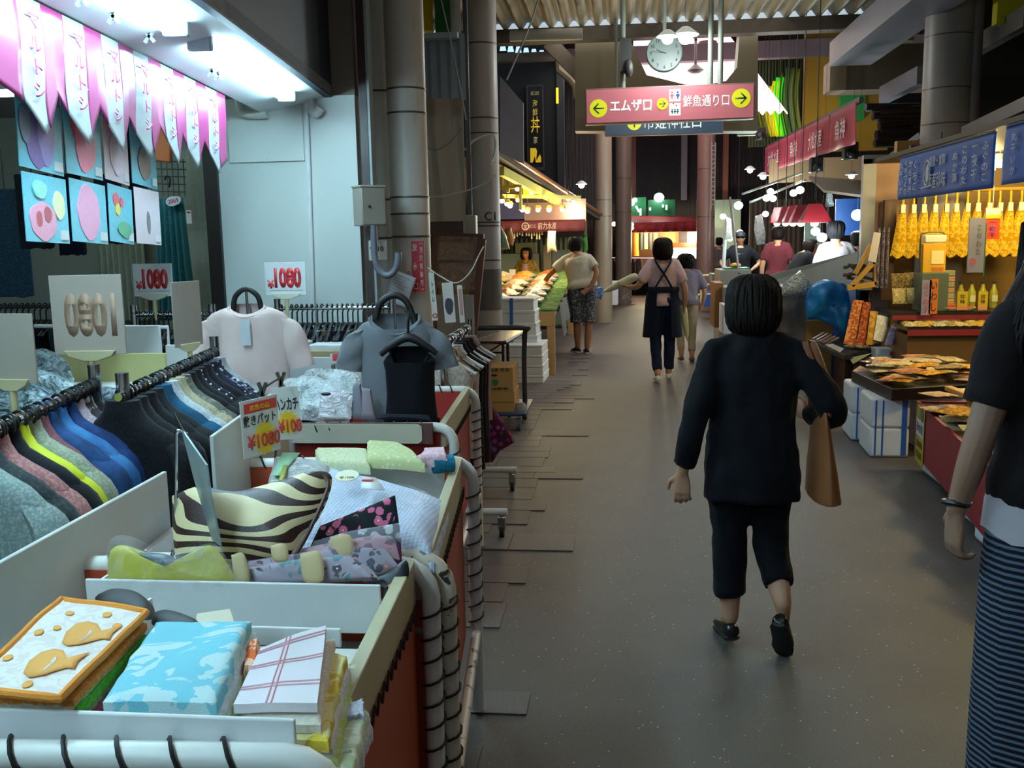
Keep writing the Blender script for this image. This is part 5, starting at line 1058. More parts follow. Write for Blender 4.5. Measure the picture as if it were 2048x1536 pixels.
def hand(mb, wr, d, pal, s=1.0, side=1, curl=.5, thumb=True, spread=.12):
    """palm + four unequal bent fingers + side thumb; d = pointing direction, pal = palm normal, side=+1 when the thumb leaves towards d x pal"""
    d = Vector(d).normalized(); pal = Vector(pal); pal = (pal - d * pal.dot(d)).normalized(); sd = d.cross(pal) * side
    rings = []
    for t, w, h in ((-.01, .024, .019), (.02, .030, .018), (.05, .037, .016), (.08, .039, .0135), (.092, .036, .011)):
        rings.append([wr + d * t * s + sd * (w * s * math.cos(2 * math.pi * j / 12)) + pal * (h * s * math.sin(2 * math.pi * j / 12)) for j in range(12)])
    mb.loft(rings)
    for i, (o, L) in enumerate(((.027, .068), (.009, .077), (-.010, .071), (-.027, .055))):
        p = wr + d * .086 * s + sd * o * s; a = curl * (.7 + .12 * i); pts = [p - d * .02 * s, p]; ang = a * .5; sp = spread * (1.5 - i) * .5
        for f in (.45, .31, .24):
            v = (d * math.cos(ang) + pal * math.sin(ang) + sd * sp * math.cos(ang)).normalized(); p = p + v * L * f * s; pts.append(p.copy()); ang += a
        mb.tube(pts, [x * s for x in (.0088, .0092, .0088, .0080, .0068)], 8); mb.ell(pts[-1], (.0066 * s,) * 3, nu=8, nv=5)
    if thumb:
        p = wr + d * .022 * s + sd * .026 * s; v1 = (d * .6 + sd * .75 + pal * .25).normalized(); v2 = (d * .9 + sd * .25 + pal * .4).normalized()
        pts = [p - v1 * .01 * s, p + v1 * .034 * s, p + v1 * .034 * s + v2 * .03 * s, p + v1 * .034 * s + v2 * .052 * s]; mb.tube(pts, [x * s for x in (.0125, .0105, .009, .007)], 8); mb.ell(pts[-1], (.007 * s,) * 3, nu=8, nv=5)
def headm(mb, J, yaw=0, pitch=0, s=None):
    s = s or J['s']; h = J['head']; M = Matrix.Translation(h) @ Matrix.Rotation(yaw, 4, 'Z') @ Matrix.Rotation(pitch, 4, 'X') @ Matrix.Scale(s, 4)
    mb.ell((0, -.008, .022), (.076, .092, .088), M, 18, 12)       # skull
    mb.ell((0, .022, -.03), (.060, .066, .075), M, 16, 10)        # face
    mb.ell((0, .045, -.082), (.034, .034, .026), M, 12, 8)        # chin
    mb.tube([M @ Vector(p) for p in ((0, .083, .012), (0, .094, -.012), (0, .102, -.03), (0, .088, -.036))], [.008 * s, .010 * s, .0135 * s, .01 * s], 8)   # nose
    for sd in (-1, 1):
        mb.ell((sd * .077, -.005, -.012), (.010, .021, .031), M, 10, 8); mb.tube([M @ Vector((sd * .05, .076, .024)), M @ Vector((sd * .02, .087, .022))], .006 * s, 6)
        mb.ell((sd * .036, .062, -.025), (.02, .02, .02), M, 8, 6)
    mb.ell((0, .084, -.058), (.022, .010, .007), M, 10, 6); mb.ell((0, .083, -.066), (.019, .010, .007), M, 10, 6)
    return M
def facepaint(M):
    I = M.inverted()
    def f(c):
        p = I @ c
        if p.y > .055:
            for sd in (-1, 1):
                if ((p.x - sd * .031) / .014) ** 2 + ((p.z + .0) / .006) ** 2 < 1: return 1
                if ((p.x - sd * .033) / .019) ** 2 + ((p.z - .022) / .005) ** 2 < 1: return 2
            if (p.x / .022) ** 2 + ((p.z + .062) / .009) ** 2 < 1: return 3
        return 0
    return f
SKIN = mat('b98a6c', .55, var=.08, bump=.1, bs=200); SKIN2 = mat('c79a7c', .55, var=.08); EYE = mat('1d1513', .3, var=0); BROW = mat('2b1f1b', .7, var=0); LIP = mat('a8544c', .5, var=0)
def hairm(mb, M, style, seed=0, n=160):
    """hair cap following the skull with strands combed down from the crown"""
    R_ = random.Random(seed)
    prof = {'bob': [(.0, .118), (.045, .112), (.08, .092), (.1, .06), (.108, .02), (.112, -.03), (.105, -.075), (.088, -.11), (.062, -.135)], 'short': [(.0, .116), (.045, .11), (.075, .092), (.09, .062), (.094, .025), (.092, -.01), (.082, -.045), (.062, -.075), (.045, -.09)],
            'perm': [(.0, .128), (.055, .12), (.09, .098), (.108, .062), (.114, .02), (.112, -.02), (.1, -.06), (.078, -.09), (.055, -.1)], 'long': [(.0, .118), (.04, .112), (.07, .092), (.088, .05), (.1, .0), (.115, -.06), (.15, -.13), (.178, -.2), (.175, -.27), (.11, -.33)]}[style]
    def pt(t, a, off=0):
        i = t * (len(prof) - 1); k = min(int(i), len(prof) - 2); f = i - k; r = prof[k][0] * (1 - f) + prof[k + 1][0] * f; z = prof[k][1] * (1 - f) + prof[k + 1][1] * f
        front = max(0, math.sin(a)); lift = 0
        if style != 'long': z2 = z if front < .35 else max(z, .045 + .02 * front) if z < .06 else z
        else: z2 = z if front < .9 else max(z, .05)
        if z2 != z: r *= .9
        return M @ Vector(((r + off) * math.cos(a) * .94, (r + off) * math.sin(a) * 1.02 - .012, z2 + .004))
    N = 32; rings = [[pt(i / 18, 2 * math.pi * j / N) for j in range(N)] for i in range(19)]; mb.loft(rings)
    for k in range(n):
        a = R_.uniform(0, 2 * math.pi); t1 = R_.uniform(.75, 1.0); t0 = R_.uniform(.02, .3); w = R_.uniform(-.25, .25); off = R_.uniform(.0, .008)
        cu = .02 if style == 'perm' else .004
        P = [pt(t0 + (t1 - t0) * i / 8, a + w * (i / 8) ** 2 + (R_.uniform(-.12, .12) if style == 'perm' else 0), off + (R_.uniform(-.5, 1) * cu if style == 'perm' else .003 * math.sin(i))) for i in range(9)]
        mb.tube(P, [.002, .006, .007, .007, .006, .002], 5)
    return mb
@pm('hair')
def m_hair(t, a, b):
    v = t.co(scale=(1, 1, .12)); n = t.noise(v, 220, 3); t.col(t.mix(n, a, b)); t.rough(.62, 0, .2); t.bump(n, .4, .003)
HAIR = m_hair('0e0b0a', '1e1613'); 
TS = [(-.06, .150, .11, 0), (.03, .160, .118, -.01), (.15, .158, .116, -.01), (.28, .14, .1, 0), (.42, .138, .1, .005), (.58, .15, .108, .01), (.72, .160, .105, .005), (.84, .150, .092, 0), (.92, .105, .075, -.004), (1.0, .06, .058, 0)]
def grow(secs, d, lo=-1, hi=2): return [(t, rx + d, ry + d, f) for t, rx, ry, f in secs if lo <= t <= hi]
def shoe(J, n, mb, heel=True, up=None):
    a, t = J['an' + n], J['toe' + n]; d = (t - a); d.z = d.z
    h = a + Vector((0, 0, -.045)) - (d * Vector((1, 1, 0))).normalized() * .045; dn = (t - h).normalized(); L = (t - h).length + .015
    sd = dn.cross(Vector((0, 0, 1))).normalized(); up = sd.cross(dn); rings = []
    for f, w, hh in ((-.02, .018, .022), (0, .027, .03), (.08, .033, .034), (.22, .035, .034), (.4, .035, .03), (.65, .042, .024), (.85, .038, .019), (1.0, .015, .012)):
        c = h + dn * L * f; rings.append([c + sd * (w * math.cos(2 * math.pi * j / 14)) + up * (hh * (1 if math.sin(2 * math.pi * j / 14) > 0 else .75) * math.sin(2 * math.pi * j / 14)) for j in range(14)])
    mb.loft(rings); return h, dn, sd, up, L
def person(label, loc, rz, H, J=None, w=1.0, style='short', hair=HAIR, top=None, topm=None, sleeve=.5, bot=None, botm=None, leg=1.0, shoes=None, yaw=0, pitch=0, vox=.011, skin=SKIN, hands=None, topsecs=None, fat=1.0, long_=0.0, nstr=140, cat='person', face=False, legr=(.085, .068, .055), topwr=.008, loose=.012):
    t = thing('person', label, cat, loc=loc, rz=rz); K = skel(H, w)
    if J: 
        for k, v in J.items(): K[k] = Vector(v)
    s = K['s']; hands = hands or {}
    b = MB(); torso(b, K, [(a_, rx * s * fat * .95, ry * s * fat * .95, f * s) for a_, rx, ry, f in TS])
    b.tube([K['neck'] - (K['head'] - K['neck']) * .35, K['neck'].lerp(K['head'], .75)], [.06 * s, .05 * s], 12)
    M = headm(b, K, yaw, pitch)
    for n, sd in (('l', -1), ('r', 1)):
        limb(b, [K['sh' + n] + Vector((-sd * .026 * s, 0, -.036 * s)), K['el' + n], K['wr' + n]], [.040 * s, .043 * s, .037 * s, .034 * s, .024 * s]); hv = hands.get(n, {})
        d = hv.get('d', K['wr' + n] - K['el' + n]); pal = hv.get('pal', (-sd, .2, 0)); hand(b, K['wr' + n], d, pal, s * hv.get('s', 1.0), hv.get('side', sd if not hv.get('flip') else -sd), hv.get('curl', .45))
        limb(b, [K['hip' + n], K['kn' + n], K['an' + n]], [.082 * s, .072 * s, .054 * s, .055 * s, .036 * s]); 
        f = K['toe' + n] - K['an' + n]; b.tube([K['an' + n], K['an' + n] + f * .35, K['an' + n] + f * .8], [.036 * s, .026 * s, .01 * s], 8)
    remesh(b, vox * .42 if vox < .012 else vox * .7, 'body', [skin, EYE, BROW, LIP], t, 3, paint=facepaint(M) if face else None)
    remesh(hairm(MB(), M, style, int(H * 1000), nstr), .006 if vox < .012 else .011, 'hair', hair, t, 1) if nstr < 100 else hairm(MB(), M, style, int(H * 1000), nstr).build('hair', hair, t, ang=80)
    if topm:
        c = MB(); L0 = loose; lo = -.04 - long_
        sec = [(a_, (rx * fat + L0) * s, (ry * fat + L0) * s, f * s) for a_, rx, ry, f in TS if a_ < .97]
        if topsecs: sec = topsecs
        elif long_: sec = [(-long_, (TS[0][1] * fat + L0 + .014) * s, (TS[0][2] * fat + L0 + .012) * s, -.004)] + sec
        torso(c, K, sec, trap=.046 * s)
        for n in 'lr':
            if sleeve > 0:
                P = catmull([K['sh' + n] * 1.0 + Vector(((.022 if n == 'l' else -.022) * s, 0, -.03 * s)), K['el' + n], K['wr' + n]], 8); m_ = max(3, int(len(P) * sleeve)); P = P[:m_]
                rr = lerp_list([.054 * s + L0 * .4, .06 * s + L0 * .6, .052 * s + L0 * .6] if sleeve < .6 else [.052 * s + L0 * .4, .056 * s + L0 * .5, .047 * s + L0 * .5, .043 * s + L0 * .4], m_); c.tube(P, rr, 14); c.ell(P[0], (rr[0],) * 3, nu=12, nv=8)
        remesh(c, vox, top or 'shirt', topm, t, 5, topwr, 13, seed=H * 10)
    if botm:
        c = MB(); torso(c, K, [(a_, (rx * fat + .006) * s, (ry * fat + .006) * s, f * s) for a_, rx, ry, f in TS if a_ < .3])
        for n in 'lr':
            P = catmull([K['hip' + n] + Vector((0, 0, .03)), K['kn' + n], K['an' + n]], 10); m_ = max(4, int(len(P) * leg)); c.tube(P[:m_], lerp_list([(legr[0] + .012) * s, (legr[0] + .004) * s, legr[1] * s, (legr[1] + legr[2]) / 2 * s, legr[2] * s], m_), 14)
        remesh(c, vox, bot or 'trousers', botm, t, 4, topwr * .8, 14, (1, 1, .8), seed=H * 7)
    if shoes:
        for n in 'lr': c = MB(); shoe(K, n, c); c.build('shoe', shoes, t, ang=70, sub=1)
    return t, K, M
V = Vector
# ---- woman in dark suit, walking away
c0 = V((.505, 3.6, 0))
Jw = skel(1.455); 
ov = dict(pel=(0, -.0, .80), waist=(0, .012, .92), chest=(0, .02, 1.08), neck=(.005, .02, 1.225), head=(-.002, .045, 1.345), shl=(-.165, .02, 1.175), shr=(.175, .015, 1.185), ell=(-.215, -.07, .93), wrl=(-.262, -.05, .715), elr=(.285, -.07, .955), wrr=(.235, .16, .90),
    hipl=(-.078, 0, .77), hipr=(.08, -.01, .77), knl=(-.075, .03, .43), knr=(.085, .03, .43), anl=(-.065, .03, .115), anr=(.112, -.10, .225), toel=(-.085, .2, .03), toer=(.135, -.045, .02))
SUIT = m_cloth('06070d', '080a12', 200); 
pw_, Kw, Mw = person('short woman seen from behind in a black suit walking with a tan shoulder bag', c0, 0, 1.455, ov, style='bob', hair=m_hair('0c0908', '20150f'), top='jacket', topm=SUIT, sleeve=.97, bot='trousers', botm=m_cloth('06080f', '090b13', 200), leg=.86, shoes=None, vox=.011, topsecs=[(-.45, .178, .128, -.012), (-.2, .178, .134, -.014), (.1, .17, .13, -.01), (.4, .165, .118, 0), (.65, .172, .115, .0), (.82, .150, .098, 0), (.93, .098, .08, -.002), (1.02, .074, .07, -.004), (1.12, .066, .064, 0)], topwr=.011, fat=1.1, nstr=420, hands={'l': dict(d=(.0, .1, -1), pal=(.3, 1, 0), curl=.55), 'r': dict(d=(-.3, .9, .2), pal=(-1, 0, .2), curl=1.1)}, legr=(.092, .074, .068), loose=.014, skin=SKIN, yaw=R(14))
SH = mat('08080a', .3, spec=.6)
for n in 'lr':
    k = MB(); h, dn, sd, up, L = shoe(Kw, n, k); s_ = k.build('shoe', SH, pw_, ang=70, sub=1)
    k = MB(); k.loft([[h + dn * L * f + sd * (w * math.cos(2 * math.pi * j / 12)) - up * (.022 + hh) + up * (.012 * math.sin(2 * math.pi * j / 12)) for j in range(12)] for f, w, hh in ((.0, .022, .0), (.08, .033, .003), (.25, .033, .003), (.5, .034, .0), (.7, .042, 0), (.9, .034, 0), (1.0, .012, -.004))]); k.build('sole', mat('0f1011', .6), s_)
# tan shoulder bag
bg = thing('shoulder_bag', 'tan leather shoulder bag under the right arm of the woman in the black suit', 'shoulder bag', loc=c0 + V((.245, 0, .6)))
k = MB()
k.loft([[(.0 + (.012 + .042 * (1 - v)) * math.cos(2 * math.pi * j / 16) * (1 if abs(math.cos(2 * math.pi * j / 16)) > .0 else 1) + .022 * (1 - v), (.13 + .035 * (1 - v)) * math.copysign(abs(math.sin(2 * math.pi * j / 16)) ** .6, math.sin(2 * math.pi * j / 16)), .02 + .34 * v) for j in range(16)] for v in (0, .04, .3, .6, .85, 1)])
k.warp(lambda p: (p.x + .006 * noise.noise(p * 11), p.y, p.z)); m_lea = mat('8a5630', .42, var=.2, vs=9, bump=.15, bs=200); k.build('body', m_lea, bg, bev=.004)
k = MB(); k.tube([(.012, -.138, .35), (.0, -.09, .368), (.0, .09, .368), (.012, .138, .35)], .006, 6); k.build('top_edge', mat('5a3520', .5), bg)
for dx in (-.012, .018): k = MB(); k.tube(catmull([(dx, -.08, .35), (dx - .008, -.07, .46), (dx - .05, -.01, .60), (dx - .008, .06, .47), (dx, .08, .35)], 5), .007, 8, flat=1.9); k.build('strap', mat('7d4a2a', .45, var=.15), bg)
# ---- woman at the right edge in dark T-shirt and striped skirt
c1 = V((1.15, 2.52, 0))
ov = dict(shl=(-.185, 0, 1.385), shr=(.185, 0, 1.385), ell=(-.235, -.03, 1.10), wrl=(-.268, .02, .875), neck=(-.01, 0, 1.43), head=(-.012, .0, 1.56), chest=(0, 0, 1.25), waist=(0, 0, 1.06), pel=(0, 0, .93))
p1, K1, M1 = person('woman at the right edge in a dark brown T-shirt and striped long skirt', c1, R(4), 1.68, ov, w=1.06, style='long', hair=m_hair('0a0808', '181010'), top='t_shirt', topm=m_cloth('150f11', '1a1315', 200), sleeve=.44, bot=None, botm=None, vox=.011, long_=.09, fat=1.06, nstr=420, shoes=mat('26262a', .5), hands={'l': dict(d=(.02, .12, -1), pal=(1, .15, 0), curl=.75)}, loose=.02, topwr=.006, skin=mat('93705a', .55, var=.08, bump=.1, bs=200))
k = MB(); k.loft([[(rx * math.cos(2 * math.pi * j / 26) + (.006 * math.sin(j * 2.4) * (1 - z)), ry * math.sin(2 * math.pi * j / 26) + .008 * math.sin(j * 1.9 + z * 4) * (1 - z), z) for j in range(26)] for z, rx, ry in ((.1, .205, .165), (.3, .205, .16), (.55, .2, .15), (.75, .196, .145), (.9, .185, .135), (1.0, .16, .115))])
k.build('skirt', m_stripe('5b6678', '171a24', 18, 'Z', .42), p1)
k = MB(); k.loft([[(rx * math.cos(2 * math.pi * j / 22), ry * math.sin(2 * math.pi * j / 22) , z + .012 * math.sin(j * 1.3)) for j in range(22)] for z, rx, ry in ((.825, .202, .152), (.9, .196, .15), (.98, .18, .135))]); k.build('white_hem', mat('b3aab0', .8), p1)
k = MB(); c = K1['wrl'] + V((.0, 0, .025)); k.tube([c + V((.031 * math.cos(i * .45), .031 * math.sin(i * .45), .004 * math.sin(i * .9))) for i in range(14)], .008, 8, closed=True); k.build('wristband', mat('0e0e11', .4), p1)
k = MB(); k.bb(-.09, .12, -.245, -.165, .86, 1.02); o = k.build('pouch_body', m_dots('0f1014', '2c3036', 120, .2), None, bev=.02); o.matrix_basis = TR(c1.x, c1.y, 0, R(4)); o.name = 'waist_pouch'; tag(o, 'black quilted waist pouch worn at the back by the woman at the right edge', 'pouch')
# ---- woman in pink polo and navy apron carrying radishes
c2 = V((.50, 10.65, 0))
ov = dict(ell=(-.27, -.03, 1.07), wrl=(-.36, .14, 1.05), elr=(.235, -.02, 1.04), wrr=(.245, .07, .82), anr=(.08, .10, .09), knr=(.085, .07, .46), toer=(.1, .29, .03), anl=(-.06, -.13, .1), toel=(-.07, .04, .02), knl=(-.075, .02, .46), head=(.0, .02, 1.47), neck=(0, 0, 1.35))
PINK = m_cloth('c9aab0', 'd6b8be', 200); NAVY = m_cloth('12172b', '171d33', 200)
p2, K2, M2 = person('woman seen from behind in pink polo shirt and navy cross back apron carrying white radishes', c2, R(2), 1.585, ov, style='bob', top='polo_shirt', topm=PINK, sleeve=.42, botm=m_denim('121a30', '1b2745'), leg=.96, shoes=mat('d9d9dc', .6), vox=.013, fat=1.02, nstr=240, hands={'l': dict(d=(-.75, .5, .1), pal=(0, .3, 1), curl=.9), 'r': dict(curl=.9)})
k = MB()
k.loft([[(rx * math.cos(a), ry * math.sin(a), z) for a in [math.pi * -.5 + .42 + i * (2 * math.pi - .84) / 24 for i in range(25)]] + [((rx - .006) * math.cos(a), (ry - .006) * math.sin(a), z) for a in [math.pi * -.5 + .42 + i * (2 * math.pi - .84) / 24 for i in range(24, -1, -1)]] for z, rx, ry in ((.5, .222, .17), (.7, .205, .16), (.9, .19, .15), (1.03, .17, .135))])
k.build('apron', NAVY, p2)
k = MB(); k.tube([(-.17, -.02, 1.02), (-.1, -.13, 1.025), (.1, -.13, 1.025), (.17, -.02, 1.02)], .014, 8, flat=2.4); k.build('waist_band', NAVY, p2)
for s_ in (-1, 1): k = MB(); k.tube(catmull([(s_ * .09, -.01, 1.385), (s_ * .075, -.085, 1.32), (0, -.138, 1.2), (-s_ * .06, -.128, 1.1), (-s_ * .1, -.125, 1.03)], 5), .008, 8, flat=2.2); k.build('cross_strap', NAVY, p2)
def radish(label, a, b, r, leaf):
    a, b = V(a), V(b); t = thing('white_radish', label, 'radish', loc=a); L = b - a; k = MB(); P = [a + L * f for f in (0, .05, .15, .5, .8, .93, 1.0)]; k.tube([p - a for p in P], [r * x for x in (.6, .9, 1, .92, .6, .22, .05)], 12); k.build('root', mat('c6c8a0', .5, var=.15, vs=8), t)
    k = MB(); d = -L.normalized(); rr = random.Random(4)
    for i in range(9): v = (d + V((rr.uniform(-.5, .5), rr.uniform(-.5, .5), rr.uniform(-.3, .3)))).normalized(); k.tube([v * .0, v * leaf * .5, v * leaf + V((0, 0, -.01))], [.012, .016, .005], 6, flat=.5)
    k.build('leaf_stubs', mat('7f9a4a', .6), t); return t
W2 = Matrix.Translation(c2) @ Matrix.Rotation(R(2), 4, 'Z'); pos = lambda p: W2 @ V(p)
radish('big white radish held under the left arm of the woman in the apron', pos((-.27, .2, 1.17)), pos((-.66, .26, .98)), .048, .03)
radish('white radish with leafy top hanging in the right hand of the woman in the apron', pos((.235, .1, .83)), pos((.29, .12, .43)), .04, .12)
k = MB(); k.tube(catmull([pos(p) for p in ((-.36, .2, .98), (-.40, .2, .93), (-.44, .2, .91), (-.40, .21, .95), (-.34, .2, .9), (-.3, .2, .88))], 4), .008, 6); solo(k, 'plastic_tie', mat('c9c2c4', .4), 'white plastic tie dangling below the left hand of the woman in the apron', 'tie')
# ---- older woman in checked blouse in front of her
c3 = V((.88, 12.35, 0))
ov = dict(chest=(0, .06, 1.04), neck=(0, .12, 1.16), head=(.0, .17, 1.265), shl=(-.16, .09, 1.14), shr=(.17, .09, 1.14), ell=(-.2, .06, .92), elr=(.23, .05, .9), wrr=(.21, .1, .72), anl=(-.06, -.06, .09), toel=(-.07, .1, .03))
p3, K3, M3 = person('older woman with permed hair in a checked blouse and cream trousers ahead of the apron', c3, 0, 1.4, ov, style='perm', top='blouse', topm=m_check('8f8590', '6a6678', 60), sleeve=.5, botm=m_cloth('a89c80', 'b5a98e'), leg=.95, shoes=mat('4a4036', .6), vox=.015, fat=1.1, nstr=200, long_=.09)
# ---- man in white T-shirt leaning over the fish stall
c4 = V((-.53, 13.35, 0))
ov = dict(pel=(.05, 0, .92), waist=(.03, .02, 1.04), chest=(0, .04, 1.22), neck=(-.035, .06, 1.375), head=(-.055, .09, 1.5), shl=(-.215, .08, 1.325), shr=(.165, .03, 1.345), ell=(-.40, .12, 1.10), wrl=(-.52, .22, .915), elr=(.235, -.10, 1.12), wrr=(.13, -.17, .90), hipl=(-.04, 0, .88), hipr=(.14, 0, .88), knl=(-.03, .04, .47), knr=(.14, .0, .47), anl=(-.02, .02, .08), anr=(.10, -.1, .08), toel=(-.09, .17, .03), toer=(.09, .1, .03))
p4, K4, M4 = person('man in a white T-shirt and patterned shorts leaning over the fish on the left stall', c4, R(6), 1.62, ov, w=1.1, style='short', top='t_shirt', topm=m_cloth('c3bfae', 'd0ccbc', 200), sleeve=.4, bot='shorts', botm=m_floral('474c55', '8a8f98', '5d626a', '9aa0a8', 34), leg=.58, shoes=mat('1a1a1c', .5), vox=.013, fat=1.18, nstr=200, hands={'l': dict(d=(-.35, .5, -.8), pal=(0, .8, .3), curl=.5), 'r': dict(d=(-.8, -.2, -.4), pal=(0, -1, 0), curl=.9)}, legr=(.11, .1, .095), yaw=R(30), loose=.024, skin=mat('9a6a4c', .55))
text('ＴＹＰＩＣＡＬ', TR(-.02, -.118, 1.262, 0, R(86)), .02, mat('3a3a3c', .7, var=0), p4, w=.16, name='back_print'); text('ＰＡＣＩＦＩＣ', TR(-.02, -.122, 1.232, 0, R(86)), .016, mat('3a3a3c', .7, var=0), p4, w=.1, name='back_print')
for n in 'lr':
    k = MB(); a = K4['an' + n]; t_ = K4['toe' + n]; k.tube([V((a.x, a.y - .05, .012)), V((t_.x, t_.y, .012))], .032, 8, flat=.38); k.build('white_sole', mat('cfcfcf', .6), p4)
# ---- stall keeper facing us behind the fish
c5 = V((at(1053, 540, 16.6).x, 16.6, 0))
p5, K5, M5 = person('woman with a black bob in a yellow patterned cardigan standing behind the fish counter', c5, R(168), 1.45, dict(wrr=(.1, .3, .82), elr=(.2, .1, .95), wrl=(-.16, .28, .8)), style='bob', top='cardigan', topm=m_floral('8a6a20', 'b08a30', '5a4415', 'c29a3c', 40), sleeve=.9, botm=m_cloth('2a2a2e'), vox=.016, nstr=160, face=True, skin=mat('c9804a', .55), yaw=R(-8))
k = MB(); k.loft([[(rx * math.cos(a), .105 + ry * math.sin(a), z) for a in [i * math.pi / 6 for i in range(12)]] for z, rx, ry in ((.85, .055, .03), (1.05, .06, .03), (1.18, .045, .02))]); k.build('pink_front', m_cloth('c99a92'), p5)
# ---- people at the right hand stalls
def far(label, px, pyh, y, rz, H, topm, botm=None, **kw):
    p = at(px, pyh, y); return person(label, V((p.x, y, 0)), rz, H, kw.pop('J', None), topm=topm, botm=botm or m_cloth('1b1c22'), vox=.016, nstr=kw.pop('nstr', 90), shoes=mat('1c1c1e', .6), **kw)
p6, K6, M6 = far('young man in a black T-shirt and black cap facing us with hands on his hips', 1481, 480, 17.5, R(175), 1.66, m_cloth('101013', '16161a'), J=dict(ell=(-.33, -.04, 1.12), wrl=(-.2, .04, .98), elr=(.33, -.04, 1.12), wrr=(.2, .04, .98)), sleeve=.42, face=True, fat=1.1)
k = MB(); k.ell((0, 0, .05), (.092, .108, .075), M6, 16, 8); k.ell((0, .1, .035), (.075, .075, .012), M6, 14, 6); k.build('cap', mat('17171b', .7), p6); MB().bb(-.04, .04, .132, .136, 1.262, 1.272).build('chest_mark', mat('c9c9c9', .6), p6)
far('person in grey seen from behind near the far columns on the right', 1438, 492, 23.5, R(-10), 1.55, m_cloth('6b6466'), m_cloth('1c1d20'), sleeve=.45)
far('man in a maroon shirt seen from behind at the right hand fish stall', 1556, 462, 15.2, R(-8), 1.72, m_cloth('5f2630', '6f2e38'), sleeve=.45, w=.95)
far('person in black leaning over the trays right of the maroon shirt', 1588, 470, 14.6, R(-75), 1.66, m_cloth('111116'), J=dict(chest=(0, .12, 1.2), neck=(0, .2, 1.32), head=(0, .27, 1.4), shl=(-.18, .17, 1.3), shr=(.18, .17, 1.3), ell=(-.2, .25, 1.08), wrl=(-.1, .4, 1.0), elr=(.2, .25, 1.08), wrr=(.1, .4, 1.0)), sleeve=.4, skin=mat('b5683f', .55))
far('grey haired man in a white shirt seen from behind at the long grey counter', 1672, 455, 11.9, R(4), 1.74, m_cloth('b5aaaa'), m_cloth('2a2c34'), sleeve=.5, fat=1.2, hair=m_hair('161416', '2c2a2c'), nstr=120, J=dict(wrl=(-.2, .2, .98), wrr=(.2, .2, .98)))
far('person in navy half hidden behind the man in the white shirt', 1716, 482, 12.9, R(20), 1.62, m_cloth('141a30'), sleeve=.9)
# ================================================================ overhead signs and clock
def arrow(par, cx, cy, r, ang, md, mk, z):
    k = MB(); k.lathe([(r, 0), (r, .004)], TR(cx, cy, z), 28); k.build('arrow_disc', md, par)
    M = TR(cx, cy, z + .0045, ang); k = MB(); a = .62 * r
    k.add([(-a, -.085 * r, 0), (a * .8, -.085 * r, 0), (a * .8, .085 * r, 0), (-a, .085 * r, 0)], [(0, 1, 2, 3)], M)
    for s_ in (1, -1): k.add([(a, 0, .0002), (a * .02, s_ * a * .98, .0002), (a * .02 - .12 * r, s_ * a * .82, .0002), (a - .22 * r, 0, .0002)], [(0, 1, 2, 3) if s_ < 0 else (3, 2, 1, 0)], M)
    k.build('arrow', mk, par, recalc=False, solid=.001)
YS = 11.0
a, b = at(1170, 238, YS), at(1511, 166, YS); wS, hS = b.x - a.x, .385; cS = (at(1169, 178, YS) + at(1512, 237, YS)) / 2
sg = thing('hanging_sign', 'long pink illuminated sign with yellow arrows hung across the passage', 'sign', M=Matrix.Translation(cS) @ Matrix.Rotation(R(3), 4, 'Z') @ Matrix.Rotation(R(-.6), 4, 'Y') @ Matrix.Rotation(R(90), 4, 'X'))
m_sp = mat('b86a72', .4, emit=.32, var=.06, vs=1.5); m_y = mat('dce020', .4, emit=.35, var=0); m_dg = mat('1d3f46', .5, var=0); m_sw = mat('dff0ea', .4, emit=.5, var=0)
MB().bb(-wS / 2, wS / 2, -hS / 2, hS / 2, -.15, 0).build('cabinet', mat('8b6a62', .5), sg, bev=.006); MB().bb(-wS / 2 + .015, wS / 2 - .015, -hS / 2 + .015, hS / 2 - .015, 0, .003).build('face', m_sp, sg)
X = lambda px: (px - 1340.5) / 342 * wS
Y_ = lambda py: -(py - 204) / 1900 * YS
arrow(sg, X(1196), Y_(208), .098, math.pi, m_y, m_dg, .003); arrow(sg, X(1484), Y_(199), .102, 0, m_y, m_dg, .003); arrow(sg, X(1326), Y_(204), .062, 0, m_y, m_dg, .003)
text('エムザ口', TR(X(1262), Y_(205), .0035), .13, m_sw, sg, w=X(1304) - X(1220), bold=.028); text('鮮魚通り口', TR(X(1414), Y_(201), .0035), .13, m_sw, sg, w=X(1461) - X(1368), bold=.02)
for px, py in ((1351, 189), (1351, 215)): MB().bb(X(px) - .062, X(px) + .062, Y_(py) - .065, Y_(py) + .065, .003, .0045).build('pictogram_plate', m_sw, sg)
def pict(par, x, y, s, m):
    k = MB(); k.lathe([(.16 * s, 0), (.16 * s, .001)], TR(x, y + .36 * s, .005), 10); k.prism([(x - .2 * s, y + .16 * s), (x + .2 * s, y + .16 * s), (x + .26 * s, y - .15 * s), (x + .1 * s, y - .15 * s), (x + .08 * s, y - .5 * s), (x - .08 * s, y - .5 * s), (x - .1 * s, y - .15 * s), (x - .26 * s, y - .15 * s)], .001, TR(0, 0, .005)); k.build('pictogram', m, par)
pict(sg, X(1351) - .032, Y_(189), .085, mat('c2506a', .5, var=0)); pict(sg, X(1351) + .032, Y_(189), .085, mat('2a4f8a', .5, var=0)); MB().bb(X(1351) - .003, X(1351) + .003, Y_(189) - .05, Y_(189) + .05, .0045, .0055).build('pictogram', m_dg, sg)
for dx in (-.03, .0, .03): pict(sg, X(1351) + dx, Y_(219), .055, m_dg)
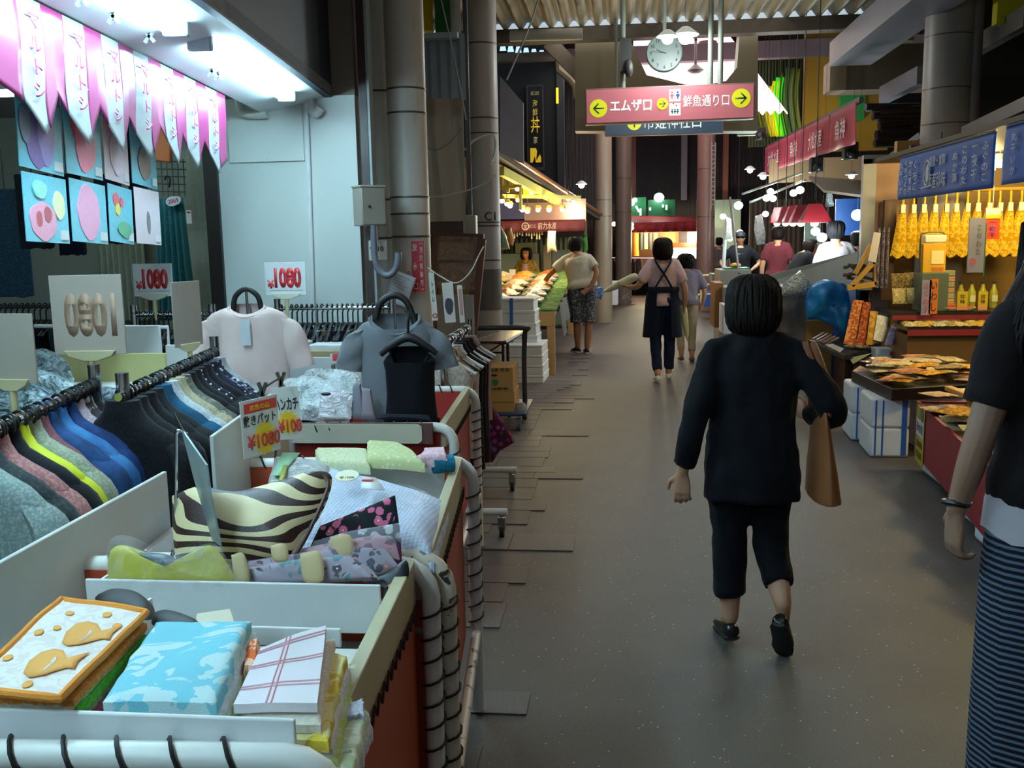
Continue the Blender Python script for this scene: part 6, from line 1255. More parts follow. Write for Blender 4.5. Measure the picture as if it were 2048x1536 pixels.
for dx in (-.015, .015): k = MB(); k.prism([(X(1351) + dx - .012, Y_(205) - (.01 if dx > 0 else -.0)), (X(1351) + dx + .012, Y_(205) - (.01 if dx > 0 else 0)), (X(1351) + dx, Y_(205) + (.012 if dx < 0 else -.024))], .001, TR(0, 0, .005)); k.build('pictogram', m_dg, sg)
for px, t_ in ((1246, 0), (1420, 0), (1440, 0)):
    p0, p1 = at(px, 200, YS + .09), at(px, 0, YS + .09); k = MB(); k.tube([(p0.x, YS + .09, cS.z + hS / 2), (p0.x, YS + .09, 4.52)], .03, 10); k.build('hanger_pipe', mat('6a7268', .5), sg, world=True)
p = at(1252, 100, YS + .02); k = MB(); k.bb(p.x - .07, p.x + .06, YS + .0, YS + .1, p.z - .22, p.z + .12); k.ell((p.x + .03, YS, p.z - .2), (.05, .05, .1)); o = k.build('bracket_box', mat('2c2e2d', .5), sg, world=True)
# navy sign behind
YN = 12.6; a, b = at(1210, 222, YN), at(1447, 268, YN)
s2 = thing('hanging_sign', 'navy illuminated sign half hidden behind the pink one', 'sign', M=Matrix.Translation(((a.x + b.x) / 2, YN, (a.z + b.z) / 2 + .09)) @ Matrix.Rotation(R(2), 4, 'Z') @ Matrix.Rotation(R(90), 4, 'X')); w2_ = b.x - a.x
MB().bb(-w2_ / 2, w2_ / 2, -.24, .24, -.14, 0).build('cabinet', mat('6e5a56', .5), s2, bev=.006); MB().bb(-w2_ / 2 + .015, w2_ / 2 - .015, -.225, .225, 0, .003).build('face', mat('2f4358', .4, emit=.32, var=.1, vs=2), s2)
X2 = lambda px: (px - 1328.5) / 237 * w2_
arrow(s2, X2(1269), -.085, .092, R(90), m_y, m_dg, .003); text('市姫神社口', TR(X2(1345), -.085, .0035), .17, m_sw, s2, w=X2(1404) - X2(1288), bold=.022)
for x in (-.6, .6): k = MB(); k.tube([(x, .24, -.07), (x, .24 + 1.0, -.07)], .02, 8); k.build('hanger_pipe', mat('6a7268', .5), s2)
# clock
YC = 11.6; c = at(1329, 106, YC); ck = thing('wall_clock', 'round white clock hung under the roof showing a quarter to ten', 'clock', M=Matrix.Translation(c) @ Matrix.Rotation(R(2), 4, 'Z') @ Matrix.Rotation(R(90), 4, 'X')); rc = .212
k = MB(); k.lathe([(rc * .6, -.05), (rc, -.045), (rc, -.0), (rc * .96, .012), (rc * .93, .004)], None, 40); k.build('case', mat('5f6d69', .4), ck); k = MB(); k.lathe([(rc * .94, 0), (rc * .94, .003)], None, 40); k.build('dial', mat('bfd3cd', .35, emit=.1, var=.04), ck)
for h in range(1, 13): a = math.pi / 2 - h * math.pi / 6; text(str(h), TR(rc * .74 * math.cos(a), rc * .74 * math.sin(a), .0035), .038, mat('2a3332', .5, var=0), ck, name='numeral', bold=.02)
m_hd = mat('1c2322', .5, var=0)
for ang, L, w, n_ in ((R(90 - 292), .10, .012, 'hour_hand'), (R(90 - 270 - 8), .15, .008, 'minute_hand')): k = MB(); k.box((L * .42, 0, 0), (L * 1.15, w, .002)); o = k.build(n_, m_hd, ck); o.matrix_basis = TR(0, 0, .006, ang)
k = MB(); k.tube([(0, rc, -.025), (0, .9, -.025)], .022, 8); k.build('hanger_pipe', mat('7d857c', .5), ck)
# pendant lamps in front of the roof opening
def pendant(label, px, py, y, e, col='f4fcff', r=.07, shade=True, pe=25, pc=(.9, 1, 1), cord=.5, group=None, nm='pendant_lamp', shc='c9d4d2', up=True):
    p = at(px, py, y); t = thing(nm, label, 'lamp', loc=p, group=group); k = MB(); k.ell((0, 0, 0), (r, r, r * .9)); k.build('bulb', mat(col, .3, emit=e, var=0), t)
    k = MB(); k.tube([(0, 0, r * .7), (0, 0, (4.52 if y < 13 else 6.6) - p.z if up else r * .7 + cord)], .002 if up else .006, 6); k.build('cord', mat('2a2a2a', .5), t)
    if shade: k = MB(); k.lathe([(r * .5, r * 1.5), (r * .8, r * 1.3), (r * 1.9, r * .45), (r * 1.85, r * .4)], None, 18, cap=False); k.build('shade', mat(shc, .4), t, recalc=False, solid=.004)
    if pe: point('lamp_light', p - V((0, .02, r + .03)), pe, pc, r)
    return t
pendant('glaring white pendant lamp over the clock face', 1335, 78, 10.6, 30, r=.06, pe=20, cord=.75); pendant('glaring white pendant lamp right of the clock', 1371, 76, 10.9, 30, r=.075, pe=25, cord=.7)
t = thing('pendant_lamp', 'dark unlit dome pendant hanging in the roof opening', 'lamp', loc=at(1391, 132, 14.6)); k = MB(); k.lathe([(.03, .02), (.05, .0), (.12, -.06), (.11, -.07), (.06, -.1), (.02, -.105)], None, 20); k.build('dome', mat('4a3d40', .5), t); k = MB(); k.tube([(0, 0, .0), (0, 0, 1.0)], .02, 8); k.build('stem', mat('4a3d40', .5), t)
# vertical restaurant sign upstairs on the left
YV = 15.85; a, b = at(1055, 174, YV), at(1086, 334, YV); vs = thing('vertical_sign', 'black vertical shop sign with gold lettering on the dark upper front', 'sign', M=fr(((a.x + b.x) / 2, YV, (a.z + b.z) / 2), (1, 0, 0), (0, 0, 1))); w, h = b.x - a.x, a.z - b.z
MB().bb(-w / 2, w / 2, -h / 2, h / 2, -.06, 0).build('panel', mat('0d0d0e', .4), vs); k = MB()
MB().bb(-w / 2 - .02, w / 2 + .02, h / 2, h / 2 + .03, -.07, .01).bb(-w / 2 - .02, w / 2 + .02, -h / 2 - .05, -h / 2, -.07, .01).bb(-w / 2 - .02, -w / 2, -h / 2, h / 2, -.07, .01).bb(w / 2, w / 2 + .02, -h / 2, h / 2, -.07, .01).build('frame', mat('3c3a38', .4), vs)
mg = mat('d8b428', .4, emit=.35, var=.1); text('近江町', TR(0, h * .42, .002), .06, mat('b5a878', .4, emit=.2, var=0), vs, w=w * .6); text('海鮮', TR(0, h * .24, .002), h * .2, mat('c9b04a', .4, emit=.25, var=0), vs, vertical=True, w=w * .36); text('丼', TR(0, h * .03, .002), h * .2, mg, vs, w=w * .62, bold=.03); text('家', TR(0, -h * .16, .002), h * .09, mat('b5a878', .4, emit=.2, var=0), vs, w=w * .3)
k = MB(); k.prism([(-w * .38, -h * .44), (-w * .22, -h * .44), (-w * .05, -h * .36), (.0, -h * .44), (w * .38, -h * .44), (w * .38, -h * .38), (w * .3, -h * .34), (w * .02, -h * .42), (w * .1, -h * .3), (w * .02, -h * .26), (-w * .38, -h * .26)], .004, TR(0, 0, .001)); k.build('gold_mark', mg, vs)
k = MB(); a, b = at(1118, 185, 16.4), at(1121, 215, 16.4); k.tube([(a.x, 15.9, a.z), (a.x, 15.9, b.z)], .02, 8); solo(k, 'slit_lamp', mat('d8b428', .4, emit=1.5, var=0), 'thin yellow slit lamp at the edge of the dark upper front', 'lamp')
# ================================================================ fish stall on the left
mw2 = mat('b9925c', .6, var=.25, vs=5)
ft_ = thing('wooden_stall_table', 'long wooden fish stall table behind the white foam boxes', 'table', loc=(-1.6, 13.2, 0))
zt2 = at(1095, 622, 11.2).z
x0, x1, y0, y1 = -3.3, at(1110, 600, 11.2).x, 11.15, 16.0
MB().bb(x0, x1, y0, y1, zt2 - .05, zt2).build('top', mw2, ft_, world=True)
MB().bb(x0, x1, y0, y0 + .05, zt2 - .17, zt2 - .05).build('apron', mw2, ft_, world=True)
for xx in (x1 - .05, x0 + .05):
    for yy in (y0 + .05, y1 - .05): k = MB(); k.bb(xx - .045, xx + .045, yy - .045, yy + .045, 0, zt2 - .05); k.build('leg', mw2, ft_, world=True, bev=.004)
# green cloth, ice and trays of fish
k = MB(); k.grid(lambda u, v: V((x0 + (x1 + .02 - x0) * u, y0 + (y1 - y0) * v, zt2 + .02 + .28 * v + .02 * noise.noise(V((u * 14, v * 20, 0))))), 40, 50, t=.02); solo(k, 'green_netting', m_print('3f7a3a', '8a8f5a', 14), 'green plastic sheet under the fish trays on the left stall', 'plastic sheet', recalc=False)
k = MB(); a = V((x1 + .03, y0 + .35, zt2)); k.grid(lambda u, v: V((a.x + .05 * v + .03 * math.sin(u * 17), a.y + 2.4 * u, zt2 + .08 - .42 * v * (1 - .35 * abs(math.sin(u * 3))))), 30, 8); solo(k, 'grey_tarp', mat('6d6a66', .5, var=.25), 'grey tarpaulin hanging over the aisle edge of the left fish table', 'tarpaulin', recalc=False)
@pm('fish heap')
def m_fish(t, a, b): v = t.co(); n = t.noise(v, 14, 5, 1); t.col(t.mix(t.ramp(n, [(.35, 0.0), (.65, 1.0)]), a, b)); t.rough(.35, 0, .6); t.bump(n, .6, .02)
rr = random.Random(9); fm = [m_fish(*c) for c in (('c8721c', 'e0a848'), ('c88838', 'd8b878'), ('b8501c', 'd89048'), ('b8a080', 'd8c4a0'), ('8a9080', 'c0bca0'))]
fm0 = None
for i in range(4):
    for j in range(6):
        x = x0 + 1.15 + i * .36; y = y0 + .55 + j * .62; z = zt2 + .05 + .28 * (y - y0) / (y1 - y0)
        if x > x1 - .1: continue
        row, col_ = ['nearest', 'second', 'third', 'fourth', 'fifth', 'farthest'][j], ['at the far left', 'left of the middle', 'right of the middle', 'beside the aisle'][i]
        t = thing('fish_tray', 'tray of seafood in the %s row of the left stall, %s' % (row, col_), 'seafood tray', loc=(x, y, z), rz=rr.uniform(-.1, .1), group='seafood trays on the left stall')
        MB().bb(-.16, .16, -.26, .26, 0, .03).build('tray', mat('a09c8c', .4), t, bev=.008); k = MB()
        k.grid(lambda u, v: V(((u - .5) * .31, (v - .5) * .5, .03 + .07 * math.sin(u * math.pi) * math.sin(v * math.pi) + .02 * noise.noise(V((u * 6 + i, v * 7 + j, 3))))), 12, 14, t=.005); k.build('seafood', fm[(i * 2 + j * 3 + (j > 3)) % 5], t, recalc=False)
# price sticks
for i, (px, py, y) in enumerate(((1018, 555, 14.5), (1025, 545, 15.2), (1085, 575, 13.6))):
    p = at(px, py, y); k = MB(); k.bb(p.x - .05, p.x + .05, y, y + .005, p.z - .06, p.z + .05); k.tube([(p.x, y, p.z - .2), (p.x, y, p.z - .05)], .006, 6); solo(k, 'price_stick', mat('d9d2bd', .5), 'small cream price stick in the %s of the left fish stall' % ['near trays', 'middle trays', 'right trays'][i], 'price stick')
# stall roof, frames and lamps
rl_ = [at(1000, 322, 13.2), at(1090, 378, 14.6), at(1205, 450, 17.0)]
k = MB(); A_ = [at(998, 312, 12.6), at(1100, 378, 14.6), at(1200, 440, 17.4)]
k.loft([[p, p + V((0, 0, .07)), p + V((-3.2, 0, .07)), p + V((-3.2, 0, 0))] for p in A_]); struct(k, 'roof_stall', mat('3f342c', .6))
k = MB(); k.tube([p + V((.02, -.02, .1)) for p in A_], .035, 10); struct(k, 'roof_gutter', mat('a5704a', .3, .6))
k = MB(); k.bar(at(1003, 342, 13.0), at(1115, 402, 15.0), .08, .12); struct(k, 'stall_beam_yellow', mat('d8cf5a', .5, var=.1)); struct(MB().bar(at(1085, 382, 14.6), at(1118, 400, 15.2), .08, .1), 'stall_beam_cream', mat('cfae86', .5))
for i, pts in enumerate(([(1003, 342), (1003, 375)], [(1016, 348), (1016, 385)], [(1041, 358), (1041, 420)], [(1000, 374), (1035, 374)], [(1003, 392), (1160, 395)])):
    k = MB(); k.bar(at(*pts[0], 13.6), at(*pts[1], 13.6 if i < 4 else 15.0), .04, .05); struct(k, 'stall_frame', mat('d8c95a', .5))
struct(MB().bb(*rect_px(1046, 362, 1060, 396, 14.2, .03)), 'wall_yellow_board', mat('d9c400', .5))
struct(MB().bb(*rect_px(998, 350, 1048, 438, 15.6, .05)), 'wall_blue_sheet', mat('34386e', .6, var=.2))
struct(MB().bb(*rect_px(1048, 400, 1172, 442, 15.65, .05)), 'wall_pink_sheet', mat('8d6f6c', .6, var=.15))
a, b = at(1002, 442, 15.3), at(1171, 462, 15.3); vl = thing('maroon_valance', 'maroon cloth valance with white lettering across the left fish stall', 'valance', loc=((a.x + b.x) / 2, 15.3, b.z)); hw = (b.x - a.x) / 2; hh = a.z - b.z
k = MB(); k.grid(lambda u, v: V(((u - .5) * 2 * hw, .015 * math.sin(u * 40) * (1 - v), hh * v)), 50, 3); k.build('cloth', mat('5a1c2c', .7, var=.15), vl, recalc=False, solid=.004)
mwt = mat('b9a2a0', .6, var=0); text('前力水産', fr((hw * .1, -.03, hh * .5), (1, 0, 0), (0, 0, 1)), hh * .62, mwt, vl, w=hw * .44, bold=.02); text('近江', fr((-hw * .26, -.03, hh * .5), (1, 0, 0), (0, 0, 1)), hh * .3, mwt, vl, w=hw * .2); k = MB(); k.tube([(-hw * .42 + hh * .3 * math.cos(i * .5236), -.03, hh * .5 + hh * .3 * math.sin(i * .5236)) for i in range(12)], .01, 5, closed=True); k.build('ring_emblem', mwt, vl)
text('金', fr((-hw * .42, -.03, hh * .5), (1, 0, 0), (0, 0, 1)), hh * .34, mwt, vl)
# menu strips under the valance
for i in range(14):
    L = rr.uniform(7, 18); px = 1012 + i * 5.2 + (3 if i > 6 else 0); 
    if i == 2: continue
    a, b = at(px, 462, 15.5), at(px + 3, 462 + L, 15.5); k = MB(); k.bb(a.x, b.x, 15.5, 15.505, b.z, a.z + .02); solo(k, 'menu_strip', mat('d5c9a0', .5), 'narrow pale menu strip hanging under the maroon valance', 'menu strip', 'menu strips under the maroon valance')
struct(MB().bb(-4.2, at(1172, 470, 16.9).x, 17.5, 17.6, 0, 2.2), 'wall_stall_back', m_slat('5d5a3f', '77724f', 3.5))
struct(MB().bb(*rect_px(1000, 462, 1165, 474, 17.3, .04)), 'wall_menu_board', mat('2a1c1a', .6))
for px0, py0, px1, py1, y, c, nm, lb, cat in ((1002, 508, 1080, 652, 17.0, '8d9683', 'steel_fridge', 'pale green grey refrigerator at the back of the left fish stall', 'refrigerator'), (1086, 490, 1103, 652, 16.9, '8f7f60', 'wooden_post', 'light wooden post in the back of the left fish stall', 'post'), (1030, 486, 1072, 506, 17.2, 'a8a060', 'wall_shelf', 'yellowish shelf with papers at the back of the left fish stall', 'shelf'), (1104, 500, 1140, 650, 17.1, '6f7a6a', 'metal_cabinet', 'grey green cabinet behind the man in the white T-shirt', 'cabinet')):
    bx_px(nm, lb, cat, px0, py0, px1, py1, y, .2, mat(c, .5, var=.15), bev=.005)
def drape(label, cat, pts, y, m, nm, th=.05, seed=0):
    P = pxs(pts, y=y); k = MB(); puff(k, P, (0, -1, 0), th, .6, rings=6, seed=seed, wr=.03, wf=8); return solo(k, nm, m, label, cat)
drape('white cloth hanging from the left fish stall frame', 'cloth', [(1096, 462), (1112, 462), (1111, 488), (1114, 504), (1104, 500), (1095, 506), (1094, 488)], 14.6, mat('d8d2b0', .8), 'white_cloth', .05, 2)
drape('orange net bag hanging at the left end of the fish stall', 'bag', [(1011, 456), (1022, 454), (1029, 480), (1026, 492), (1014, 488), (1008, 470)], 12.6, mat('a8742a', .6, var=.25), 'net_bag', .07, 4)
drape('translucent green plastic bag hanging beside column C1', 'bag', [(1002, 452), (1012, 470), (1020, 498), (1002, 500)], 12.0, mat('8fa890', .4), 'plastic_bag', .05, 5)
drape('bright green apron hanging near the pillar of the left stall', 'apron', [(1164, 476), (1174, 468), (1176, 500), (1168, 505)], 16.8, mat('3a8a2a', .7), 'green_apron', .04, 6)
# warm bulbs
wl = [(1004, 402, 13.4), (1014, 408, 13.6), (1020, 412, 13.8), (1045, 420, 14.0), (1055, 423, 14.1), (1076, 420, 14.3), (1098, 420, 14.5), (1125, 420, 14.7), (1035, 378, 13.6), (1036, 400, 13.8), (1064, 386, 14.2), (1137, 398, 15.2), (1147, 403, 15.5), (1157, 411, 15.9)]
for i, (px, py, y) in enumerate(wl):
    big = i in (3, 4, 5, 6, 7); t = pendant('warm bare bulb under the left fish stall roof', px, py, y, 9, 'ffe9c0', .035, False, 0, cord=.18, up=False, group='warm bulbs of the left fish stall', nm='bare_bulb')
    k = MB(); k.lathe([(.03, .07), (.045, .045), (.05, .02)], None, 12); k.build('socket', mat('a9893c', .4), t)
point('stall_bulb_light', at(1040, 430, 13.7), 42, (1.0, .78, .40), .12); point('stall_bulb_light', at(1100, 430, 14.4), 42, (1.0, .80, .45), .12); point('stall_bulb_light', at(1150, 425, 15.6), 30, (1.0, .80, .45), .12)
pendant('small white lamp above the roof end of the left stall', 1163, 371, 16.2, 20, 'e8fbff', .05, True, 3, cord=.3)
# ---- white foam boxes, folding table, trolley, wooden board
def foam(px0, py0, px1, py1, y, dy, label, tape=None, group='stacked white foam boxes by the folding table'):
    a, b = at(px0, py0, y), at(px1, py1, y); w, h = b.x - a.x, a.z - b.z; t = thing('foam_box', label, 'foam box', loc=((a.x + b.x) / 2, y + dy / 2, b.z), rz=R(-2), group=group)
    MB().bb(-w / 2, w / 2, -dy / 2, dy / 2, 0, h * .72).build('box', FOAM, t, bev=.008); MB().bb(-w / 2 - .004, w / 2 + .004, -dy / 2 - .004, dy / 2 + .004, h * .73, h * .99).build('lid', FOAM, t, bev=.01)
    if tape: x = (at(tape, py0, y).x - (a.x + b.x) / 2); MB().bb(x - .018, x + .018, -dy / 2 - .007, -dy / 2 - .003, 0, h).build('blue_tape', mat('2f6fc0', .4), t)
ys = [597, 621, 646, 670, 694]; nm_ = ['top', 'second', 'third', 'lowest']
for i in range(4): foam(979 + i * 1, ys[i], 1069 + i * 2.5, ys[i + 1], 10.75, .42, 'white foam box with blue tape, %s of the upper stack behind the folding table' % nm_[i], 1024)
ys = [690, 710, 730, 750, 772]
for i in range(4): foam(1006, ys[i], 1086 + i, ys[i + 1], 10.5, .6, 'white foam box, %s of the lower wider stack beside the wooden table leg' % nm_[i])
YT = 8.45
a, b, c, d = atz(962, 684, .72), atz(1010, 682, .72), atz(1056, 656, .72), atz(975, 655, .72)
tb = thing('folding_table', 'brown folding table with black legs in front of the foam boxes', 'folding table', loc=(a.x, a.y, 0))
k = MB(); q = [a, b, c, d]; q[0] = V((b.x - .3, b.y, .72)); q[3] = V((c.x - .22, c.y, .72)); k.add([p - V((0, 0, .03)) for p in q] + q, [(3, 2, 1, 0), (4, 5, 6, 7), (0, 1, 5, 4), (1, 2, 6, 5), (2, 3, 7, 6), (3, 0, 4, 7)]); k.build('top', mat('8d7a70', .25, spec=.7), tb, world=True, bev=.003)
k = MB(); k.tube([q[i] - V((0, 0, .015)) for i in range(4)], .019, 6, closed=True); k.build('edge_band', mat('4a322c', .4), tb, world=True)
for p in (q[1].lerp(q[2], .12), q[1].lerp(q[2], .88), q[0].lerp(q[3], .12), q[0].lerp(q[3], .88)):
    i_ = (sum(q, V()) / 4 - p).normalized() * .06; k = MB(); k.tube([p + i_ - V((0, 0, .03)), V((p.x, p.y, .0)) + i_ * .5], .014, 8); k.build('leg', mat('2b2422', .45), tb, world=True)
k = MB(); p = q[1].lerp(q[2], .12); p2_ = q[0].lerp(q[3], .12); k.tube([p + V((-.05, .0, -.12)), p2_ + V((.05, 0, -.12))], .01, 6); k.tube([V((p.x - .04, p.y, .33)), V((p2_.x + .04, p.y, .33))], .01, 6); k.tube([p + V((-.06, .0, -.04)), p + V((-.35, .02, -.22))], .008, 6); k.build('brace', mat('2b2422', .45), tb, world=True)
ct = thing('hand_trolley', 'blue decked hand trolley carrying two cardboard cartons', 'trolley', loc=(at(1000, 830, 7.9).x, 7.9, 0)); p = at(1052, 826, 7.75)
MB().bb(p.x - .62, p.x, 7.75, 8.45, p.z - .03, p.z).build('deck', mat('2a3560', .45), ct, world=True, bev=.01)
for xx in (p.x - .07, p.x - .55):
    for yy in (7.83, 8.37):
        k = MB(); k.tube([(xx - .02, yy, .062), (xx + .02, yy, .062)], .062, 18); k.build('wheel', mat('5a5a5c', .5), ct, world=True); k = MB(); k.tube([(xx - .025, yy, .062), (xx + .025, yy, .062)], .03, 12); k.bar((xx, yy, .06), (xx, yy, p.z - .03), .05, .05); k.build('caster_fork', CHROME, ct, world=True)
k = MB(); h0 = at(1037, 815, 8.1); k.tube(catmull([(p.x - .06, 8.3, p.z), (p.x - .06, 8.28, .55), (p.x - .04, 8.2, .80), (p.x - .02, 8.1, .845), (p.x - .3, 8.1, .85), (p.x - .56, 8.1, .845)], 4), .022, 10); k.build('handle', mat('3a3a3e', .4), ct, world=True)
k = MB(); k.lathe([(.06, 0), (.055, .04), (.03, .07)], TR(p.x - .06, 7.86, p.z), 14); k.build('handle_socket', mat('77777a', .4), ct, world=True)
for i, (py0, py1, lb) in enumerate(((784, 826, 'plain brown cardboard carton under the printed one on the trolley'), (736, 784, 'brown cardboard carton with green print on top of the trolley load'))):
    a, b = at(955 + i * -2, py0, 7.78), at(1029 - i * 3, py1, 7.78); t = thing('cardboard_carton', lb, 'carton', loc=((a.x + b.x) / 2, 8.0, b.z if i == 0 else at(1000, 784, 7.78).z)); w, h = b.x - a.x, a.z - b.z
    MB().bb(-w / 2, w / 2, -.2, .2, 0, h).build('box', CARD, t, bev=.004)
    if i: text('北海道産 野菜', TR(0, -.2015, h * .9, 0, R(90)), .03, mat('4a3a20', .6, var=0), t, w=w * .8); k = MB(); k.prism(blob(0, h * .38, w * .1, h * .13, 5), .002, TR(0, -.2005, 0, 0, R(90))); k.build('green_print', mat('2f6a3a', .6), t); k = MB(); k.prism(blob(-w * .02, h * .68, w * .09, h * .05, 2), .002, TR(0, -.2005, 0, 0, R(90))); k.build('hand_hole', mat('2a1d10', .7), t); text('熟成野菜', TR(.02, -.2015, h * .12, 0, R(90)), .022, mat('4a3a20', .6, var=0), t, w=w * .6)
    else: MB().bb(-w / 2 + .004, w / 2 - .004, -.203, -.2, h * .48, h * .52).build('seam', mat('8a6432', .7), t)
wb = thing('framed_board', 'large brown wooden framed board leaning against column C1', 'board', loc=(at(915, 600, 8.2).x, 8.2, 0))
P_ = lambda x, y: at(x, y, 8.15 + (y - 465) / 260 * -.25)
m_bw = mat('6b3d22', .5, var=.25, vs=4)
for nm2, pa, pb, w_ in (('frame_rail', (866, 472), (968, 476), .07), ('frame_stile', (872, 476), (866, 700), .06), ('frame_stile', (962, 478), (938, 720), .09), ('frame_rail', (876, 520), (955, 522), .015)): k = MB(); k.bar(P_(*pa), P_(*pb), .05, w_, (1, 0, 0) if 'stile' in nm2 else (0, 0, 1)); k.build(nm2, m_bw, wb, world=True, bev=.004)
q = [P_(874, 476), P_(962, 478), P_(944, 716), P_(868, 700)]; k = MB(); k.add(q + [p + V((0, .02, 0)) for p in q], [(0, 1, 2, 3), (7, 6, 5, 4), (0, 4, 5, 1), (1, 5, 6, 2), (2, 6, 7, 3), (3, 7, 4, 0)]); k.build('panel', mat('94693a', .5, var=.2, vs=3), wb, world=True)
k = MB(); q = [P_(878, 472) + V((0, -.05, 0)), P_(956, 474) + V((0, -.05, 0)), P_(952, 580) + V((0, -.05, 0)), P_(874, 575) + V((0, -.05, 0))]
k.grid(lambda u, v: q[0].lerp(q[1], u).lerp(q[3].lerp(q[2], u), v) + V((0, -.02 * math.sin(v * 9 + 2 * math.sin(u * 3)), 0)), 20, 24); k.build('plastic_cover', m_film(.05), wb, world=True, recalc=False)
bx_px('pale_panel', 'pale cardboard sheet leaning below the framed board', 'cardboard', 872, 590, 940, 720, 7.95, .03, mat('a8998a', .6, var=.1))
bx_px('clear_sheet', 'clear plastic sheet leaning beside column C1 under the framed board', 'plastic sheet', 930, 590, 950, 720, 7.8, .02, mat('b9bcbc', .25, alpha=.7))
# ---- clothes rack at the aisle edge
za = 1.06; A0, A1 = at(884, 668, 4.95), at(940, 654, 5.9); A0.z = A1.z = za
rk = thing('clothes_rack', 'white framed clothes rack on casters at the edge of the passage', 'clothes rack', loc=(A0.x, 5.3, 0))
k = MB(); k.tube([A0, A1], .012, 10); k.build('hanging_rail', CHROME, rk, world=True)
for i, p in enumerate((A0, A1)):
    k = MB(); k.tube([(p.x, p.y, .6), (p.x, p.y, za + .05)], .016, 10); k.build('chrome_post', CHROME, rk, world=True)
    k = MB(); k.tube(catmull([(p.x, p.y, .62), (p.x + .01, p.y, .3), (p.x + .02, p.y, .16)], 4), .02, 10); k.build('post', TUBEW, rk, world=True)
    k = MB(); y_ = p.y; k.tube([(p.x - .2, y_, .14), (p.x + .33 - .05 * i, y_, .14)], .02, 10); k.build('foot', TUBEW, rk, world=True)
    k = MB(); xx = p.x + .3 - .05 * i; k.tube([(xx - .012, y_, .04), (xx + .012, y_, .04)], .04, 14); k.build('caster', mat('2e2e30', .3), rk, world=True); k = MB(); k.bb(xx - .022, xx + .022, y_ - .03, y_ + .03, .045, .12); k.build('caster_fork', CHROME, rk, world=True, bev=.006)
k = MB(); k.tube([(A0.x + .02, A0.y, .16), (A1.x + .02, A1.y, .16)], .018, 10); k.build('base_bar', TUBEW, rk, world=True)
J = [('cream lace vest nearest on the aisle rack', m_print('b5a595', 'cfc0b0', 30), .5), ('rust and cream patterned scarf on the aisle rack', m_floral('a8917c', '8a4a24', 'c9b6a0', '6a4a3a', 18), .42), ('white crumpled blouse on the aisle rack', m_print('c9c0b8', 'ddd6ce', 24), .62), ('black skirt on the aisle rack', m_cloth('15131a', '1d1a22'), .72), ('black lace top on the aisle rack', m_dots('131118', '2a2630', 60), .55), ('dark plum dress on the aisle rack', m_cloth('2a1a24', '33202c'), .74), ('pinkish beige blouse at the far end of the aisle rack', m_cloth('a88f86', 'b89f96'), .5)]
for i, (lb, m, L) in enumerate(J):
    p = A0.lerp(A1, .07 + i * .135); hang(p, R(-4 + i * 2), 'pale padded hanger on the aisle rack' if i % 2 == 0 else 'black plastic hanger on the aisle rack', 'hangers on the aisle rack', mat('c9bfb2', .5) if i % 2 == 0 else BLACK)
    cloth(p, R(-4 + i * 2), m, lb, 'garments on the aisle rack', 'garment', hw=.15, L=L, seed=60 + i, sl=.0, th=.04)
ff = [at(957, 790, 6.2), at(975, 800, 6.15), at(1012, 850, 6.1), at(1030, 884, 6.1), at(1000, 902, 6.1), at(985, 925, 6.1), at(958, 915, 6.15), at(950, 860, 6.2)]
k = MB(); puff(k, ff, (.3, -1, 0), .07, .6, rings=8, wr=.03, wf=7); solo(k, 'flower_cloth', m_floral('5a1f3f', 'a83a72', '3a6a8a', 'c05a8a', 26), 'purple and pink flowered cloth bag hanging behind the aisle rack', 'cloth bag')
# ================================================================ right hand side: dried fish stall
def panel_px(name, label, cat, q, m, th=.01, grp=None, bev=0, n=(0, 1, 0), kind=None):
    P = [at(*p) for p in q]; k = MB(); o = V(n).normalized() * th; m_ = len(P); k.add(P + [p + o for p in P], [tuple(range(m_)), tuple(range(2 * m_ - 1, m_ - 1, -1))] + [(j, (j + 1) % m_, m_ + (j + 1) % m_, m_ + j) for j in range(m_)])
    return solo(k, name, m, label, cat, grp, kind, bev=bev)
m_bl = mat('0a62c4', .6, var=.12, vs=4)
def noren(label, ya, yb, x, z1, h, cols, logo=None, lean=.0):
    """blue cloth in the plane x = const running from ya (far) to yb (near), writing faces the passage"""
    t = thing('blue_banner', label, 'shop banner', M=fr((x, ya, z1 - h), (0, -1, 0), (0, 0, 1)), group='blue shop banners'); L = ya - yb
    k = MB(); k.grid(lambda u, v: V((L * u - .04 * (1 - v) * 1.0, h * v, .012 * math.sin(u * 11 + v * 2) * (1 - v))), 40, 8); k.build('cloth', m_bl, t, recalc=False, solid=.003)
    k = MB(); k.tube([(0, h + .005, 0), (L, h + .005, 0)], .008, 8); k.build('rod', mat('8b98a4', .4), t)
    mw_ = mat('c5d3e2', .6, var=0)
    for f, s_, hh in cols: text(s_, TR(L * f - .02, h * .5, .018), h * hh, mw_, t, vertical=True, sx=1.0, w=L * .052)
    if logo:
        f, a_, b_ = logo; text(a_, TR(L * f + .1, h * .72, .018), h * .22, mw_, t, w=L * .17); text(b_, TR(L * f + .1, h * .32, .018), h * .34, mw_, t, w=L * .19)
        k = MB(); k.tube([(L * f - .14 + .07 * math.cos(i * .5236) * (.8 + .3 * (i % 2)), h * .5 + .1 * math.sin(i * .5236), .018) for i in range(12)], .01, 5, closed=True); k.prism(blob(L * f - .14, h * .5, .04, .07, 3), .002, TR(0, 0, .016)); k.tube([(L * f - .26, h * .18, .018), (L * f - .02, h * .22, .018)], .008, 5); k.build('fish_mark', mw_, t)
    return t
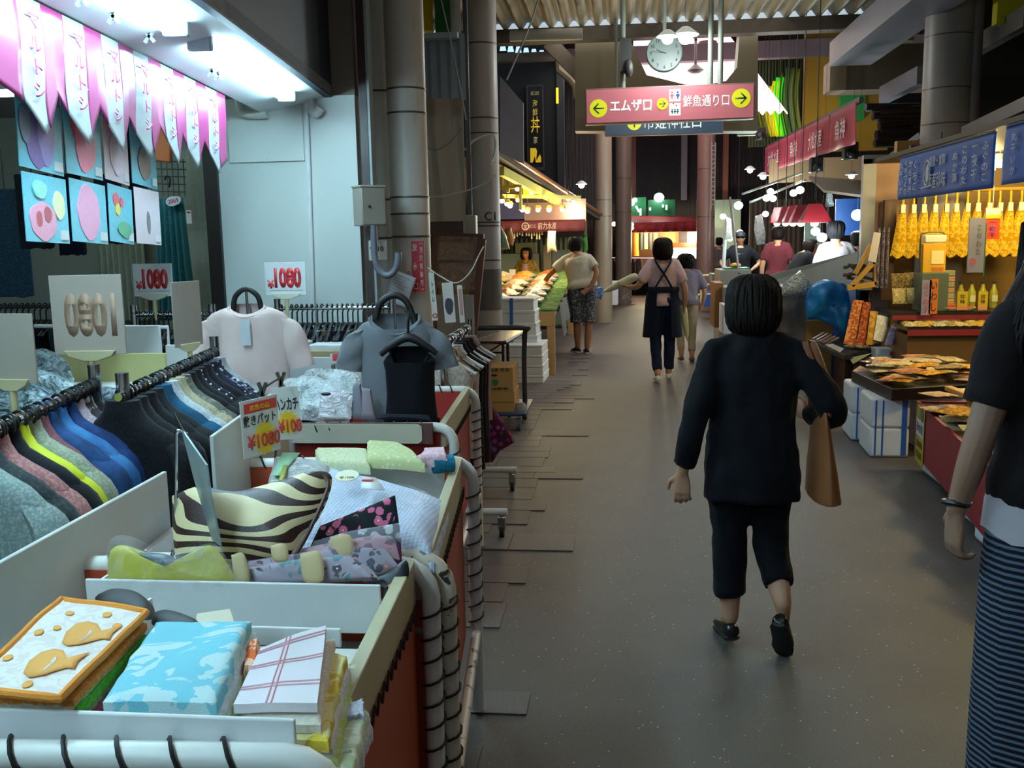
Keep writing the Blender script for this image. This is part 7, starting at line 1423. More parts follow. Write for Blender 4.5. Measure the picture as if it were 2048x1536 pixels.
noren('blue banner with white brush writing and a round fish mark over the dried fish stall', 8.95, 6.78, 2.5, 2.25, .37, [(.06, '丸干いか', .72), (.12, 'くろづくり', .78), (.18, 'からすみ', .72), (.24, 'くちこ', .66), (.68, 'ぬか漬', .6), (.77, 'このわた', .72), (.86, '一夜干', .66), (.95, 'ふぐのこ', .72)], (.44, '能登・加賀', '海産珍味'))
noren('second blue banner with white brush writing running out of the right edge', 6.62, 5.1, 2.5, 2.26, .37, [(.13, '丸干いか', .72), (.29, 'くろづくり', .78), (.45, 'からすみ', .74), (.6, 'くちこ', .68), (.75, 'ぬか漬', .66)])
t = thing('fluorescent_lamp', 'short bright lamp glowing in the gap between the two blue banners', 'lamp', loc=at(1943, 352, 7.6)); MB().bb(-.06, .06, -.3, .3, .02, .06).build('batten', WHITE, t); k = MB(); k.tube([(-.02, -.28, 0), (-.02, .28, 0)], .022, 10); k.tube([(.03, -.28, -.03), (.03, .28, -.03)], .016, 10); k.build('tube', mat('e8fff6', .3, emit=22, var=0), t)
# frames, back wall
YB = 10.1
struct(MB().bb(at(1790, 400, YB).x, 6.5, YB, YB + .1, 0, 2.5), 'wall_stall_right', m_wall('8d6a2a', 'a07c38'))
struct(MB().bb(*rect_px(1728, 318, 1744, 580, 9.8, .08)), 'trim_post', mat('8e9198', .4)); struct(MB().bb(*rect_px(1744, 322, 1815, 480, 9.85, .04)), 'wall_beige', m_wall('96705a', 'a57f66')); struct(MB().bb(*rect_px(1728, 310, 1870, 324, 9.8, .08)), 'trim_top', mat('8e9198', .4))
struct(MB().bb(*rect_px(1770, 400, 1786, 600, 9.7, .06)), 'trim_dark', mat('5a3f2c', .5))
k = MB(); a, b = at(1795, 398, 9.5), at(2080, 392, 9.5); k.tube([(a.x, 9.5, 1.98), (a.x + 2.2, 9.5, 1.98)], .02, 8); struct(k, 'hanging_pole', mat('b08b30', .5))
# yellow fish bundles
m_yb = m_print('c08e10', 'e0bc3c', 26, .5, 2); m_st = mat('e0b40e', .6)
yb0 = None
def ybundle():
    t = thing('dried_fish_bundle', '', 'dried fish'); k = MB()
    k.tube(catmull([(0, 0, 0), (.004, 0, -.08), (0, 0, -.16)], 4), [.012, .009, .014], 8); k.build('straw_tie', m_st, t)
    k = MB(); k.loft([[((r + .006 * math.sin(j * 2.1)) * math.cos(2 * math.pi * j / 18) + sh, (r * .55) * math.sin(2 * math.pi * j / 18), z + (.018 * math.sin(j * 1.3) if z < -.6 else 0)) for j in range(18)] for z, r, sh in ((-.15, .012, 0), (-.2, .03, 0), (-.3, .045, -.004), (-.42, .056, -.012), (-.54, .064, -.022), (-.62, .072, -.03))]); k.build('body', m_yb, t)
    k = MB(); k.bb(-.02, .02, -.03, -.024, -.21, -.13); k.build('white_tag', mat('efe6c4', .5), t); return t
for i in range(13):
    px = 1806 + i * 21.5; p = at(px, 400, 9.5)
    lb = 'yellow dried fish bundle hanging on the pole, ' + ('leftmost of the row' if i == 0 else '%s from the left end' % ['', 'second', 'third', 'fourth', 'fifth', 'sixth', 'seventh', 'eighth', 'ninth', 'tenth', 'eleventh', 'twelfth', 'thirteenth'][i])
    M = TR(p.x, 9.5, 1.985, R(rr.uniform(-12, 12)))
    if yb0 is None: yb0 = ybundle(); yb0.matrix_basis = M; yb0['label'] = lb; yb0['group'] = 'yellow dried fish bundles on the pole'
    else: dup(yb0, M, lb, 'yellow dried fish bundles on the pole')
for x_, y_, e in ((3.15, 8.7, 45), (4.0, 8.7, 45), (3.0, 6.7, 70), (3.3, 5.4, 50)): point('stall_yellow_light', (x_, y_, 2.2), e, (1.0, .76, .30), .12)
k = MB(); k.loft([[(2.47, y, 2.264), (2.47, y, 2.30), (7, y, 2.30), (7, y, 2.264)] for y in (3.6, 10.0)]); struct(k, 'light_block_slab', mat('2c2826', .6))  # added dark slab, keeps the stall's yellow light off the column
struct(MB().bb(*rect_px(1822, 290, 1912, 312, 9.7, .06)), 'trim_base', mat('4a2c24', .5))
for px, py, lb in ((1880, 345, 'shaded warm lamp hidden behind the first blue banner'), (2000, 325, 'shaded warm lamp hidden behind the second blue banner')): pendant(lb, px, py, 8.7, 6, 'ffdf9a', .05, True, 0, cord=.3, up=False)
# shelves facing us
sx0, sx1 = at(1783, 640, 9.1).x, 5.2
sh = thing('display_shelf', 'stepped black display shelf with red edging full of gold packs', 'display shelf', loc=((sx0 + sx1) / 2, 9.0, 0))
z1, z2 = at(1850, 622, 9.1).z, at(1850, 652, 8.75).z
MB().bb(sx0 - .02, sx1, 9.0, 9.6, z1 - .03, z1).build('upper_shelf', mat('1d1512', .4), sh, world=True); MB().bb(sx0 - .02, sx1, 8.985, 9.0, z1 - .07, z1 - .03).build('red_edge', mat('8e1f24', .5), sh, world=True)
MB().bb(sx0, sx1, 8.6, 9.0, z2 - .03, z2).build('lower_shelf', mat('1d1512', .4), sh, world=True); MB().bb(sx0, sx1, 8.585, 8.6, z2 - .07, z2 - .02).build('red_edge', mat('8e1f24', .5), sh, world=True)
MB().bb(sx0 + .02, sx1, 8.66, 9.5, 0, z2 - .07).build('front_panel', mat('6b4a1c', .6, var=.15), sh, world=True)
m_gold = m_pack('6a4a18', 'd8b860'); m_gold2 = m_pack('b89a48', 'f2e2a0')
def packet(name, label, cat, x, y, z, w, d, h, m, rz=0, lean=0, grp=None, lid=None):
    k = MB(); k.grid(lambda u, v: V(((u - .5) * w, (v - .5) * d, h * (1 - (2 * abs(u - .5)) ** 4) * (1 - (2 * abs(v - .5)) ** 4) + .3 * h * noise.noise(V((u * 4 + x * 9, v * 4 + y * 9, z))))), 10, 10, t=.004)
    o = k.build(name, m); o.matrix_basis = Matrix.Translation((x, y, z)) @ Matrix.Rotation(rz, 4, 'Z') @ Matrix.Rotation(lean, 4, 'X'); return tag(o, label, cat, grp)
GP = 'gold packs on the upper shelf'
for i, (px, py, mm, lb) in enumerate(((1797, 562, m_gold, 'amber seafood pack, upper left of the four on the shelf'), (1824, 560, m_gold, 'amber seafood pack, upper right of the four on the shelf'), (1799, 592, m_gold2, 'silvery gold pack, lower left of the four on the shelf'), (1828, 591, m_gold2, 'silvery gold pack, lower right of the four on the shelf'))):
    p = at(px, py, 9.35 - .1 * (i > 1)); packet('seafood_pack', lb, 'food pack', p.x, p.y, p.z, .125, .15, .02, mm, 0, R(72), GP)
for i in range(22):
    x = sx0 + .05 + (i % 11) * .11 + rr.uniform(-.02, .02); y = 8.68 + .16 * (i // 11); c = [m_gold2, m_gold, m_pack('a89a68', 'e8e0b8'), m_pack('c08a20', 'e8c050')][(i * 7) % 4]
    packet('seafood_pack', 'small glossy seafood pack lying on the lower shelf of the dried fish stall', 'food pack', x, y, z2 + .012, .11, .14, .025, c, rr.uniform(-.4, .4), 0, 'small packs on the lower shelf')
for i in range(4):
    p = at(1921 + i * 22, 590, 9.4); t = thing('glass_bottle', 'clear yellowish bottle on the upper shelf, %s from the left' % ['first', 'second', 'third', 'fourth'][i], 'bottle', loc=(p.x, 9.4, z1), group='bottles on the upper shelf')
    k = MB(); k.lathe([(.034, 0), (.036, .01), (.036, .15), (.016, .2), (.014, .23)], None, 16); k.build('glass', mat('a8a838', .15, var=.2, vs=20), t); k = MB(); k.bb(-.024, .024, -.04, -.034, .06, .12); k.build('label', mat('dcd8b0', .5), t); k = MB(); k.lathe([(.017, .225), (.017, .25)], None, 12); k.build('cap', mat('3a3a30', .4), t)
for i in range(6):
    p = at(1895, 590, 9.3); k = MB(); k.bb(p.x - .055, p.x + .045, 9.25, 9.35, z1 + .05 + i * .052, z1 + .05 + i * .052 + .05); solo(k, 'tin_box', m_stripe(*(('b8a870', '6a8a7a') if i % 2 else ('c8b88a', 'b0603a')), 30), 'small striped tin box, %s of the stack on the upper shelf' % ['lowest', 'second', 'third', 'fourth', 'fifth', 'topmost'][i], 'tin', 'stacked tins on the upper shelf', bev=.004)
k = MB(); k.bb(at(1885, 600, 9.3).x, at(1906, 600, 9.3).x, 9.22, 9.38, z1, z1 + .05); solo(k, 'orange_carton', mat('c8703a', .5), 'orange carton under the stack of striped tins', 'carton', bev=.004)
for i, (px, py) in enumerate(((1893, 606), (1935, 606), (1900, 618), (1930, 619))):
    p = at(px, py, 9.12); k = MB(); k.lathe([(.03, 0), (.05, .004), (.075, .03), (.072, .032), (.045, .012)], TR(p.x, 9.12 - .05 * (i > 1), z1), 20); t = solo(k, 'shallow_dish', mat('d8d0b8', .4), 'shallow dish of red seafood on the upper shelf, %s' % ['back left', 'back right', 'front left', 'front right'][i], 'dish', 'dishes on the upper shelf')
    k = MB(); k.ell((0, 0, .025), (.06, .06, .02)); k.build('red_roe', mat('b8402a', .4, var=.3, vs=60), t)
for i, (px0, px1) in enumerate(((1915, 1934), (1957, 1974))):
    a, b = at(px0, 583, 8.98), at(px1, 620, 8.98); k = MB(); k.bb(a.x, b.x, 8.975, 8.98, b.z, a.z); t = solo(k, 'price_card', mat('d0b020', .5), 'yellow and pink price card at the edge of the upper shelf, %s' % ['left one', 'right one'][i], 'price card', 'yellow price cards on the upper shelf'); w = b.x - a.x; h = a.z - b.z
    MB().bb(-w / 2, w / 2, -.005, -.002, 0, h * .2).build('pink_foot', mat('d88a6a', .5), t); text('珍味', TR(0, -.006, h * .6, 0, R(90)), h * .5, mat('3a3a10', .5, var=0), t, vertical=True, w=w * .5)
for i, (px0, px1, py0, py1, c1, s_, c2, lb) in enumerate(((1845, 1860, 560, 630, '8a86a0', 'ふぐの子', 'c0503a', 'purple grey upright label with orange brush writing on the shelf'), (1860, 1874, 558, 628, 'd07020', 'いわし', '3a1a10', 'orange upright label with dark brush writing on the shelf'))):
    a, b = at(px0, py0, 8.9), at(px1, py1, 8.9); k = MB(); k.bb(a.x, b.x, 8.9, 8.91, b.z, a.z); t = solo(k, 'upright_label', mat(c1, .5), lb, 'label'); text(s_, TR(0, -.007, (a.z - b.z) * .5, 0, R(90)), (a.z - b.z) * .85, mat(c2, .5, var=0), t, vertical=True, w=(b.x - a.x) * .75)
p = at(1866, 505, 9.15); t = thing('gift_box', 'bright yellow box with a pale label in a clear topped case', 'gift box', loc=(p.x, 9.15, at(1866, 545, 9.15).z)); w = .1; MB().bb(-.1, .1, -.05, .05, 0, .26).build('box', mat('dba210', .5), t, bev=.004); MB().bb(-.03, .08, -.056, -.05, .08, .2).build('label', mat('e8d890', .5), t); MB().bb(-.02, .08, -.056, -.05, .02, .05).build('seal', mat('c86a20', .5), t)
k = MB(); k.tube(catmull([(-.11, 0, -.05), (-.115, 0, .3), (-.08, 0, .36), (.08, 0, .36), (.1, 0, .28)], 4), .008, 8); k.build('frame', mat('3d4a40', .4), t); MB().bb(-.09, .1, -.05, .05, .27, .34).build('clear_top', mat('d8dcc0', .15), t, bev=.01)
k = MB(); k.bb(p.x - .12, p.x + .12, 9.05, 9.3, z1, at(1866, 545, 9.15).z); solo(k, 'case_stand', mat('54604e', .5), 'grey green stand under the yellow box', 'stand', bev=.006)
for px0, py0, px1, py1, y, c, lb, ex in ((1940, 436, 1966, 545, 8.8, '8a8794', 'hanging pale grey vertical sign in front of the yellow bundles', None), (1972, 416, 1998, 478, 8.9, 'd84a28', 'hanging orange red sign with a yellow and white head', 1)):
    a, b = at(px0, py0, y), at(px1, py1, y); t = thing('hanging_sign', lb, 'sign', loc=((a.x + b.x) / 2, y, b.z)); w, h = b.x - a.x, a.z - b.z; MB().bb(-w / 2, w / 2, 0, .02, 0, h).build('card', mat(c, .5, var=.1), t)
    if ex: MB().bb(-w / 2, w / 2, -.003, 0, h * .78, h).build('white_head', mat('c8c4c0', .5), t); MB().bb(-w / 2, w / 2, -.004, 0, h * .66, h * .78).build('yellow_band', mat('e0c010', .5), t); text('一夜干', TR(0, -.003, h * .32, 0, R(90)), h * .5, mat('8a3a9a', .5, var=0), t, vertical=True, w=w * .5)
    else: text('このわた', TR(w * .12, -.003, h * .6, 0, R(90)), h * .55, mat('55555a', .5, var=0), t, vertical=True, w=w * .3); k = MB(); k.prism(blob(-w * .2, h * .2, w * .22, h * .07, 3), .003, TR(0, 0, 0, 0, R(90))); k.build('pink_print', mat('a85a6a', .5), t); MB().bb(w / 2, w / 2 + .012, 0, .03, -.03, h * .9).build('green_edge', mat('3a6a4a', .5), t)
    k = MB(); k.tube([(0, .01, h), (0, .01, 1.98 - b.z)], .003, 5); k.build('string', mat('c8b890', .6), t)
# cellophane packs, tag, easel, dark bundle at the left end
for i in range(3):
    p = at(1757 + i * 9, 515, 9.3); k = MB(); k.tube(catmull([(p.x, 9.3, at(1757, 455, 9.3).z), (p.x - .01, 9.29, p.z), (p.x - .005, 9.3, at(1757, 575, 9.3).z)], 5), [.012, .03, .034, .026], 10, flat=.6); solo(k, 'dried_squid_pack', m_pack('4a3c48', '8a7a80'), 'long dark cellophane pack hanging at the left end of the stall, %s' % ['left', 'middle', 'right'][i], 'food pack', 'long dark packs at the left end of the stall')
panel_px('price_tag', 'tilted white price tag with pink foot on the long dark packs', 'price tag', [(1748, 464, 9.2), (1762, 466, 9.2), (1752, 525, 9.2), (1736, 522, 9.2)], mat('c8c0bc', .5), .004)
ez = thing('wooden_easel', 'yellow wooden triangular bracket at the left end of the dried fish stall', 'bracket', loc=at(1725, 575, 9.3)); m_ez = mat('b8882a', .5, var=.15)
for a, b, w_ in (((1694, 576), (1753, 568), .05), ((1703, 572), (1744, 528), .045), ((1710, 548), (1742, 490), .04), ((1752, 528), (1752, 570), .04)): k = MB(); k.bar(at(*a, 9.3), at(*b, 9.3), .04, w_, (0, 0, 1)); k.build('bar', m_ez, ez, world=True, bev=.003)
k = MB()
for i in range(16): c = at(1685 + rr.uniform(0, 52), 540 + rr.uniform(-10, 16), 9.42); k.tube([c, c + V((rr.uniform(.05, .16), rr.uniform(-.05, .05), rr.uniform(-.04, .03)))], [.02, .008], 6)
solo(k, 'dried_bundle', mat('3f352a', .6, var=.3, vs=30), 'heap of dark dried seaweed bundles behind the yellow bracket', 'dried seaweed', kind='stuff')
# cardboard carton with blue tarpaulin, long packs, tray
cb = thing('cardboard_carton', 'large brown carton under the blue tarpaulin', 'carton', loc=(2.6, 10.9, 0)); 
c0_ = V((at(1665, 757, 10.75).x, 10.75, 0)); M_ = Matrix.Translation(c0_) @ Matrix.Rotation(R(16), 4, 'Z'); zt3 = at(1620, 640, 11).z
MB().bb(-.0, .8, 0, .6, 0, zt3, M_).build('box', CARD, cb, world=True, bev=.004); MB().bb(-.32, .0, .02, .03, 0.02, zt3 + .02, M_).build('flap', mat('a87a35', .7), cb, world=True); MB().bb(-.004, 0, .1, .5, .3, .34, M_).build('tape', mat('9c7c4c', .5), cb, world=True)
tp = [(1614, 640), (1612, 590), (1640, 560), (1680, 566), (1716, 575), (1718, 600), (1700, 640), (1688, 676), (1665, 655), (1640, 640)]
k = MB(); P = pxs(tp, y=10.3); puff(k, P, (-.25, -1, .3), .10, .6, rings=12, rnd=1, wr=.11, wf=6.5, seed=3); solo(k, 'blue_tarpaulin', mat('1173b8', .35, var=.25, vs=8, bump=.4, bs=60), 'crumpled bright blue tarpaulin draped over the carton', 'tarpaulin')
for i, (pts, c1, c2, lb) in enumerate((([(1706, 600), (1724, 602), (1706, 690), (1686, 688)], 'a05028', 'c88a50', 'long brown packet leaning left of the others on the tray'), ([(1726, 604), (1738, 606), (1726, 690), (1712, 690)], '8a3a24', 'b06a40', 'long red brown packet leaning in the middle on the tray'), ([(1740, 622), (1752, 624), (1744, 690), (1732, 690)], 'a87828', 'c89a48', 'long ochre packet leaning right of the brown ones'), ([(1754, 630), (1776, 636), (1762, 684), (1746, 680)], 'c8c2b0', 'ddd8c8', 'upright cream card pack leaning at the right'), ([(1782, 650), (1797, 640), (1785, 690), (1768, 690)], '8a86a8', 'a8a4c0', 'lilac printed pack leaning at the right end of the tray'))):
    P = [at(x, y, 9.0 + (690 - y) / 400) for x, y in pts]; k = MB(); o = V((.03, .04, 0)); k.add(P + [p + o for p in P], [(0, 1, 2, 3), (7, 6, 5, 4), (0, 4, 5, 1), (1, 5, 6, 2), (2, 6, 7, 3), (3, 7, 4, 0)]); solo(k, 'long_packet', m_print(c1, c2, 20), lb, 'food pack', 'long packs leaning on the raised tray', bev=.004)
def tray_px(label, q, z, h, m=None):
    P = [atz(x, y, z) for x, y in q]; t = thing('black_tray', label, 'tray', loc=sum(P, V()) / 4 - V((0, 0, h))); k = MB(); B = [p - V((0, 0, h)) for p in P]; k.add(P + B, [(3, 2, 1, 0), (0, 4, 5, 1), (1, 5, 6, 2), (2, 6, 7, 3), (3, 7, 4, 0), (4, 5, 6, 7)]); k.warp(lambda p: p)
    k.build('tray_body', m or mat('15120f', .4), t, world=True, bev=.004); return P, t
P3, t3 = tray_px('raised black tray of knife shaped packs in front of the carton', [(1616, 680), (1690, 710), (1792, 690), (1730, 668)], .50, .05)
k = MB(); c = sum(P3, V()) / 4; k.bb(c.x - .12, c.x + .3, c.y - .2, c.y + .3, 0, .448); solo(k, 'tray_stand', mat('4a1c1c', .5), 'dark red stand under the raised black tray', 'stand', bev=.005)
for i in range(5): a = P3[0].lerp(P3[1], .05 + i * .1); k = MB(); d = (P3[2] - P3[1]).normalized(); k.bar(a + V((.04, .04, .012)), a + d * .3 + V((.02, .1, .05)), .02, .014); solo(k, 'slim_packet', mat('8a6f68', .35, var=.2), 'slim pinkish packet lying on the raised black tray', 'food pack', 'slim packets on the raised tray')
for i in range(7): u, v = rr.uniform(.45, .95), rr.uniform(.25, .8); p = P3[0].lerp(P3[3], v).lerp(P3[1].lerp(P3[2], v), u); packet('seafood_pack', 'small gold pack on the raised black tray', 'food pack', p.x, p.y, .515 + .01 * (i % 3), .12, .15, .02, [m_gold2, m_gold][i % 2], rr.uniform(-1, 1), 0, 'gold packs on the raised tray')
panel_px('paper_sheet', 'white paper sheet on the near corner of the raised black tray', 'paper', [(1650, 690, 9.35), (1680, 705, 9.1), (1688, 698, 9.15), (1665, 688, 9.35)], mat('b8b49c', .6), .003, n=(0, 0, 1)); panel_px('paper_sheet', 'pale paper hanging below the raised black tray', 'paper', [(1698, 716, 9.0), (1744, 706, 9.0), (1706, 728, 9.0)], mat('a8a888', .6), .003)
k = MB(); a, b = at(1752, 698, 9.1), at(1794, 716, 9.1); k.bb(a.x, b.x, 9.1, 9.3, b.z, a.z); t = solo(k, 'white_carton', mat('b8c4cc', .5), 'flat pale carton with a red mark under the raised tray', 'carton', bev=.003); w = b.x - a.x; MB().bb(w * .15, w * .4, -.104, -.1, .02, .06).build('red_mark', mat('b83038', .5), t)
k = MB(); k.bb(a.x - .1, b.x + .2, 9.05, 9.5, 0, b.z - .001); solo(k, 'low_crate', mat('3a1a1c', .6), 'dark red crate under the flat pale carton', 'crate', bev=.004)
# front low tray on foam boxes
P1_, t1_ = tray_px('low black tray heaped with flat packs on blue striped foam boxes', [(1703, 741), (1784, 778), (1960, 768), (1890, 722)], .52, .085)
FL = [m_print('b89878', 'd0b890', 20), m_print('b8781c', 'd8a848', 24), m_gold, m_gold2, m_print('a86a4a', 'd09a78', 18), m_print('c0a870', 'd8c898', 26), m_pack('8a7a50', 'd8cc98')]
for i in range(48):
    u, v = rr.uniform(.08, .92), rr.uniform(.08, .92); p = P1_[0].lerp(P1_[3], v).lerp(P1_[1].lerp(P1_[2], v), u)
    packet('flat_packet', 'flat seafood packet heaped on the low black tray', 'food pack', p.x, p.y, .53 + .0022 * i, .15, .21, .012, FL[i % 7], rr.uniform(-1.5, 1.5), rr.uniform(-.08, .08), 'flat packets on the low black tray')
for i, q in enumerate(([(1706, 742), (1720, 732), (1760, 748), (1746, 760)], [(1744, 775), (1800, 785), (1820, 772), (1764, 762)])): panel_px('price_card', 'pinkish price card lying on the low black tray, %s' % ['left corner', 'near edge'][i], 'price card', [(x, y, 7.0 + (800 - y) * .012) for x, y in q], mat('c89878', .5), .003, n=(0, 0, 1))
def foam2(label, px0, px1, y, dy, h, stripes, rz=0, grp='foam boxes under the low trays'):
    a, b = at(px0, 880, y), at(px1, 880, y); w = b.x - a.x; t = thing('foam_box', label, 'foam box', loc=((a.x + b.x) / 2, y + dy / 2, 0), rz=rz, group=grp); k = MB(); k.bb(-w / 2, w / 2, -dy / 2, dy / 2, 0, h * .5 - .003); k.build('box', FOAM, t, bev=.02); k = MB(); k.bb(-w / 2, w / 2, -dy / 2, dy / 2, h * .5, h); k.build('upper_box', FOAM, t, bev=.02)
    for x, ww in stripes: MB().bb(x * w - ww, x * w + ww, -dy / 2 - .002, -dy / 2 + .004, .015, h - .015).build('blue_stripe', mat('2a62b0', .5), t)
    return t
foam2('white foam boxes with two thin blue stripes under the far tray end', 1704, 1746, 7.5, .4, .43, ((-.2, .006), (.2, .006)), R(-4)); foam2('white foam boxes with thin and broad blue stripes under the near tray corner', 1744, 1822, 6.92, .42, .43, ((-.36, .006), (-.18, .006), (.36, .018)), R(-4)); foam2('plain white foam box pair under the right part of the low tray', 1850, 1930, 7.0, .5, .43, (), 0)
# red stand
xr = 2.0; ya, yb_ = 6.55, 4.6
rs = thing('red_stand', 'low red fronted stand heaped with packs beside the striped skirt', 'display stand', loc=(xr + .4, (ya + yb_) / 2, .12)); dx = -.12
M_ = fr((xr, ya, 0), (dx, -1, 0), (0, 0, 1)); L_ = ya - yb_
MB().bb(0, L_, .12, .475, -.02, 0, M_).build('red_front', mat('8e1c28', .55, var=.12), rs, world=True); MB().bb(0, L_, .44, .46, -.75, -.02, M_).build('tray_top', mat('2a1c16', .5), rs, world=True); MB().bb(-.015, 0, .12, .475, -.75, 0, M_).build('red_side', mat('8e1c28', .55, var=.12), rs, world=True); MB().bb(0, L_, .12, .14, -.72, -.02, M_).build('base', mat('2a1c16', .5), rs, world=True)
c = thing('poster', 'yellow and white poster with round emblems stuck on the red stand front', 'poster', M=M_ @ TR(.19, .3, .004)); MB().bb(-.13, .13, -.21, .17, 0, .003).build('sheet', mat('b8a020', .5), c); MB().bb(-.12, .12, -.03, .08, .003, .0045).build('white_band', mat('c8ccd0', .5), c); text('海の幸', TR(0, .025, .005), .07, mat('3a4a5a', .5, var=0), c, w=.2); text('能登の珍味', TR(0, -.08, .004), .05, mat('6a6a10', .5, var=0), c, w=.2); text('味自慢', TR(0, -.15, .004), .05, mat('6a6a10', .5, var=0), c, w=.18)
for x, cl in ((-.065, '8a9a20'), (.06, '5a5a54')): k = MB(); k.lathe([(.05, 0), (.05, .002)], TR(x, .125, .003), 20); k.build('round_emblem', mat(cl, .5), c)
for i in range(52):
    u, v = rr.uniform(.03, .98), rr.uniform(.06, .9); p = M_ @ V((L_ * u, .48 + .002 * i, -.72 * v)); packet('flat_packet', 'flat seafood packet heaped on the red stand', 'food pack', p.x, p.y, p.z, .16, .22, .012, FL[(i * 3) % 7], rr.uniform(-1.5, 1.5), rr.uniform(-.08, .08), 'flat packets on the red stand')
k = MB(); p = M_ @ V((.35, .62, -.12)); k.bar(p, M_ @ V((.95, .63, -.2)), .05, .03); solo(k, 'orange_packet', mat('c8861c', .4), 'long orange packet across the heap on the red stand', 'food pack', bev=.006)
for i, u in enumerate((.2, 1.05, 1.7)): p = M_ @ V((u, 0, -.2)); k = MB(); k.box((p.x, p.y, .06), (.28, .42, .118)); solo(k, 'foam_block', FOAM, 'white foam block under the red stand, %s' % ['far end', 'middle', 'near end'][i], 'foam block', 'foam blocks under the red stand', bev=.025)
# ================================================================ fish stall on the right, behind
panel_px('counter_fascia', 'long pale grey sloping counter front of the right fish stall', 'counter', [(1716, 503, 9.9), (1496, 562, 15.0), (1500, 578, 15.0), (1714, 570, 9.9)], mat('7d8d96', .45, var=.1), .06, n=(1, .2, 0))
panel_px('stall_counter', 'teal grey counter top of the right fish stall with low glass edge', 'counter', [(1716, 503, 10.0), (1496, 561, 15.1), (1560, 545, 16.5), (1790, 500, 11.5)], mat('7f9aa0', .3, var=.15), .03, n=(0, 0, -1))
k = MB(); a = at(1712, 560, 10.1); k.add([at(1712, 565, 10.0), at(1540, 580, 13.8), V((at(1540, 580, 13.8).x, 13.8, 0)), V((at(1712, 565, 10.0).x, 10.0, 0))] , [(0, 1, 2, 3)]); solo(k, 'blue_sheet', mat('1a3f78', .5, var=.2), 'dark blue sheet skirting the long grey counter', 'sheet', recalc=False, solid=.01)
k = MB(); a, b = at(1532, 575, 10.7), at(1612, 720, 10.7); k.grid(lambda u, v: V((a.x + (b.x - a.x) * u, 10.7 + .03 * noise.noise(V((u * 5, v * 6, 2))), .0 + a.z * v)), 16, 20, t=0); k2 = MB(); k2.bb(a.x, b.x, 10.72, 11.4, 0, a.z); k.add([tuple(p) for p in k2.v], k2.f); solo(k, 'covered_stack', mat('5d5a54', .5, var=.35, vs=30, bump=.6, bs=60), 'stack under a rough grey plastic cover behind the woman in the black suit', 'covered stack', recalc=False)
k = MB(); P = pxs([(1562, 592), (1566, 568), (1600, 540), (1618, 560), (1630, 590)], y=10.5); puff(k, P, (0, -1, .3), .08, .5, rings=7, wr=.05, wf=9); solo(k, 'clear_bag', m_pack('6f7a80', 'c8d4d8'), 'clear plastic bag lying on the covered stack', 'plastic bag')
for i, (q, y, d, m, nm, lb, ct_) in enumerate((((1430, 566, 1446, 655), 12.6, .6, WOOD, 'wooden_crate', 'upright brown wooden crate end beside the head of the woman in black', 'crate'), ((1447, 610, 1492, 668), 12.0, .5, FOAM, 'foam_box', 'white foam box on the floor under the tables right of the aisle', 'foam box'), ((1447, 575, 1500, 608), 12.4, .6, mat('6a6660', .6), 'grey_crate', 'grey crate stacked on the white foam box right of the aisle', 'crate'), ((1405, 584, 1429, 613), 18.5, .5, mat('1f4f9a', .5), 'blue_crate', 'small blue crate on the floor near the older woman', 'crate'), ((1424, 548, 1452, 560), 15.0, .5, mat('8a8a88', .5), 'flat_carton', 'flat grey carton, top of the pile beside the cream stand', 'carton'), ((1424, 561, 1456, 574), 15.0, .5, mat('77746e', .5), 'flat_carton', 'flat grey carton, bottom of the pile beside the cream stand', 'carton'), ((1440, 540, 1500, 687), 14.2, .8, mat('8a8478', .5), 'side_table', 'grey side table carrying green trays in front of the man in the cap', 'table'))):
    bx_px(nm, lb, ct_, *q, y, d, m, bev=.006)
k = MB(); a, b = at(1450, 536, 14.3), at(1500, 542, 14.3); k.bb(a.x, b.x, 14.3, 14.7, b.z, a.z); solo(k, 'green_tray', mat('1f6a4a', .5), 'green tray on the side table in front of the man in the cap', 'tray', bev=.005); k = MB(); a, b = at(1462, 526, 14.4), at(1484, 536, 14.4); k.ell(((a.x + b.x) / 2, 14.5, (a.z + b.z) / 2), ((b.x - a.x) / 2, .12, (a.z - b.z) / 2)); solo(k, 'yellow_heap', mat('b8922a', .6, var=.3), 'small yellow heap on the green tray', 'food')
st = thing('cream_stand', 'cream painted tubular stand on the far right of the aisle', 'stand', loc=at(1408, 605, 18.0) * 1); m_cs = mat('b8ad7a', .5)
for a, b in (((1392, 552), (1392, 603)), ((1402, 552), (1402, 606)), ((1424, 550), (1424, 600)), ((1390, 552), (1426, 550)), ((1392, 570), (1426, 569)), ((1392, 590), (1426, 588))): k = MB(); k.tube([at(*a, 17.6), at(*b, 17.6)], .022, 6); k.build('tube_bar', m_cs, st, world=True)
# red valance along the right fish stall
VP_ = [(1530, 296, 18.0), (1712, 203, 11.3)]; Lx = at(1530, 296, 18.0), at(1712, 203, 11.3)
for i, (f0, f1, s_) in enumerate(((0, .33, '大松水産'), (.335, .56, '魚神'), (.565, .80, '大松水産'), (.805, 1, '魚神'))):
    # panels follow the line in depth
    a = Lx[0].lerp(Lx[1], f0); b = Lx[0].lerp(Lx[1], f1); h = .46; d = (b - a); t = thing('red_valance', 'crimson cloth valance panel with white lettering over the right fish stall, %s' % ['farthest', 'second farthest', 'second nearest', 'nearest'][i], 'valance', M=fr(a - V((0, 0, h)), d, (0, 0, 1)), group='crimson valance panels'); L = d.length
    k = MB(); k.grid(lambda u, v: V((L * u, h * v, .02 * math.sin(u * 9 + i) * (1 - v))), 20, 6); k.build('cloth', mat('8e2038', .65, var=.15), t, recalc=False, solid=.004); text(s_, TR(L * .5, h * .48, .024), h * .5, mat('c8aab0', .6, var=0), t, w=L * (.55 if len(s_) > 2 else .4))
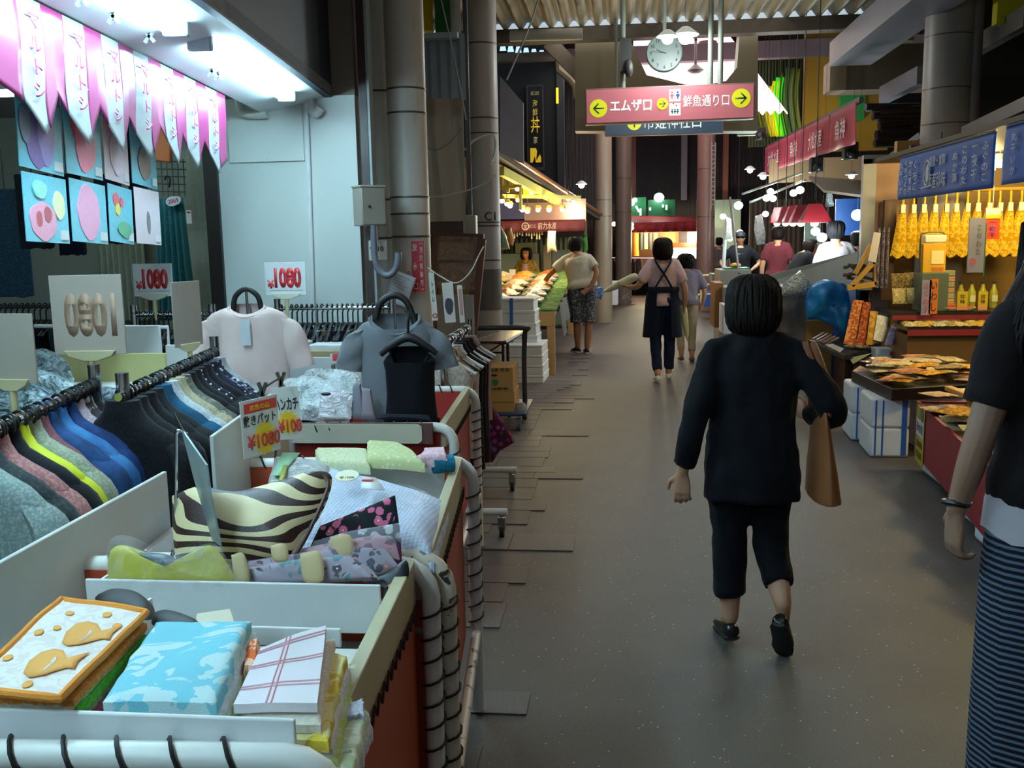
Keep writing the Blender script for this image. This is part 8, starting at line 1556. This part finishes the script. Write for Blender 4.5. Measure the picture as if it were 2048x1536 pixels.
struct(MB().bar(Lx[0] + V((.06, 0, .02)), Lx[1] + V((.06, 0, .02)), .05, .06), 'valance_beam', mat('4a4640', .5))
# dark bundles stored above, spot lamps, beams
k = MB()
for i in range(9): p = at(1716 + rr.uniform(0, 60), 215 + i * 9, 12.2); k.tube([p, p + V((rr.uniform(.5, .9), .1, rr.uniform(-.02, .06)))], .05, 8)
struct(k, 'stored_rolls', mat('1a1418', .35, var=.3))
struct(MB().bar(at(1760, 330, 11.0), at(1842, 270, 10.6), .05, .06), 'brace', mat('7a7c80', .4)); struct(MB().bar(at(1768, 190, 12.8), at(1845, 150, 11.5), .12, .2), 'beam_sloping', mat('6a6870', .5)); struct(MB().bar(at(1925, 110, 11.0), at(2060, 30, 9.0), .1, .18), 'beam_sloping', mat('4e4a44', .5)); struct(MB().bar(at(1930, 265, 9.0), at(2060, 205, 7.4), .06, .1), 'beam_sloping', mat('44474a', .5))
struct(MB().bb(*rect_px(1540, 318, 1760, 360, 16.6, .1)), 'wall_stall_beige', m_wall('7a6248', '866e52'))
k = MB(); q = [at(1618, 352, 12.8), at(1648, 380, 12.2), at(1742, 392, 11.4), at(1742, 362, 12.6)]; k.add(q + [p - V((0, 0, .03)) for p in q], [(0, 1, 2, 3), (7, 6, 5, 4), (0, 4, 5, 1), (1, 5, 6, 2), (2, 6, 7, 3), (3, 7, 4, 0)]); struct(k, 'canopy_grey', mat('857a70', .6))
struct(MB().bb(*rect_px(1672, 398, 1722, 470, 13.8, .03)), 'wall_blue_cloth', mat('1650a0', .5, var=.25, vs=6))
struct(MB().bb(*rect_px(1420, 400, 1480, 540, 26.6, .1)), 'wall_pale_lit', mat('9ab0a0', .5)); struct(MB().bb(*rect_px(1610, 440, 1640, 520, 15.9, .05)), 'wall_glass_pillar', mat('7a9088', .2, var=.2)); struct(MB().bb(*rect_px(1500, 400, 1600, 510, 22, .1)), 'wall_market_back', m_slat('3c3228', '5a4c3c', 3))
for i, (px0, px1) in enumerate(((1540, 1568), (1552, 1590), (1566, 1606), (1580, 1624), (1600, 1658))):
    y = 15.0 - i * .7; a, b = at(px0, 446, y), at(px1, 446, y); c = (a + b) / 2; r = (b.x - a.x) / 2; h = .23; t = thing('red_lamp_shade', 'red pyramid lamp shade hung in a row over the right fish stall, %s' % ['farthest', 'second', 'third', 'fourth', 'nearest'][i], 'lamp shade', loc=(c.x, y, a.z), group='red lamp shades over the right fish stall')
    k = MB(); k.loft([[(rr_ * sx_, rr_ * sy_ * .8, z) for sx_, sy_ in ((-1, -1), (0, -1.02), (1, -1), (1.02, 0), (1, 1), (0, 1.02), (-1, 1), (-1.02, 0))] for rr_, z in ((r, 0), (r * .98, .03), (r * .4, h), (r * .36, h))]); k.build('shade', mat('8e1a26', .45, var=.1), t, ang=20); k = MB(); k.tube([(0, 0, h), (0, 0, (4.52 if y < 13 else 6.6) - a.z)], .005, 6); k.build('cord', mat('1a1a1a', .5), t); k = MB(); k.ell((0, 0, -.01), (.05, .05, .04)); k.build('bulb', mat('ffe6c0', .4, emit=4, var=0), t)
lampl = [(1500, 341, 17.5, 18, 'e6fbff', .05), (1526, 354, 16.5, 18, 'e6fbff', .05), (1541, 383, 16, 16, 'f2fcff', .055), (1533, 396, 16.2, 16, 'f6fff0', .06), (1546, 397, 15.8, 16, 'f6fff0', .055), (1587, 386, 14.6, 18, 'e8fbff', .055), (1600, 380, 14.4, 18, 'fff6d8', .06), (1477, 411, 17.0, 26, 'c8f6ff', .075), (1531, 428, 15.4, 12, 'fff0e0', .05), (1572, 420, 15.0, 12, 'fff0e8', .045), (1631, 463, 13.0, 22, 'e0fbff', .06), (1644, 475, 12.9, 22, 'e0fbff', .065), (1715, 430, 13.2, 30, 'b8f0ff', .08), (1703, 352, 12.9, 14, 'ffe8a8', .04), (1446, 433, 22, 12, 'fff0e0', .07), (1480, 465, 21, 10, 'fff4d0', .07), (1460, 478, 22, 9, 'fff4d0', .06)]
pos_ = ['far left high lamp by the red valance', 'lamp under the left end of the red valance', 'lamp high in the bright cluster', 'left lamp of the bright pair', 'right lamp of the bright pair', 'cool lamp beside the warm one in mid stall', 'warm lamp beside the cool one in mid stall', 'blue glaring lamp at the far left of the stall', 'round lamp left of the red shades', 'round lamp above the red shades', 'upper of two lamps by the white shirt', 'lower of two lamps by the white shirt', 'blue glaring lamp on the blue cloth', 'warm lamp on the dark beams', 'small lamp by the far red column', 'yellowish lamp over the cap', 'small yellowish lamp left of the cap']
for (px, py, y, e, c, r), lb in zip(lampl, pos_): pendant('bare ' + lb, px, py, y, e * .6, c, r, py < 360, 0, group='bulbs of the right fish stall', nm='bare_bulb')
for p, e, c in ((at(1540, 400, 16.0), 70, (.85, 1, .95)), (at(1595, 390, 14.4), 70, (.95, 1, .9)), (at(1640, 470, 11.6), 28, (.8, .95, 1)), (at(1480, 420, 17.0), 60, (.7, .95, 1)), (at(1712, 435, 13.0), 30, (.7, .92, 1))): point('fish_stall_light', p, e, c, .1)
for px, py, y, lb in ((1520, 268, 16.5, 'black loudspeaker on the post left of the red valance'), (1632, 330, 13.5, 'pair of black spot lamps under the red valance'), (1700, 302, 12.0, 'black spot lamp under the dark stored rolls')): p = at(px, py, y); k = MB(); k.box(p, (.16, .16, .2)); k.ell(p + V((0, -.09, -.04)), (.06, .05, .06)); solo(k, 'black_fixture', mat('141415', .4), lb, 'fixture', bev=.01)
k = MB(); k.tube([at(1460, 395, 16.0), at(1478, 548, 14.2)], .018, 8); solo(k, 'leaning_pole', mat('3a3c3a', .4), 'thin dark pole leaning in front of the man in the cap', 'pole')
k = MB(); a = at(1452, 440, 17.2); b = at(1441, 648, 17.2); k.tube([a, b], .035, 8); solo(k, 'white_post', mat('b8c0c0', .4), 'white post beside the man in the black cap', 'post')
for i, (pts, y, m, lb) in enumerate((([(1510, 432), (1524, 428), (1532, 470), (1530, 488), (1514, 490), (1508, 460)], 15.6, m_pack('9aa8b0', 'd8e4ea'), 'white plastic bags hanging left of the red shades'), ([(1450, 432), (1462, 438), (1464, 478), (1448, 480)], 17.0, mat('c0c4c2', .6), 'white cloth hanging by the blue glaring lamp'), ([(1654, 380), (1662, 372), (1668, 412), (1650, 415)], 12.3, m_pack('8a9498', 'c4d0d4'), 'clear plastic bunch hanging right of the red shades'))): drape(lb, 'plastic bag' if 'plastic' in lb else 'cloth', pts, y, m, 'hanging_bag', .06, i)
k = MB(); k.tube([at(1656, 390, 12.3), at(1655, 470, 12.3)], .014, 6); struct(k, 'thin_post', mat('8a9498', .3))
struct(MB().bar(at(1485, 388, 17.5), at(1605, 345, 14.2), .03, .03), 'wire_rail', mat('6a6a60', .5)); struct(MB().bar(at(1500, 405, 17.5), at(1610, 360, 14.2), .03, .03), 'wire_rail', mat('6a6a60', .5))
struct(MB().bar(at(1425, 180, 19.5), at(1418, 560, 19.5), .03, .03), 'pole_thin', mat('6a5a50', .5))
k = MB()
for s_ in (0, 7): k.tube([at(1424 + s_, 285, 19), at(1422 + s_, 420, 19)], .012, 5)
for i in range(14): k.tube([at(1424, 292 + i * 9, 19), at(1431, 291 + i * 9, 19)], .01, 5)
solo(k, 'wall_ladder', mat('8a8078', .5), 'narrow ladder fixed beside the far reddish column', 'ladder')
# ================================================================ stall with red awning at the end of the passage
YE = 25.0
aw = thing('red_awning', 'red awning of the shop at the far end of the passage', 'awning', loc=(at(1330, 450, YE).x, YE, at(1330, 462, YE).z))
q = [at(1236, 446, YE), at(1418, 449, YE), at(1385, 434, YE + 1.2), at(1252, 431, YE + 1.2)]; k = MB(); k.add(q + [p - V((0, 0, .03)) for p in q], [(0, 1, 2, 3), (7, 6, 5, 4), (0, 4, 5, 1), (1, 5, 6, 2), (2, 6, 7, 3), (3, 7, 4, 0)]); k.build('roof_cloth', mat('a8303a', .6, var=.15), aw, world=True)
k = MB(); a, b = at(1236, 446, YE), at(1418, 462, YE); k.grid(lambda u, v: V((a.x + (b.x - a.x) * u, YE + .02 * math.sin(u * 60), b.z + (a.z - b.z) * v)), 60, 2); k.build('valance', mat('9a2a32', .6, var=.15), aw, world=True, recalc=False, solid=.004)
struct(MB().bb(*rect_px(1236, 462, 1418, 560, 26.3, .1)), 'wall_end_shop', m_wall('9a8a50', 'b0a064'))
struct(MB().bb(*rect_px(1358, 462, 1374, 490, 26.1, .05)), 'wall_dark_strip', mat('2a1c18', .5)); 
k = MB(); a, b = at(1376, 464, 26.0), at(1394, 490, 26.0); k.bb(a.x, b.x, 26.0, 26.3, b.z, a.z); solo(k, 'lit_poster', mat('fff0b8', .4, emit=1.6, var=.2), 'glowing cream panel at the right of the far shop', 'lit panel')
k = MB(); a, b = at(1343, 486, 25.6), at(1400, 494, 25.6); k.bb(a.x, b.x, 25.6, 25.7, b.z, a.z); solo(k, 'red_light_sign', mat('ff3a18', .4, emit=1.3, var=.3, vs=9), 'glowing red strip sign over the far showcase', 'lit sign')
k = MB(); a, b = at(1343, 496, 25.6), at(1404, 522, 25.6); k.bb(a.x, b.x, 25.6, 26.0, b.z, a.z); solo(k, 'glass_showcase', mat('a8b8b8', .2, emit=.25, var=.5, vs=8), 'lit glass showcase under the red strip sign', 'showcase'); 
bx_px('shop_counter', 'grey counter under the lit showcase of the far shop', 'counter', 1330, 522, 1412, 560, 25.5, .5, mat('5a5650', .6))
for i, (px0, px1, py1, c, lb) in enumerate(((1253, 1262, 512, '8a9a80', 'pale green garment'), (1265, 1278, 512, 'c8781a', 'orange banner'), (1278, 1286, 500, '1a2a30', 'dark blue garment'), (1287, 1296, 498, '8a8a58', 'olive garment'), (1296, 1306, 500, '1a1410', 'black garment'), (1306, 1318, 495, '4a3a2a', 'brown garment'), (1238, 1250, 520, 'c8a030', 'yellow garment'))):
    a, b = at(px0, 466, 25.6), at(px1, py1, 25.6); k = MB(); k.loft([[(a.x + (b.x - a.x) * (.5 + .5 * math.cos(j * math.pi / 6)), 25.6 + .06 * math.sin(j * math.pi / 6), z) for j in range(12)] for z in (a.z, (a.z + b.z) / 2, b.z)]); solo(k, 'hanging_goods', mat(c, .7, var=.3, vs=5), lb + ' hanging under the red awning of the far shop', 'garment', 'goods hanging under the far red awning')
for i, (px0, px1, c) in enumerate(((1216, 1232, '3a2e2c'), (1234, 1246, '16161c'), (1247, 1256, '3a3a40'), (1257, 1270, '1a1a20'), (1271, 1284, '4a3c34'), (1380, 1396, '4a4a44'), (1397, 1410, '1c1a1c'))):
    a, b = at(px0, 518, 23.8), at(px1, 562, 23.8); k = MB(); k.loft([[((a.x + b.x) / 2 + (b.x - a.x) * f * math.cos(j * math.pi / 6), 23.8 + .12 * math.sin(j * math.pi / 6), z) for j in range(12)] for z, f in ((a.z, .25), (a.z - .06, .5), (b.z, .52))]); solo(k, 'hung_clothes', mat(c, .8, var=.4, vs=6), 'dark clothes hung on a low rack before the far shop, %s from the left' % ['first', 'second', 'third', 'fourth', 'fifth', 'sixth', 'seventh'][i], 'garment', 'low rack clothes before the far shop', loc=V(((a.x + b.x) / 2, 23.8, b.z)))
k = MB(); a, b = at(1212, 516, 23.8), at(1412, 518, 23.8); k.tube([a, (a.x, 23.8, 0)], .02, 6); k.tube([b, (b.x, 23.8, 0)], .02, 6); k.tube([a, b], .02, 6); solo(k, 'low_rack', CHROME, 'low clothes rack in front of the far shop', 'clothes rack')
for px, py, e, lb in ((1228, 448, 9, 'left warm bulb of the far shop'), (1263, 449, 6, 'upper bulb on the far awning'), (1263, 456, 6, 'lower bulb on the far awning')): pendant(lb, px, py, 24.6, e, 'ffe8b8', .06, False, 0, cord=.3)
point('far_shop_light', at(1310, 470, 25.2), 120, (1, .88, .5), .15); point('far_shop_light', at(1385, 480, 25.4), 60, (1, .95, .7), .15)
gs = thing('green_sign', 'dark green shop sign with white glare over the far red awning', 'sign', loc=at(1310, 432, 26.2)); 
for px0, py0, px1, py1, c, e in ((1262, 395, 1292, 432, '0f6a3a', .15), (1296, 400, 1350, 432, '0c5a34', .1)): MB().bb(*rect_px(px0, py0, px1, py1, 26.2, .1)).build('panel', mat(c, .4, emit=e, var=.3, vs=4), gs, world=True)
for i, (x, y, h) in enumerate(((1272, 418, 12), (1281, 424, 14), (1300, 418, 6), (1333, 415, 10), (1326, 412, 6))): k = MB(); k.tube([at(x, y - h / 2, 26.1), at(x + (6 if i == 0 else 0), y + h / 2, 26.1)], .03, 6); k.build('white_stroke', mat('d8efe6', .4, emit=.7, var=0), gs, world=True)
for px, py, e, r in ((1318, 395, 22, .13), (1262, 405, 14, .1), (1270, 400, 12, .06)): pendant('white glaring lamp over the green sign, %s' % {1318: 'right', 1262: 'left', 1270: 'middle'}[px], px, py, 25.9, e, 'e8fff6', r, False, 0, cord=.3, group='lamps over the green sign')
for i in range(3): foam(1194 + i * 14, 557 + 3 * i, 1208 + i * 14, 612 - i, 19.4, .5, 'white foam boxes stacked at the foot of the far left column, %s' % ['left', 'middle', 'right'][i], None, 'white foam boxes by the far left column')
k = MB(); P = pxs([(1188, 575), (1206, 573), (1206, 590), (1203, 600), (1190, 592)], y=14.0); puff(k, P, (0, -1, 0), .04, .6, wr=.03); solo(k, 'blue_bag', m_pack('0f4aa8', '4a90e0'), 'shiny blue plastic packet hanging right of the man in the white T-shirt', 'plastic bag')
